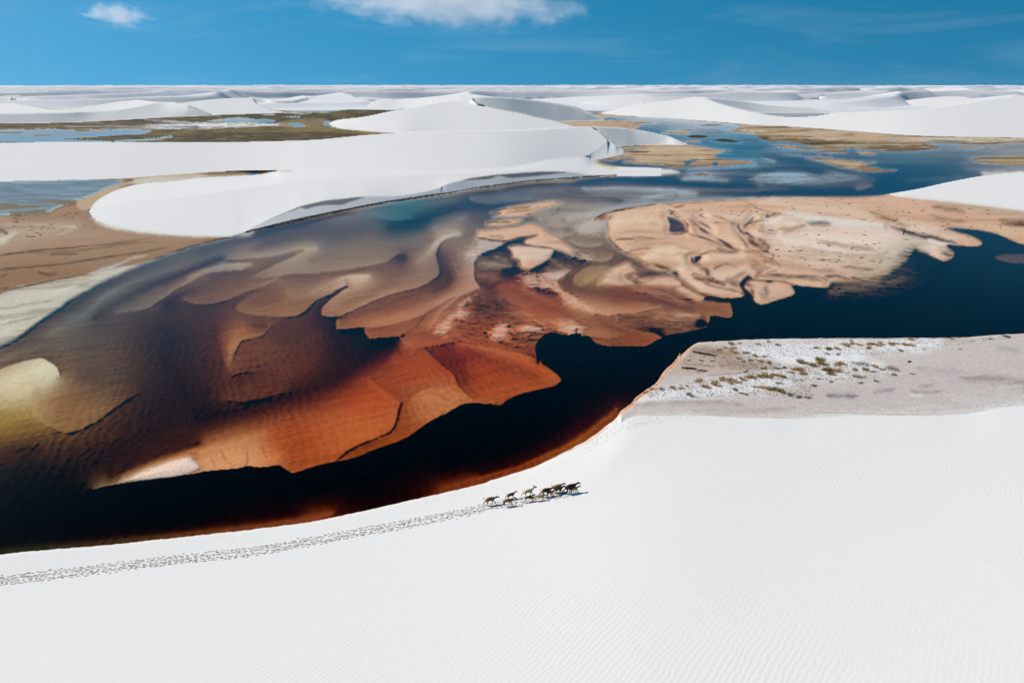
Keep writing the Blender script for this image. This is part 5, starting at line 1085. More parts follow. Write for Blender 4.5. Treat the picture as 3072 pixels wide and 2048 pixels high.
for pts, c, w, a in [([(280, 715), (420, 720), (600, 725)], (140, 132, 134), 8, .8), ([(780, 690), (900, 670), (980, 660)], (140, 134, 136), 7, .7), ([(1680, 540), (1900, 540), (2352, 590), (2900, 640)], (158, 148, 140), 14, .7), ([(1700, 520), (1930, 492)], (224, 216, 208), 2.4, .7), ([(1200, 440), (1500, 460), (1700, 480)], (188, 176, 172), 12, .6), ([(1250, 630), (1400, 610)], (184, 164, 150), 7, .6), ([(1150, 655), (1250, 690), (1500, 680)], (164, 146, 132), 5, .6), ([(1150, 720), (1300, 735)], (236, 232, 230), 5, .8), ([(2080, 220), (2300, 260)], (160, 160, 160), 10, .5), ([(1050, 900), (1300, 830), (1600, 850)], (230, 224, 214), 5, .6), ([(2050, 640), (2352, 615)], (236, 230, 226), 3, .7), ([(0, 920), (400, 900), (1000, 920), (1500, 925)], (176, 158, 140), 2, .6), ([(1350, 120), (1800, 95), (2200, 50), (2500, 20)], (110, 80, 62), 2.6, .8), ([(0, 125), (600, 122), (1300, 128)], (120, 90, 66), 2, .6), ([(1600, 760), (2000, 780), (2352, 740)], (222, 218, 212), 12, .6)]:
    stroke(px('S', pts), c, w, a)
stroke(px('G', [(1660, 860), (1700, 830), (1790, 760), (1840, 700), (1940, 630), (2020, 570), (2080, 480), (2180, 380), (2230, 300)]) + px('D', [(140, 1490), (230, 1430)]), (206, 146, 104), 6, .9)
stroke(px('G', [(1720, 800), (1860, 690), (2030, 570), (2100, 470), (2200, 350)]), (128, 84, 56), 2.2, .7, mod=.5 + bn2)
stroke(px('G', [(1000, 1270), (1300, 1140), (1450, 1052), (1560, 968), (1650, 896)]), (214, 180, 150), 3, .8)
# earth and roots hanging along the far bank, shade of the steep scarp painted in grey
stroke(px('B', [(300, 446), (500, 393), (700, 343), (900, 296), (1100, 253), (1400, 193), (1700, 138), (2000, 93), (2300, 50)]), (58, 38, 22), 2.6, .95)
stroke(px('L', [(700, 974), (850, 953), (1200, 910), (1500, 888), (1700, 874), (1950, 860)]), (70, 54, 40), 2.2, .9)
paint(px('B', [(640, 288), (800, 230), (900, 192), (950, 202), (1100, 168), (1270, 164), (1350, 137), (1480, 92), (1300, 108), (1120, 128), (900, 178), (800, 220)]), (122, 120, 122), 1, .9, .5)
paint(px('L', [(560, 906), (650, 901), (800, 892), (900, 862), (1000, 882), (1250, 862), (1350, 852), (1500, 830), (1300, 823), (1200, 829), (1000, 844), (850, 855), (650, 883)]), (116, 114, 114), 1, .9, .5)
stroke(px('A', [(2000, 332), (1700, 326), (1300, 292), (1050, 247), (900, 197)]), (226, 208, 184), 5, .6)
stroke(px('I', [(1150, 914), (1300, 937), (1600, 968), (2000, 1013), (2352, 1057), (3000, 1140)]), (226, 208, 184), 5, .6)
stroke(px('K', [(640, 815), (760, 820), (840, 818)]), (190, 170, 140), 3, .6)
stroke(px('L', [(1740, 715), (1760, 745), (1850, 785), (1950, 792)]), (222, 196, 150), 5, .8)

rim_wet = np.exp(-((LAND + .2) / 1.6) ** 2) * (REGION == 0) * np.clip(.75 + .8 * WOB3, 0, 1) * (WY < 500)
RGB = RGB * (1 - rim_wet[..., None] * np.array([.42, .50, .58]))
# speckle of the sand itself
paint(px('C', [(390, 990), (560, 960), (700, 1080), (760, 1180), (640, 1220), (470, 1200), (380, 1120)]), (150, 118, 98), 6, .75, 3, mod=.75 + 1.2 * fine)
paint(px('C', [(1650, 1170), (1900, 1180), (2200, 1210), (2352, 1240), (2300, 1310), (1950, 1290), (1720, 1230)]), (170, 132, 108), 6, .6, 3, mod=.75 + 1.2 * fine)
paint(px('C', [(400, 640), (560, 600), (690, 600), (740, 700), (600, 740), (430, 720)]), (196, 172, 146), 6, .7, 3, mod=.75 + 1.2 * fine)
paint(px('C', [(1040, 640), (1160, 620), (1260, 700), (1180, 760), (1020, 740)]), (180, 158, 130), 6, .7, 3, mod=.75 + 1.2 * fine)
grain = 1 + 0.07 * fbm(WX * 1.7, WY * 2.6, 3, 151) + 0.05 * streak
whiteish = (RGB.min(-1) > .62)
RGB = RGB * np.where(whiteish, 1 + .012 * patch, grain)[..., None]
RGB = np.clip(RGB * ALB, 0.004, 0.82)
RGB = blur(RGB.transpose(2, 0, 1).reshape(3 * NY, NX), 0.0).reshape(3, NY, NX).transpose(1, 2, 0)

# ------------------------------------------------------------------ materials
def new_mat(name):
    m = bpy.data.materials.new(name); m.use_nodes = True
    m.node_tree.nodes.clear()
    return m, m.node_tree.nodes, m.node_tree.links

def sand_material(name, ripple=0.0, grain_scale=9.0, bump=0.25, lo=.94, hi=1.04):
    m, n, l = new_mat(name)
    out = n.new('ShaderNodeOutputMaterial'); bs = n.new('ShaderNodeBsdfPrincipled')
    bs.inputs['Roughness'].default_value = 0.92
    bs.inputs['Specular IOR Level'].default_value = 0.12
    at = n.new('ShaderNodeAttribute'); at.attribute_name = 'sand'
    tc = n.new('ShaderNodeTexCoord')
    n1 = n.new('ShaderNodeTexNoise'); n1.inputs['Scale'].default_value = grain_scale; n1.inputs['Detail'].default_value = 4; n1.inputs['Roughness'].default_value = .7
    l.new(tc.outputs['Object'], n1.inputs['Vector'])
    mr = n.new('ShaderNodeMapRange'); mr.inputs['From Min'].default_value = .25; mr.inputs['From Max'].default_value = .75
    mr.inputs['To Min'].default_value = lo; mr.inputs['To Max'].default_value = hi
    l.new(n1.outputs['Fac'], mr.inputs['Value'])
    mul = n.new('ShaderNodeVectorMath'); mul.operation = 'SCALE'
    l.new(at.outputs['Color'], mul.inputs[0]); l.new(mr.outputs[0], mul.inputs['Scale'])
    l.new(mul.outputs[0], bs.inputs['Base Color'])
    bp = n.new('ShaderNodeBump'); bp.inputs['Strength'].default_value = bump; bp.inputs['Distance'].default_value = 0.06
    l.new(n1.outputs['Fac'], bp.inputs['Height'])
    last = bp
    if ripple:
        mp = n.new('ShaderNodeMapping'); mp.inputs['Rotation'].default_value = (0, 0, math.radians(38))
        l.new(tc.outputs['Object'], mp.inputs['Vector'])
        wv = n.new('ShaderNodeTexWave'); wv.wave_type = 'BANDS'; wv.bands_direction = 'X'; wv.wave_profile = 'SIN'
        wv.inputs['Scale'].default_value = 1.0; wv.inputs['Distortion'].default_value = 7.5; wv.inputs['Detail'].default_value = 4; wv.inputs['Detail Scale'].default_value = .55; wv.inputs['Detail Roughness'].default_value = .55
        l.new(mp.outputs[0], wv.inputs['Vector'])
        n2 = n.new('ShaderNodeTexNoise'); n2.inputs['Scale'].default_value = .045; n2.inputs['Detail'].default_value = 2
        l.new(tc.outputs['Object'], n2.inputs['Vector'])
        m2 = n.new('ShaderNodeMapRange'); m2.inputs['From Min'].default_value = .40; m2.inputs['From Max'].default_value = .62
        l.new(n2.outputs['Fac'], m2.inputs['Value'])
        mm = n.new('ShaderNodeMath'); mm.operation = 'MULTIPLY'
        l.new(wv.outputs['Fac'], mm.inputs[0]); l.new(m2.outputs[0], mm.inputs[1])
        b2 = n.new('ShaderNodeBump'); b2.inputs['Strength'].default_value = 1.0; b2.inputs['Distance'].default_value = ripple
        l.new(mm.outputs[0], b2.inputs['Height']); l.new(bp.outputs[0], b2.inputs['Normal'])
        last = b2
    l.new(last.outputs[0], bs.inputs['Normal'])
    l.new(bs.outputs[0], out.inputs['Surface'])
    return m

M_BED = sand_material('wet_sand', 0, 4.5, .7, .70, 1.26)
M_DUNE = sand_material('white_sand', .0055, 5.0, .10)
M_FAR = sand_material('distant_sand', 0, .02, .0, .97, 1.02)

def water_material():
    m, n, l = new_mat('tea_water')
    out = n.new('ShaderNodeOutputMaterial')
    tr = n.new('ShaderNodeBsdfTransparent')
    gl = n.new('ShaderNodeBsdfGlossy'); gl.inputs['Roughness'].default_value = .09
    gm = n.new('ShaderNodeNewGeometry')
    dt = n.new('ShaderNodeVectorMath'); dt.operation = 'DOT_PRODUCT'
    ab = n.new('ShaderNodeMath'); ab.operation = 'ABSOLUTE'
    om = n.new('ShaderNodeMath'); om.operation = 'SUBTRACT'; om.inputs[0].default_value = 1.0; om.use_clamp = True
    mx = n.new('ShaderNodeMixShader')
    tc = n.new('ShaderNodeTexCoord')
    mp = n.new('ShaderNodeMapping'); mp.inputs['Rotation'].default_value = (0, 0, math.radians(-28)); mp.inputs['Scale'].default_value = (1.0, .42, 1)
    l.new(tc.outputs['Object'], mp.inputs['Vector'])
    n1 = n.new('ShaderNodeTexNoise'); n1.inputs['Scale'].default_value = 2.6; n1.inputs['Detail'].default_value = 3; n1.inputs['Roughness'].default_value = .55; n1.inputs['Distortion'].default_value = .8
    l.new(mp.outputs[0], n1.inputs['Vector'])
    wv = n.new('ShaderNodeTexWave'); wv.bands_direction = 'X'; wv.inputs['Scale'].default_value = .9; wv.inputs['Distortion'].default_value = 5.5; wv.inputs['Detail'].default_value = 2; wv.inputs['Detail Scale'].default_value = .8
    l.new(mp.outputs[0], wv.inputs['Vector'])
    ad = n.new('ShaderNodeMath'); ad.operation = 'ADD'
    l.new(n1.outputs['Fac'], ad.inputs[0]); l.new(wv.outputs['Fac'], ad.inputs[1])
    bp = n.new('ShaderNodeBump'); bp.inputs['Strength'].default_value = 1.0; bp.inputs['Distance'].default_value = .004
    l.new(ad.outputs[0], bp.inputs['Height'])
    l.new(bp.outputs[0], gl.inputs['Normal']); l.new(bp.outputs[0], dt.inputs[0]); l.new(gm.outputs['Incoming'], dt.inputs[1])
    # reflection of the water as seen through a polarising filter: nothing near Brewster's angle, all at grazing
    pw = n.new('ShaderNodeMath'); pw.operation = 'POWER'; pw.inputs[1].default_value = 6.2
    l.new(dt.outputs['Value'], ab.inputs[0]); l.new(ab.outputs[0], om.inputs[1]); l.new(om.outputs[0], pw.inputs[0])
    l.new(pw.outputs[0], mx.inputs['Fac']); l.new(tr.outputs[0], mx.inputs[1]); l.new(gl.outputs[0], mx.inputs[2])
    l.new(mx.outputs[0], out.inputs['Surface'])
    va = n.new('ShaderNodeVolumeAbsorption')
    # absorption per metre: 1.0 red, 2.3 green, 3.2 blue   (density * (1 - colour))
    va.inputs['Color'].default_value = (1 - 1.0 / 2.2, 1 - 1.38 / 2.2, 1 - 1.85 / 2.2, 1)
    va.inputs['Density'].default_value = 2.2
    l.new(va.outputs[0], out.inputs['Volume'])
    return m

M_WATER = water_material()

# ------------------------------------------------------------------ ground meshes
GX, GY, GZ = ground(XX, YV, H)
VERT = np.stack([GX, GY, GZ], -1).reshape(-1, 3).astype(np.float32)
VCOL = np.concatenate([RGB, np.ones((NY, NX, 1))], -1).reshape(-1, 4).astype(np.float32)
valid = DUNE | (YY > 318)
_v0, _v1, _v2, _v3 = valid[1:, :-1], valid[1:, 1:], valid[:-1, 1:], valid[:-1, :-1]
quad_ok = (_v0.astype(int) + _v1 + _v2 + _v3) >= 3
idx = np.arange(NY * NX).reshape(NY, NX)
quads = np.stack([idx[1:, :-1], idx[1:, 1:], idx[:-1, 1:], idx[:-1, :-1]], -1)
INV = 1.0 / np.maximum(GY, 1.0)
flip = np.abs(INV[1:, :-1] - INV[:-1, 1:]) > np.abs(INV[1:, 1:] - INV[:-1, :-1])
flip = np.where(~_v0 | ~_v2, True, np.where(~_v1 | ~_v3, False, flip))
VFLAT = valid.ravel()
qreg = REGION[1:, :-1]
qreg = np.where(qreg == 0, np.where(YY[1:, :-1] < 470, np.where(XX[1:, :-1] < 1430, 3, 0), 0), qreg)

def mesh_from(name, verts, faces, mat, col=None, shade=True):
    me = bpy.data.meshes.new(name)
    nv, nf = len(verts), len(faces)
    k = faces.shape[1]
    me.vertices.add(nv); me.vertices.foreach_set('co', np.ascontiguousarray(verts, np.float32).ravel())
    me.loops.add(nf * k); me.loops.foreach_set('vertex_index', np.ascontiguousarray(faces, np.int32).ravel())
    me.polygons.add(nf); me.polygons.foreach_set('loop_start', np.arange(0, nf * k, k, dtype=np.int32))
    if shade:
        me.polygons.foreach_set('use_smooth', np.ones(nf, bool))
    me.update(calc_edges=True)
    if col is not None:
        a = me.attributes.new('sand', 'FLOAT_COLOR', 'POINT'); a.data.foreach_set('color', np.ascontiguousarray(col, np.float32).ravel())
    if mat is not None:
        me.materials.append(mat)
    return me

def link(name, me, kind=None, label=None, category=None, group=None, parent=None):
    o = bpy.data.objects.new(name, me); COL.objects.link(o)
    if kind: o['kind'] = kind
    if label: o['label'] = label
    if category: o['category'] = category
    if group: o['group'] = group
    if parent is not None: o.parent = parent
    return o

def sub_mesh(name, mask, mat):
    q = quads[mask].reshape(-1, 4); fl = flip[mask].ravel()[:, None]
    t1 = np.where(fl, q[:, [0, 1, 3]], q[:, [0, 1, 2]]); t2 = np.where(fl, q[:, [1, 2, 3]], q[:, [0, 2, 3]])
    f = np.concatenate([t1, t2]); f = f[VFLAT[f].all(1)]
    used = np.unique(f); remap = np.zeros(NY * NX, np.int64); remap[used] = np.arange(len(used))
    return mesh_from(name, VERT[used], remap[f], mat, VCOL[used])

PARTS = [(0, 'river_bed', M_BED, 'tan and orange sand of the river bed with bars rising out of the dark water'),
         (1, 'foreground_dune', M_DUNE, 'broad white dune in the foreground that the goats run across'),
         (2, 'river_bank', M_BED, 'grey sand flat with dry grass beside the dark channel'),
         (3, 'marsh', M_BED, 'brown wetland with pale pools behind the white sand on the left'),
         (4, 'sand_dune', M_DUNE, None), (5, 'sand_dune', M_DUNE, None), (6, 'sand_dune', M_DUNE, None), (7, 'sand_dune', M_DUNE, None),
         (8, 'sand_dune', M_DUNE, None), (9, 'sand_dune', M_DUNE, None), (10, 'sand_dune', M_DUNE, None), (11, 'sand_dune', M_DUNE, None)]
DL = {4: 'low white dunes beyond the marsh on the left', 5: 'white dune with long grey lee face behind the marsh', 6: 'small white dune between two arms of the marsh', 7: 'white dunes in the middle distance', 8: 'long white dune behind the grassy bar on the right', 9: 'tall peaked white dune with grey lee face in the centre', 10: 'wide white dune along the far river bank with a slumped scarp', 11: 'white dune entering from the right edge above the tan bar'}
for r, name, mat, lab in PARTS:
    msk = quad_ok & (qreg == r)
    if msk.any():
        link(name, sub_mesh(name, msk, mat), 'structure', lab or DL[r])

# the ground carries on past the surveyed part on both sides and towards the viewer
def skirt(name, line, steps, label):
    p = VERT.reshape(NY, NX, 3)[line]; c = VCOL.reshape(NY, NX, 4)[line]
    rows = [p]
    for dx, dy in steps:
        q = p.copy(); q[:, 0] += dx; q[:, 1] += dy; rows.append(q)
    n = len(p); i = np.arange(n * len(rows)).reshape(len(rows), n)
    f = np.stack([i[:-1, :-1], i[:-1, 1:], i[1:, 1:], i[1:, :-1]], -1).reshape(-1, 4)
    if (steps[0][0] < 0) or (steps[0][1] < 0 and steps[0][0] == 0):
        f = f[:, ::-1]
    link(name, mesh_from(name, np.vstack(rows), f, M_BED if steps[0][0] else M_DUNE, np.vstack([c] * len(rows))), 'structure', label)
jv = int((372 - Y0) / STEP)
skirt('sand_flat', np.s_[jv:, NX - 1], [(8, 0), (40, 0), (200, 0), (900, 0)], 'sand and water bed carrying on beyond the right of the view')
skirt('sand_flat', np.s_[jv:, 0], [(-8, 0), (-40, 0), (-200, 0), (-900, 0)], 'sand and water bed carrying on beyond the left of the view')
skirt('sand_flat', np.s_[NY - 1, :], [(0, -6), (0, -30), (0, -120)], 'white dune carrying on below the viewpoint')
# water: one sheet for the river, one for the ponds on the left
def sheet(name, x0, x1, y0, y1, label):
    nx, ny = 40, 40
    gx, gy = np.meshgrid(np.linspace(x0, x1, nx), np.linspace(y0, y1, ny))
    v = np.stack([gx, gy, np.zeros_like(gx)], -1).reshape(-1, 3)
    i = np.arange(nx * ny).reshape(ny, nx)
    f = np.stack([i[:-1, :-1], i[:-1, 1:], i[1:, 1:], i[1:, :-1]], -1).reshape(-1, 4)
    return link(name, mesh_from(name, v, f, M_WATER, None, False), 'structure', label)

sheet('river_water', -1400, 1800, 8, 1400, 'tea dark river water, blue where it mirrors the sky and orange over shallow sand')

# ------------------------------------------------------------------ the dune field to the horizon
def dune_field():
    nr, na = 480, 560
    r = np.exp(np.linspace(math.log(820), math.log(16000), nr)); a = np.linspace(-math.radians(50), math.radians(50), na)
    A, Rr = np.meshgrid(a, r)
    x, y = Rr * np.sin(A), Rr * np.cos(A)
    w1 = fbm(x / 520, y / 520, 3, 201); w2 = fbm(x / 600 + 9, y / 600, 3, 207)
    s = x * .84 - y * .54; t = x * .54 + y * .84
    lam = 310.0
    ph = s / lam + 0.8 * w1 + .45 * vnoise(t / 420, s / 900, 209)
    amp = np.clip(.62 + .85 * w2, .10, 1.5) * 20
    f = np.mod(ph, 1.0)
    slip = np.clip(amp / (math.tan(math.radians(21)) * lam), .02, .35)
    up = f / (1 - slip); dn = (1 - f) / slip
    prof = np.where(f < 1 - slip, np.clip(up, 0, 1) ** 1.5, np.clip(dn, 0, 1))
    z = amp * prof
    ph2 = (x * .8 - y * .6) / 150 + 1.1 * fbm(x / 300, y / 300, 2, 221)
    f2 = np.mod(ph2, 1.0); a2 = 4.5 * np.clip(.4 + fbm(x / 700, y / 700, 2, 223), 0, 1)
    z2 = a2 * np.where(f2 < .93, (np.clip(f2 / .93, 0, 1)) ** 1.4, (1 - f2) / .07)
    z = z + z2 * .8 + 2.0
    z = z * smooth(880, 1500, Rr) - 2.5 * (1 - smooth(850, 1100, Rr))
    # gently higher ground towards the middle of the skyline
    z = z + smooth(2500, 9000, Rr) * (6 + 6 * np.cos((A - .05) * 2.6)) + smooth(6000, 15000, Rr) * 10
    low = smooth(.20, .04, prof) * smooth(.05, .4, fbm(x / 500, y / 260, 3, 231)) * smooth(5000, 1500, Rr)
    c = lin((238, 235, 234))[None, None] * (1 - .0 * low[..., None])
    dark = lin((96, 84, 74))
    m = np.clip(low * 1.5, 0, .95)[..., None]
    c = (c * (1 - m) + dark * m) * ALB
    v = np.stack([x, y, z], -1).reshape(-1, 3)
    i = np.arange(nr * na).reshape(nr, na)
    q = np.stack([i[:-1, :-1], i[:-1, 1:], i[1:, 1:], i[1:, :-1]], -1).reshape(-1, 4)
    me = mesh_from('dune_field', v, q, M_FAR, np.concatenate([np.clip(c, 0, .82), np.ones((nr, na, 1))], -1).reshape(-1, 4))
    link('dune_field', me, 'structure', 'field of white dunes with grey lee faces running to the horizon')

dune_field()
# the plain that carries on beyond and behind everything else
pv = np.array([[-20000, -6000, -3.2], [20000, -6000, -3.2], [20000, 20000, -3.2], [-20000, 20000, -3.2]])
me = mesh_from('sand_plain', pv, np.array([[0, 1, 2, 3]]), M_FAR, np.tile(np.append(np.array([.68, .66, .65]), 1), (4, 1)), False)
link('sand_plain', me, 'structure', 'white sand plain that carries on round the dunes')
#==OBJECTS==
# ------------------------------------------------------------------ helpers for the things that stand on the ground
from mathutils import Matrix

def hgt(X, Y):
    i = np.clip((np.asarray(X, float) - X0) / STEP, 0, NX - 1.01); j = np.clip((np.asarray(Y, float) - Y0) / STEP, 0, NY - 1.01)
    ii, jj = i.astype(int), j.astype(int); fx, fy = i - ii, j - jj
    return (H[jj, ii] * (1 - fx) + H[jj, ii + 1] * fx) * (1 - fy) + (H[jj + 1, ii] * (1 - fx) + H[jj + 1, ii + 1] * fx) * fy

def spot(X, Y):
    h = hgt(X, Y)
    return tuple(float(c) for c in ground(X, Y, h))

def pixel_of(x, y, z):
    """survey pixel of a point in the scene"""
    v = np.asarray(z, float) - CAM_H
    f = y * cp - v * sp
    u = y * sp + v * cp
    return 1536 + FPX * x / f, 1024 - FPX * u / f

def drop(x, y):
    """height of the near ground under a point"""
    z = np.zeros_like(np.asarray(x, float))
    for _ in range(6):
        X, Y = pixel_of(x, y, z)
        z = hgt(X, Y)
    return z

def plain_mat(name, attr, rough=.85):
    m, n, l = new_mat(name)
    out = n.new('ShaderNodeOutputMaterial'); bs = n.new('ShaderNodeBsdfPrincipled')
    bs.inputs['Roughness'].default_value = rough; bs.inputs['Specular IOR Level'].default_value = .2
    at = n.new('ShaderNodeAttribute'); at.attribute_name = attr
    tc = n.new('ShaderNodeTexCoord'); ns = n.new('ShaderNodeTexNoise'); ns.inputs['Scale'].default_value = 14; ns.inputs['Detail'].default_value = 4
    l.new(tc.outputs['Object'], ns.inputs['Vector'])
    mr = n.new('ShaderNodeMapRange'); mr.inputs['To Min'].default_value = .7; mr.inputs['To Max'].default_value = 1.3
    l.new(ns.outputs['Fac'], mr.inputs['Value'])
    mu = n.new('ShaderNodeVectorMath'); mu.operation = 'SCALE'
    l.new(at.outputs['Color'], mu.inputs[0]); l.new(mr.outputs[0], mu.inputs['Scale'])
    l.new(mu.outputs[0], bs.inputs['Base Color']); l.new(bs.outputs[0], out.inputs['Surface'])
    return m

M_COAT = plain_mat('goat_hair', 'sand', .8)
M_HORN = plain_mat('horn', 'sand', .5)
M_PLANT = plain_mat('dry_grass', 'sand', .9)
M_WOOD = plain_mat('driftwood', 'sand', .95)
M_PRINT = plain_mat('trodden_sand', 'sand', .95)

class MB:
    def __init__(self):
        self.v, self.f, self.c = [], [], []
    def tube(self, pts, radii, col, n=6, cap=True, flat=1.0):
        pts = [Vector(p) for p in pts]; b = len(self.v)
        for k, p in enumerate(pts):
            t = (pts[min(k + 1, len(pts) - 1)] - pts[max(k - 1, 0)]).normalized()
            s = t.cross(Vector((0, 0, 1)));
            if s.length < .1: s = t.cross(Vector((0, 1, 0)))
            s.normalize(); u = s.cross(t)
            for q in range(n):
                a = 2 * math.pi * q / n
                self.v.append(p + (s * math.cos(a) + u * math.sin(a) * flat) * radii[k]); self.c.append(col)
        for k in range(len(pts) - 1):
            for q in range(n):
                r = b + k * n + q; r2 = b + k * n + (q + 1) % n
                self.f.append((r, r2, r2 + n)); self.f.append((r, r2 + n, r + n))
        if cap:
            for k, sgn in ((0, 1), (len(pts) - 1, -1)):
                self.v.append(pts[k]); self.c.append(col); m = len(self.v) - 1
                for q in range(n):
                    r = b + k * n + q; r2 = b + k * n + (q + 1) % n
                    self.f.append((m, r2, r) if sgn > 0 else (m, r, r2))
    def tri(self, a, b, c, col):
        n = len(self.v); self.v += [Vector(a), Vector(b), Vector(c)]; self.c += [col] * 3; self.f.append((n, n + 1, n + 2))
    def mesh(self, name, mat, smooth=True):
        c = np.concatenate([np.array(self.c, float), np.ones((len(self.c), 1))], 1)
        return mesh_from(name, np.array([tuple(p) for p in self.v]), np.array(self.f), mat, c, smooth)

# ------------------------------------------------------------------ the goats
def goat_body(pose, coat, neck=0.0, fat=1.0, seed=0):
    V, R, Ed = [], [], []
    def add(p, r, link=None):
        V.append(Vector(p)); R.append(r)
        if link is not None: Ed.append((link, len(V) - 1))
        return len(V) - 1
    sp0 = add((-.30, 0, .60), (.10 * fat, .115 * fat))
    s1 = add((-.10, 0, .59), (.115 * fat, .125 * fat), sp0)
    s2 = add((.10, 0, .575), (.12 * fat, .14 * fat), s1)
    s3 = add((.27, 0, .59), (.105 * fat, .13 * fat), s2)
    ca, sa = math.cos(neck), math.sin(neck)
    def nk(x, z):
        dx, dz = x - .33, z - .64
        return (.33 + dx * ca - dz * sa * -1 * -1, 0, .64 + dx * sa + dz * ca)
    s4 = add(nk(.37, .68), (.075, .085), s3)
    s5 = add(nk(.45, .78), (.058, .068), s4)
    s6 = add(nk(.50, .865), (.062, .07), s5)
    hx, hz = V[s6].x, V[s6].z
    s7 = add((hx + .10, 0, hz - .035), (.052, .056), s6)
    s8 = add((hx + .19, 0, hz - .10), (.034, .036), s7)
    def leg(root, up, joints, ang, bend):
        """joints hang from up; the chain swings by ang, the lower part bends by bend"""
        prev = root; c, s = math.cos(ang), math.sin(ang)
        pts = []
        for k, (p, r) in enumerate(joints):
            d = Vector(p) - Vector(up)
            q = Vector((up[0] + d.x * c - d.z * s * -1 * -1 + 0, p[1], up[2] + d.x * s + d.z * c))
            pts.append([q, r])
        if bend:
            piv = pts[2][0]; cb, sb = math.cos(bend), math.sin(bend)
            for k in range(3, len(pts)):
                d = pts[k][0] - piv
                pts[k][0] = Vector((piv.x + d.x * cb - d.z * sb, pts[k][0].y, piv.z + d.x * sb + d.z * cb))
        for q, r in pts:
            prev = add(q, (r, r), prev)
    for k, y in enumerate((.07, -.07)):
        leg(s3, (.27, y, .52), [((.27, y, .47), .055), ((.25, y * 1.15, .37), .042), ((.27, y * 1.2, .20), .026), ((.265, y * 1.2, .06), .019), ((.29, y * 1.2, .02), .024)], pose[k][0], pose[k][1])
    for k, y in enumerate((.075, -.075)):
        leg(sp0, (-.30, y, .54), [((-.29, y, .47), .075), ((-.22, y * 1.15, .37), .052), ((-.36, y * 1.15, .22), .027), ((-.335, y * 1.15, .06), .019), ((-.31, y * 1.15, .02), .024)], pose[2 + k][0], pose[2 + k][1])
    me = bpy.data.meshes.new('body'); me.from_pydata([tuple(v) for v in V], Ed, []); me.update()
    tmp = bpy.data.objects.new('body', me); COL.objects.link(tmp)
    sk = tmp.modifiers.new('skin', 'SKIN'); sk.use_smooth_shade = True
    for k, d in enumerate(me.skin_vertices[0].data):
        d.radius = R[k]; d.use_root = (k == 0)
    sb = tmp.modifiers.new('sub', 'SUBSURF'); sb.levels = 1; sb.render_levels = 1
    dg = bpy.context.evaluated_depsgraph_get()
    out = bpy.data.meshes.new_from_object(tmp.evaluated_get(dg))
    bpy.data.objects.remove(tmp); bpy.data.meshes.remove(me)
    out.name = 'body'
    co = np.empty(len(out.vertices) * 3, np.float32); out.vertices.foreach_get('co', co); co = co.reshape(-1, 3)
    zmin = co[:, 2].min(); co[:, 2] -= zmin; out.vertices.foreach_set('co', co.ravel())
    cols = np.array([coat(x, y, z, seed) for x, y, z in co])
    a = out.attributes.new('sand', 'FLOAT_COLOR', 'POINT'); a.data.foreach_set('color', np.concatenate([cols, np.ones((len(cols), 1))], 1).astype(np.float32).ravel())
    out.materials.clear(); out.materials.append(M_COAT)
    out.polygons.foreach_set('use_smooth', np.ones(len(out.polygons), bool))
    return out, (hx, hz - zmin)

def C3(*c): return tuple(lin(c))
BROWN, DBROWN, BLACK, CREAM, SANDY, RUST, LEGD = C3(122, 84, 46), C3(70, 46, 32), C3(38, 28, 24), C3(214, 202, 176), C3(168, 138, 96), C3(138, 84, 40), C3(48, 36, 28)

def coat_fn(main, legs=None, head=None, rump=None, belly=None, spots=None, back=None):
    def f(x, y, z, seed):
        c = main
        if back and z > .66 and x < .33: c = back
        if rump and x < -.22: c = rump
        if belly and z < .52 and -.2 < x < .2: c = belly
        if spots:
            nv = float(vnoise(np.array([x * 6.0 + seed]), np.array([z * 6.0 + y * 3]), seed)[0])
            if nv > .12: c = spots
        if legs and z < .40: c = legs
        if head and x > .46: c = head
        return c
    return f

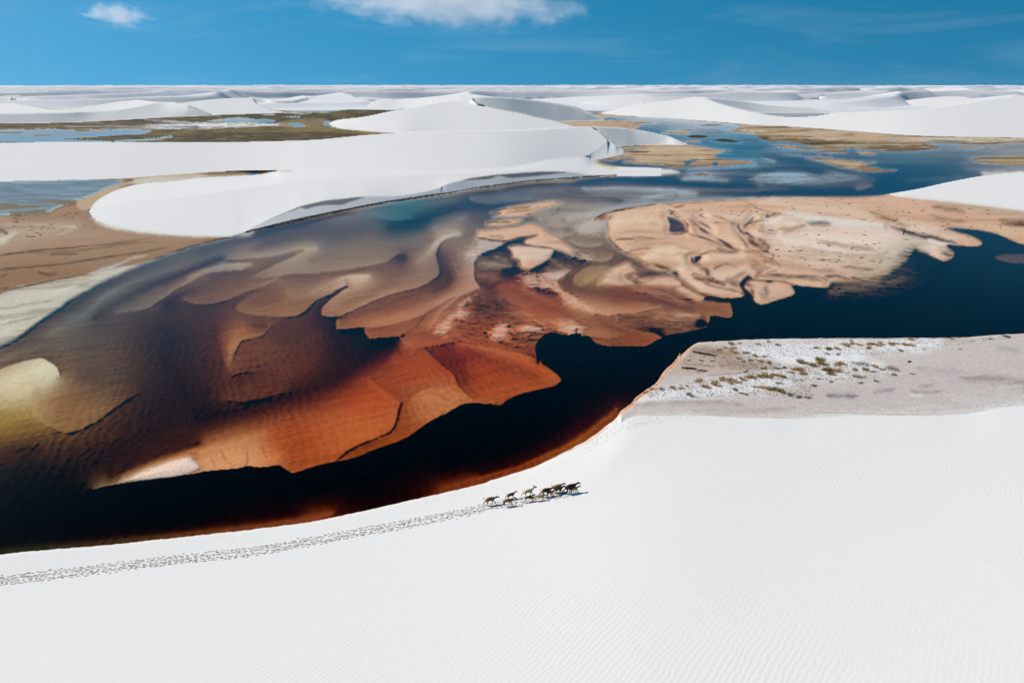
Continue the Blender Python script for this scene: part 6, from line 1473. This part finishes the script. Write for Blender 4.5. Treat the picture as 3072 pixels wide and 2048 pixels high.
WALK = [(.38, -.10), (-.30, -.35), (-.42, .10), (.36, -.10)]
WALK2 = [(-.34, -.30), (.34, -.05), (.34, -.10), (-.44, .15)]
TROT = [(.55, -.15), (-.20, -.95), (-.62, .15), (.20, .55)]
RUN = [(.75, -.1), (.55, -.25), (-.65, .1), (-.40, .1)]
STEP2 = [(.10, -.15), (-.12, -.3), (-.50, .1), (.12, 0)]
GOATS = [
    (410, 668, 1.02, WALK, -.55, 1.0, coat_fn(BROWN, LEGD, DBROWN, back=DBROWN), 0, 'tail', 'brown goat with dark back and raised tail, last of the herd on the white sand'),
    (775, 568, .82, STEP2, -.05, .95, coat_fn(DBROWN, LEGD, BLACK), 0, '', 'small dark brown goat, partly hidden behind another near the back of the herd'),
    (722, 688, .98, WALK2, -.25, 1.0, coat_fn(C3(112, 82, 56), LEGD, SANDY, back=C3(140, 112, 76)), 0, '', 'grey-brown goat striding nearest the viewer at the back of the herd'),
    (1080, 522, 1.05, WALK, .05, 1.0, coat_fn(C3(190, 172, 132), SANDY, DBROWN, back=CREAM), 1, '', 'cream goat with horns and a brown face, head held high'),
    (1090, 608, .78, WALK2, -.30, .95, coat_fn(C3(74, 60, 44), SANDY, BLACK), 0, '', 'small dark goat with pale legs below the cream horned goat'),
    (1262, 592, .80, RUN, -.45, .95, coat_fn(C3(178, 156, 108), SANDY, C3(90, 70, 50), back=CREAM), 0, '', 'small pale goat at full stretch with its front legs thrown forward'),
    (1390, 520, 1.08, WALK, -.40, 1.1, coat_fn(DBROWN, LEGD, C3(110, 84, 50), rump=SANDY), 1, '', 'stocky dark brown goat with a tan rump in the middle of the herd'),
    (1470, 518, .74, WALK2, -.45, .95, coat_fn(RUST, LEGD, RUST), 0, '', 'small rust brown goat, nearest the viewer in the middle of the herd'),
    (1590, 440, 1.0, STEP2, -.20, 1.0, coat_fn(SANDY, C3(110, 84, 56), C3(120, 70, 40)), 0, '', 'sandy tan goat with a reddish head behind a dark goat with a pale flank stripe'),
    (1612, 470, .90, WALK, -.40, 1.0, coat_fn(C3(66, 48, 36), LEGD, BLACK, belly=C3(140, 112, 82)), 0, '', 'dark goat with a pale flank beside the sandy tan goat'),
    (1825, 460, 1.16, STEP2, -.35, 1.05, coat_fn(BLACK, LEGD, BLACK), 0, 'tail', 'black goat, tallest of the two leading the herd'),
    (1885, 460, .86, TROT, -.10, 1.0, coat_fn(C3(176, 148, 100), C3(96, 80, 58), C3(120, 96, 44), spots=C3(110, 72, 36)), 0, '', 'tan goat with brown spots leading the herd beside the black goat'),
]
for n, (u, v, sc, pose, neck, fat, coat, horns, tail, lab) in enumerate(GOATS):
    (X, Y), = px('X', [(u, v)])
    x, y, z = spot(X, Y)
    root = bpy.data.objects.new('goat', None); COL.objects.link(root)
    root.empty_display_size = .3
    root.location = (x, y, z - .012); root.rotation_euler = (0, -.02, math.radians(13 + 5 * math.sin(n * 2.1))); root.scale = (sc, sc, sc)
    root['label'] = lab; root['category'] = 'goat'; root['group'] = 'goats running across the white sand'
    me, (hx, hz) = goat_body(pose, coat, neck - .22, fat * 1.22, n)
    link('body', me, parent=root)
    hc = coat(.6, 0, .85, n); bc = coat(-.3, 0, .62, n)
    for s in (1, -1):
        b = MB(); b.tube([(hx - .01, s * .045, hz + .025), (hx - .03, s * .10, hz + .03), (hx - .05, s * .15, hz - .005)], [.016, .028, .006], hc, 6, True, .4)
        link('ear', b.mesh('ear', M_COAT), parent=root)
        b = MB(); b.tube([(hx + .055, s * .038, hz + .012), (hx + .062, s * .050, hz + .012), (hx + .066, s * .054, hz + .012)], [.012, .010, .003], BLACK, 6)
        link('eye', b.mesh('eye', M_HORN), parent=root)
        if horns:
            b = MB(); b.tube([(hx - .005, s * .03, hz + .04), (hx - .04, s * .042, hz + .12), (hx - .10, s * .06, hz + .16), (hx - .15, s * .07, hz + .155)], [.019, .016, .011, .004], C3(86, 76, 62), 6)
            link('horn', b.mesh('horn', M_HORN), parent=root)
    zt = .70
    b = MB()
    if tail:
        b.tube([(-.40, 0, zt - .02), (-.47, 0, zt + .02), (-.53, 0, zt - .02), (-.56, 0, zt - .10)], [.024, .020, .017, .006], bc if n else DBROWN, 6)
    else:
        b.tube([(-.40, 0, zt - .02), (-.45, 0, zt - .03), (-.47, 0, zt - .12)], [.024, .020, .006], bc, 6)
    link('tail', b.mesh('tail', M_COAT), parent=root)

# ------------------------------------------------------------------ hoof prints: small trodden hollows with a pushed-up rim
def prints(name, label, lines, lanes, half, stride, floor, size, seed, n_max=2000):
    r = np.random.default_rng(seed)
    P = spline(lines, 3)[0]
    x, y, z = ground(P[:, 0], P[:, 1], hgt(P[:, 0], P[:, 1]))
    s = np.concatenate([[0], np.cumsum(np.hypot(np.diff(x), np.diff(y)))])
    tot = s[-1]
    vs, fs, cs = [], [], []
    K = 8; ang = np.linspace(0, 2 * np.pi, K, endpoint=False)
    for q in range(lanes):
        off = half * (2 * (q + .5) / lanes - 1)
        wob = r.uniform(0, 6.28)
        t = r.uniform(0, stride)
        while t < tot:
            px_, py_ = np.interp(t, s, x), np.interp(t, s, y)
            e = .6
            tx = np.interp(t + e, s, x) - np.interp(t - e, s, x); ty = np.interp(t + e, s, y) - np.interp(t - e, s, y)
            L = math.hypot(tx, ty) + 1e-9; tx, ty = tx / L, ty / L
            o = off + .16 * half * math.sin(t * .5 + wob) + r.normal(0, half * .10)
            cx, cy = px_ - ty * o + r.normal(0, .04), py_ + tx * o
            a = math.atan2(ty, tx) + r.normal(0, .25)
            l, w = size * r.uniform(.7, 1.35), size * .42 * r.uniform(.8, 1.2)
            ca, sa = math.cos(a), math.sin(a)
            b = sum(len(k) for k in vs)
            ring = []
            for fr, dz in ((1.35, -.012), (1.02, .014), (.78, .004)):
                ex, ey = np.cos(ang) * l * fr, np.sin(ang) * w * fr
                gx, gy = cx + ex * ca - ey * sa, cy + ex * sa + ey * ca
                ring.append(np.stack([gx, gy, drop(gx, gy) + dz], 1))
            cz = np.array([[cx, cy, float(drop(np.array(cx), np.array(cy))) + .003]])
            vs.append(np.vstack(ring + [cz]))
            wc = WHITE * ALB
            cs.append(np.vstack([np.tile(wc, (2 * K, 1)), np.tile(floor, (K + 1, 1))]))
            for rr in range(2):
                for k in range(K):
                    p, p2 = b + rr * K + k, b + rr * K + (k + 1) % K
                    fs.append((p, p2, p2 + K)); fs.append((p, p2 + K, p + K))
            for k in range(K):
                fs.append((b + 2 * K + k, b + 2 * K + (k + 1) % K, b + 3 * K))
            t += stride * r.uniform(.6, 1.4)
    v, c = np.vstack(vs), np.vstack(cs)
    link(name, mesh_from(name, v, np.array(fs), M_PRINT, np.concatenate([c, np.ones((len(c), 1))], 1), False), 'stuff', label)

TRAIL = cat('T', [(-900, 800), (-400, 742), (0, 688), (250, 656), (500, 624), (750, 597), (1000, 570), (1250, 540), (1500, 509), (1750, 480), (2000, 441), (2300, 392)], 'X', [(0, 790), (300, 720), (600, 672), (900, 612), (1150, 575), (1450, 520), (1750, 462)])
prints('hoof_prints', 'trail of goat hoof prints pressed into the white sand behind the herd', TRAIL, 11, .66, .38, lin((98, 82, 68)), .128, 5)
prints('old_hoof_prints', 'faint older tracks in the white sand along the edge of the grey flat', cat('G', [(1345, 1150), (1470, 1100), (1600, 1000), (1720, 950), (1850, 915), (2100, 885), (2352, 868)], 'R', [(700, 1045)]), 5, 1.0, .5, lin((196, 188, 180)), .13, 9)

# ------------------------------------------------------------------ plants on the bank
def tuft_mesh(name, seed, n, rad, hgt_, cols):
    r = random.Random(seed); b = MB()
    nb = 12; base = len(b.v)
    for t in range(nb):
        b.v.append(Vector((rad * .95 * math.cos(t * .5236), rad * .6 * math.sin(t * .5236), -.02))); b.c.append(tuple(q * .8 for q in cols[t % len(cols)]))
    b.v.append(Vector((0, 0, .045))); b.c.append(cols[0])
    for t in range(nb):
        b.f.append((base + t, base + (t + 1) % nb, base + nb))
    for k in range(n):
        a = r.uniform(0, 6.283); d = rad * math.sqrt(r.random()) ; x, y = d * math.cos(a), d * math.sin(a) * .62
        h = hgt_ * r.uniform(.45, 1.1) * (1 - .5 * d / rad); le = r.uniform(.1, .6) * h; la = a + r.uniform(-.8, .8)
        w = r.uniform(.012, .026); wa = r.uniform(0, 6.283)
        c = r.choice(cols); c = tuple(q * r.uniform(.75, 1.25) for q in c)
        mx, my = x + le * .35 * math.cos(la), y + le * .35 * math.sin(la)
        tx, ty = x + le * math.cos(la), y + le * math.sin(la)
        wx, wy = w * math.cos(wa), w * math.sin(wa)
        b.tri((x - wx, y - wy, -.03), (x + wx, y + wy, -.03), (mx, my, h * .65), c)
        b.tri((mx - wx * .7, my - wy * .7, h * .55), (mx + wx * .7, my + wy * .7, h * .55), (tx, ty, h), c)
    return b.mesh(name, M_PLANT, False)

GOLD = [C3(186, 142, 80), C3(164, 118, 60), C3(198, 164, 108), C3(136, 100, 54)]
OLIVE = [C3(138, 122, 62), C3(112, 102, 54), C3(166, 140, 80), C3(96, 86, 46)]
GREEN = [C3(84, 76, 20), C3(64, 60, 18), C3(104, 88, 30), C3(120, 92, 40)]
GREY = [C3(110, 98, 78), C3(90, 78, 62), C3(130, 112, 86)]
TUFTS = {'gold': [tuft_mesh('dry_grass_tuft', 10 + k, 130, .5, .30, GOLD) for k in range(4)], 'olive': [tuft_mesh('green_grass_tuft', 30 + k, 130, .5, .30, OLIVE) for k in range(4)], 'grey': [tuft_mesh('withered_tuft', 50 + k, 70, .5, .2, GREY) for k in range(3)]}
def plant(kind, name, cat_, lab, group, X, Y, s, k):
    me = TUFTS[kind][k % len(TUFTS[kind])]
    o = link(name, me, None, lab, cat_, group)
    x, y, z = spot(X, Y)
    o.location = (x, y, z); o.rotation_euler = (0, 0, k * 1.7); o.scale = (s * 1.1, s * 1.1, s)
RT = [(240, 735, .9), (330, 735, .8), (160, 775, .9), (465, 720, 1.0), (560, 725, .8), (635, 698, .5), (770, 640, 1.3), (850, 708, 1.3), (955, 660, 1.2), (985, 692, 1.0), (1050, 622, 1.3), (1150, 625, 1.3), (1145, 660, 1.1), (1230, 655, .9), (1290, 620, 1.2), (1370, 595, 1.4), (1420, 605, .9), (1520, 580, 1.7), (1590, 590, 1.2), (1640, 570, 1.0), (1720, 580, 1.3), (1770, 595, .9), (1525, 715, 1.2), (1600, 735, 1.1), (1430, 710, .6), (1150, 200, 1.2), (1170, 255, 1.1), (1080, 250, .8), (1020, 275, .9), (1180, 300, 1.3), (1250, 195, .7), (1470, 205, .8), (1590, 175, .8), (1850, 540, 1.0), (1960, 410, 1.5), (1900, 500, 1.3), (1960, 510, 1.3), (2000, 550, .9)]
ST = [(480, 195, 1.4), (540, 180, 1.1), (620, 190, 1.0), (730, 185, 1.2), (800, 190, 1.4), (720, 225, 1.1), (860, 185, .9), (960, 185, 1.2), (1010, 180, 1.0), (1100, 190, 1.1), (1160, 195, 1.2), (540, 150, .8), (840, 165, .8), (1170, 135, 1.0), (40, 380, 1.0), (230, 395, 1.3), (400, 400, 1.4), (440, 390, 1.2), (390, 465, 1.4), (330, 500, 1.1), (20, 450, 1.0), (30, 500, 1.0), (790, 420, 1.1), (870, 450, .9), (0, 370, 1.0)]
OT = [('R', 1700, 745, 1.3), ('R', 1750, 770, 1.2), ('R', 1650, 730, 1.0), ('R', 2110, 455, 1.6), ('R', 2200, 395, 1.6), ('R', 2230, 440, 1.3), ('R', 2300, 260, 1.1), ('R', 2290, 510, 1.4), ('R', 2320, 545, 1.3), ('R', 1710, 665, .8), ('R', 1200, 740, .9), ('R', 1330, 310, 1.1), ('R', 1430, 340, .9), ('R', 2150, 250, .9), ('R', 1700, 215, .9), ('S', 300, 235, 1.1), ('S', 390, 232, 1.0), ('S', 300, 455, 1.3), ('S', 270, 455, 1.0), ('S', 690, 450, 1.2), ('S', 600, 525, 1.2), ('S', 580, 450, .9), ('S', 770, 475, .8), ('S', 990, 505, .8), ('S', 200, 548, .7), ('S', 200, 345, 1.3), ('S', 1600, 130, .7), ('S', 2000, 130, .7)]
GT = [('R', 1380, 395, 1.0), ('R', 1500, 405, 1.3), ('R', 1300, 410, .9), ('R', 1240, 375, 1.0), ('R', 1600, 425, 1.2), ('R', 1700, 490, 1.2), ('R', 1780, 480, 1.0), ('R', 1540, 350, 1.0), ('R', 800, 400, .8), ('R', 930, 405, .8), ('R', 650, 395, .6), ('R', 650, 790, 1.1), ('R', 690, 815, .9), ('R', 1950, 825, 1.2), ('R', 2050, 830, 1.0), ('R', 1850, 800, 1.2), ('R', 1270, 780, .9), ('R', 1330, 795, .8), ('R', 2120, 690, .9), ('S', 1060, 250, 1.1), ('S', 640, 590, .9), ('S', 800, 570, .9), ('S', 330, 580, .8), ('S', 290, 285, .9), ('S', 400, 290, .9), ('S', 1300, 235, .7), ('S', 150, 620, .9), ('S', 1180, 495, .8), ('S', 2170, 105, 1.3), ('S', 1680, 235, .6)]
ORD = ['first', 'second', 'third', 'fourth', 'fifth', 'sixth', 'seventh', 'eighth', 'ninth', 'tenth', 'eleventh', 'twelfth', 'thirteenth', 'fourteenth', 'fifteenth', 'sixteenth', 'seventeenth', 'eighteenth', 'nineteenth', 'twentieth']
def rows(items, where):
    """labels by rows: where = list of (test, words for the row)"""
    out = {}
    left = list(items)
    for test, words in where:
        row = sorted([q for q in left if test(q)], key=lambda q: q[0])
        for i, q in enumerate(row):
            nth = ORD[i] + ' from the left' if i < (len(row) + 1) // 2 else ('last' if i == len(row) - 1 else ORD[len(row) - 1 - i] + ' from the right')
            out[q] = (nth if len(row) > 1 else 'only one') + ' ' + words
        left = [q for q in left if q not in row]
    return out
GOLD_AT = [px('R', [(u, v)])[0] + (s,) for u, v, s in RT] + [px('S', [(u, v)])[0] + (s,) for u, v, s in ST]
OLIVE_AT = [px(o_, [(u, v)])[0] + (s,) for o_, u, v, s in OT]
GREY_AT = [px(o_, [(u, v)])[0] + (s,) for o_, u, v, s in GT]
diag = lambda q: q[1] > 1180 - (q[0] - 1900) * .085 and q[0] < 2120
gold_lab = rows(GOLD_AT, [(diag, 'in the row nearest the cut edge'), (lambda q: q[0] < 2360 and q[1] > 1112, 'in the lower row'), (lambda q: q[1] < 1026, 'along the top by the water'), (lambda q: q[1] < 1052, 'in the upper band'), (lambda q: q[1] < 1102, 'in the middle band'), (lambda q: True, 'at the foot of the middle band')])
olive_lab = rows(OLIVE_AT, [(lambda q: q[1] < 1030, 'along the top by the water'), (lambda q: q[1] < 1075, 'in the upper band'), (lambda q: q[1] < 1120, 'in the middle band'), (lambda q: True, 'in the lower row')])
grey_lab = rows(GREY_AT, [(lambda q: q[1] < 1068, 'in the upper band'), (lambda q: q[1] < 1110, 'on the brown patch and middle band'), (lambda q: q[1] < 1160, 'below the middle band'), (lambda q: True, 'in the lower row')])
k = 0
for X, Y, s in GOLD_AT:
    plant('gold', 'grass_tuft', 'grass', 'golden grass tuft, ' + gold_lab[(X, Y, s)], 'golden grass tufts on the right bank', X, Y, s, k); k += 1
for X, Y, s in OLIVE_AT:
    plant('olive', 'grass_tuft', 'grass', 'olive grass tuft, ' + olive_lab[(X, Y, s)], 'olive grass tufts on the right bank', X, Y, s, k); k += 1
for X, Y, s in GREY_AT:
    plant('grey', 'withered_plant', 'plant', 'thin withered plant, ' + grey_lab[(X, Y, s)], 'withered plants on the right bank', X, Y, s, k); k += 1

def shrub(lab, pts, seed):
    root = bpy.data.objects.new('shrub', None); COL.objects.link(root)
    (X, Y), = px('S', [pts[0][:2]]); x0, y0, z0 = spot(X, Y); root.location = (x0, y0, z0)
    root['label'] = lab; root['category'] = 'shrub'; root['group'] = 'dark shrubs on the right bank'
    b = MB(); r = random.Random(seed); st = MB()
    for u, v, s in pts:
        (X, Y), = px('S', [(u, v)]); x, y, z = spot(X, Y)
        for q in range(int(260 * s)):
            a = r.uniform(0, 6.283); d = .55 * s * math.sqrt(r.random()); h = .42 * s * (1 - (d / (.6 * s)) ** 2) * r.uniform(.3, 1.1)
            p = Vector((x - x0 + d * math.cos(a), y - y0 + d * math.sin(a) * .7, z - z0 + h)); e = r.uniform(.03, .06)
            c = tuple(t * r.uniform(.6, 1.3) for t in r.choice(GREEN))
            d1 = Vector((r.uniform(-1, 1), r.uniform(-1, 1), r.uniform(-.4, 1))).normalized() * e; d2 = Vector((r.uniform(-1, 1), r.uniform(-1, 1), r.uniform(-.4, 1))).normalized() * e
            b.tri(p, p + d1, p + d2, c)
        for q in range(7):
            a = r.uniform(0, 6.283); d = .4 * s * r.random()
            st.tube([(x - x0, y - y0, z - z0 - .04), (x - x0 + d * .5 * math.cos(a), y - y0 + d * .4 * math.sin(a), z - z0 + .14 * s), (x - x0 + d * math.cos(a), y - y0 + d * .7 * math.sin(a), z - z0 + .26 * s)], [.014, .01, .004], C3(86, 64, 44), 4, False)
    link('leaves', b.mesh('leaves', M_PLANT, False), parent=root); link('stems', st.mesh('stems', M_PLANT), parent=root)
    root.children[1].name = 'stem'
shrub('dark green shrub, first and longest of the two on the white bank', [(600, 395, 1.0), (650, 400, 1.25), (700, 402, 1.2)], 3)
shrub('dark green round shrub on the right end of the white bank', [(930, 440, 1.1), (965, 445, 1.25), (1005, 455, .8)], 4)

def scatter(name, label, zones, n, kind, seed):
    r = random.Random(seed); b = MB()
    for o_, poly, cnt in zones:
        P = px(o_, poly); xs = [p[0] for p in P]; ys = [p[1] for p in P]
        done = 0
        while done < cnt:
            X, Y = r.uniform(min(xs), max(xs)), r.uniform(min(ys), max(ys))
            c = False; j = len(P) - 1
            for i in range(len(P)):
                if (P[i][1] > Y) != (P[j][1] > Y) and X < (P[j][0] - P[i][0]) * (Y - P[i][1]) / (P[j][1] - P[i][1]) + P[i][0]: c = not c
                j = i
            done += 1
            if not c: continue
            x, y, z = spot(X, Y)
            if z < .01: continue
            if kind == 'sprig':
                col0 = r.choice(GOLD + GREY + OLIVE)
                for q in range(r.randint(3, 7)):
                    a = r.uniform(0, 6.283); h = r.uniform(.05, .17); le = r.uniform(.02, .15); w = .012
                    b.tri((x - w * math.sin(a), y + w * math.cos(a), z - .01), (x + w * math.sin(a), y - w * math.cos(a), z - .01), (x + le * math.cos(a), y + le * math.sin(a), z + h), tuple(t * r.uniform(.7, 1.2) for t in col0))
            else:
                d = math.hypot(x, y); L = r.uniform(.10, .34) * (1 + d / 260); a = r.uniform(-.5, .5); w = L * r.uniform(.18, .4)
                col0 = r.choice([C3(70, 54, 42), C3(92, 72, 54), C3(56, 44, 36)])
                b.tube([(x - L * math.cos(a), y - L * math.sin(a), z), (x, y, z + w * .3), (x + L * math.cos(a), y + L * math.sin(a), z)], [w * .4, w, w * .3], col0, 5, True, .6)
    link(name, b.mesh(name, M_PLANT if kind == 'sprig' else M_WOOD, kind != 'sprig'), 'stuff', label)
scatter('ground_cover', 'sparse dry sprigs growing all over the white crust of the bank', [
    ('S', [(-700, 210), (-300, 150), (1200, 135), (1700, 110), (2352, 60), (2352, 110), (1500, 200), (1100, 290), (400, 310), (-600, 330)], 3200), ('S', [(-600, 390), (-200, 380), (600, 360), (1060, 470), (1000, 520), (600, 560), (-200, 580), (-600, 520)], 2000),
    ('R', [(150, 790), (500, 680), (1300, 540), (1900, 560), (2100, 700), (2100, 860), (1500, 800), (700, 840), (200, 850)], 2000), ('R', [(560, 330), (740, 220), (1100, 250), (1700, 420), (1800, 500), (1300, 520), (600, 460)], 1100)], 0, 'sprig', 17)
scatter('bank_debris', 'small dark twigs and peat lumps strewn over the tan river bars', [('D', [(-200, 240), (300, 150), (950, 110), (2000, 100), (2900, 200), (3200, 420), (2600, 480), (2000, 360), (1300, 250), (900, 300), (400, 330)], 260), ('D', [(900, 400), (1300, 370), (2200, 440), (2300, 500), (1900, 720), (1300, 720), (800, 640)], 120), ('C', [(650, 220), (1150, 150), (1300, 240), (1500, 330), (1350, 420)], 20), ('A', [(0, 100), (700, 100), (900, 250), (0, 380)], 90)], 0, 'debris', 19)

def driftwood(o_, a, b_, r0, lab, catg, name, col, lift=.02, flat=.6):
    P = px(o_, [a, b_]); m = MB()
    p0, p1 = Vector(spot(*P[0])), Vector(spot(*P[1])); c = (p0 + p1) / 2
    n = 7; pts, rad = [], []
    for k in range(n):
        t = k / (n - 1); q = p0.lerp(p1, t) - c
        q += Vector((0, .10 * math.sin(t * 7 + r0 * 40) * r0 * 3, lift + .05 * r0 * math.sin(t * 9)))
        pts.append(q); rad.append(r0 * (.35 + .65 * math.sin(math.pi * min(.93, max(.07, t)))) * (1 + .25 * math.sin(t * 17 + r0 * 9)))
    m.tube(pts, rad, col, 7, True, flat)
    o = link(name, m.mesh(name, M_WOOD), None, lab, catg); o.location = c
driftwood('R', (700, 292), (970, 345), .22, 'long dark peat slab lying on the brown tip of the right bank', 'peat slab', 'peat_slab', C3(58, 46, 40))
driftwood('R', (572, 482), (738, 497), .22, 'short dark peat slab near the cut edge of the right bank', 'peat slab', 'peat_slab', C3(50, 42, 38))
driftwood('R', (750, 512), (868, 520), .30, 'grey-brown flat peat slab with dark rim, right of the short dark one', 'peat slab', 'peat_slab', C3(104, 90, 78), 0, .25)
driftwood('R', (1500, 500), (1572, 478), .07, 'thin dark stick on the white crust above the golden tufts', 'stick', 'stick', C3(56, 42, 34))
driftwood('R', (1308, 533), (1350, 519), .06, 'short dark stick by a pale drainage line on the bank', 'stick', 'stick', C3(50, 40, 32))
driftwood('S', (1130, 372), (1165, 368), .12, 'forked dark twig alone on the smooth grey part of the bank', 'twig', 'twig', C3(58, 50, 46), .06, 1)
driftwood('S', (2120, 98), (2220, 108), .16, 'dark driftwood branch at the far right of the bank edge', 'driftwood', 'driftwood', C3(62, 52, 44))
driftwood('D', (2308, 968), (2352, 962), .16, 'pale driftwood piece poking out of the dark teal water', 'driftwood', 'driftwood', C3(170, 160, 150), .10, .8)
(X, Y), = px('I', [(1266, 1272)]); x, y, z = spot(X, Y); m = MB()
m.tube([(0, 0, -.05), (.03, 0, .5), (-.06, 0, 1.0), (.02, 0, 1.35)], [.16, .13, .11, .05], C3(50, 42, 36), 6); m.tube([(.0, 0, .6), (.30, .05, .85)], [.07, .03], C3(50, 42, 36), 5)
o = link('tree_stump', m.mesh('tree_stump', M_WOOD), None, 'dark upright dead stump on the pale river bar', 'stump'); o.location = (x, y, z)
# roots that hang from the eroded far bank
b = MB(); r = random.Random(23)
P = spline(cat('B', [(420, 414), (700, 344), (900, 297), (1100, 254), (1400, 194), (1700, 139), (2000, 94), (2300, 51)], 'L', [(700, 975), (850, 954), (1200, 911), (1500, 889), (1700, 875), (1950, 861)]), 2.4)[0]
for X, Y in P:
    x, y, z = spot(X, Y - 1.5); z = max(z, .02); L = r.uniform(.2, .55)
    b.tube([(x - L, y + r.uniform(-.1, .1), z + r.uniform(.0, .1)), (x, y - .1, z + r.uniform(.08, .3)), (x + L, y + r.uniform(-.2, .1), z + r.uniform(-.02, .1))], [.05, r.uniform(.07, .16), .03], r.choice([C3(64, 46, 32), C3(86, 64, 42), C3(46, 34, 26)]), 5, True, .7)
link('roots', b.mesh('roots', M_WOOD), 'stuff', 'dark exposed roots along the waterline below the white dune')

# ------------------------------------------------------------------ clouds
def cloud(lab, X, Y, wpx, hpx, dist, dens, seed, lean=0.0, scale=1.0):
    dx, dy, dz = rays(X, Y); k = dist / dy
    c = Vector((float(k * dx), dist, float(CAM_H + k * dz)))
    f = dist / math.cos(0) / FPX
    wx, wz = wpx * f / 2, hpx * f / 2; wy = wx * .45
    bm_v, bm_f = [], []
    nu, nv = 28, 14; r = np.random.default_rng(seed)
    for j in range(nv + 1):
        th = math.pi * j / nv
        for i in range(nu):
            ph = 2 * math.pi * i / nu
            x, y, z = math.sin(th) * math.cos(ph), math.sin(th) * math.sin(ph), math.cos(th)
            q = 1 + .12 * float(vnoise(np.array([x * 2.5 + seed]), np.array([z * 2.5 + y * 2]), seed)[0])
            bm_v.append((wx * x * q, wy * y * q, wz * z * q))
    for j in range(nv):
        for i in range(nu):
            a, b_ = j * nu + i, j * nu + (i + 1) % nu
            bm_f.append((a, a + nu, b_ + nu)); bm_f.append((a, b_ + nu, b_))
    m, n, l = new_mat('cloud_vapour')
    out = n.new('ShaderNodeOutputMaterial'); pv = n.new('ShaderNodeVolumePrincipled')
    pv.inputs['Color'].default_value = (1, 1, 1, 1); pv.inputs['Anisotropy'].default_value = .25
    tc = n.new('ShaderNodeTexCoord')
    mp = n.new('ShaderNodeMapping'); mp.inputs['Scale'].default_value = (scale / wz * .55, scale / wz * .55, scale / wz); mp.inputs['Location'].default_value = (seed * 3.1, seed * 1.7, 0)
    ns = n.new('ShaderNodeTexNoise'); ns.inputs['Scale'].default_value = 1.0; ns.inputs['Detail'].default_value = 6; ns.inputs['Roughness'].default_value = .6; ns.inputs['Distortion'].default_value = .5
    l.new(tc.outputs['Object'], mp.inputs[0]); l.new(mp.outputs[0], ns.inputs['Vector'])
    nm = n.new('ShaderNodeMapping'); nm.inputs['Scale'].default_value = (1 / wx, 1 / wy, 1 / wz)
    l.new(tc.outputs['Object'], nm.inputs[0])
    ln = n.new('ShaderNodeVectorMath'); ln.operation = 'LENGTH'; l.new(nm.outputs[0], ln.inputs[0])
    a1 = n.new('ShaderNodeMath'); a1.operation = 'MULTIPLY_ADD'; a1.inputs[1].default_value = -.55; a1.inputs[2].default_value = .13
    l.new(ln.outputs['Value'], a1.inputs[0])
    a2 = n.new('ShaderNodeMath'); a2.operation = 'ADD'; l.new(ns.outputs['Fac'], a2.inputs[0]); l.new(a1.outputs[0], a2.inputs[1])
    mr = n.new('ShaderNodeMapRange'); mr.inputs['From Min'].default_value = .28; mr.inputs['From Max'].default_value = .60; mr.inputs['To Max'].default_value = dens
    l.new(a2.outputs[0], mr.inputs['Value']); l.new(mr.outputs[0], pv.inputs['Density'])
    l.new(pv.outputs[0], out.inputs['Volume'])
    me = mesh_from('cloud', np.array(bm_v), np.array(bm_f), m, None, True)
    o = link('cloud', me, None, lab, 'cloud'); o.location = c; o.rotation_euler = (0, lean, 0)
cloud('small white puff of cloud in the blue sky on the left', 350, 44, 270, 90, 12000, .0032, 3, .16, 1.9)
cloud('long ragged white cloud bank along the top of the sky, left of centre', 1340, 4, 1120, 190, 12000, .0013, 8, .05, 2.4)
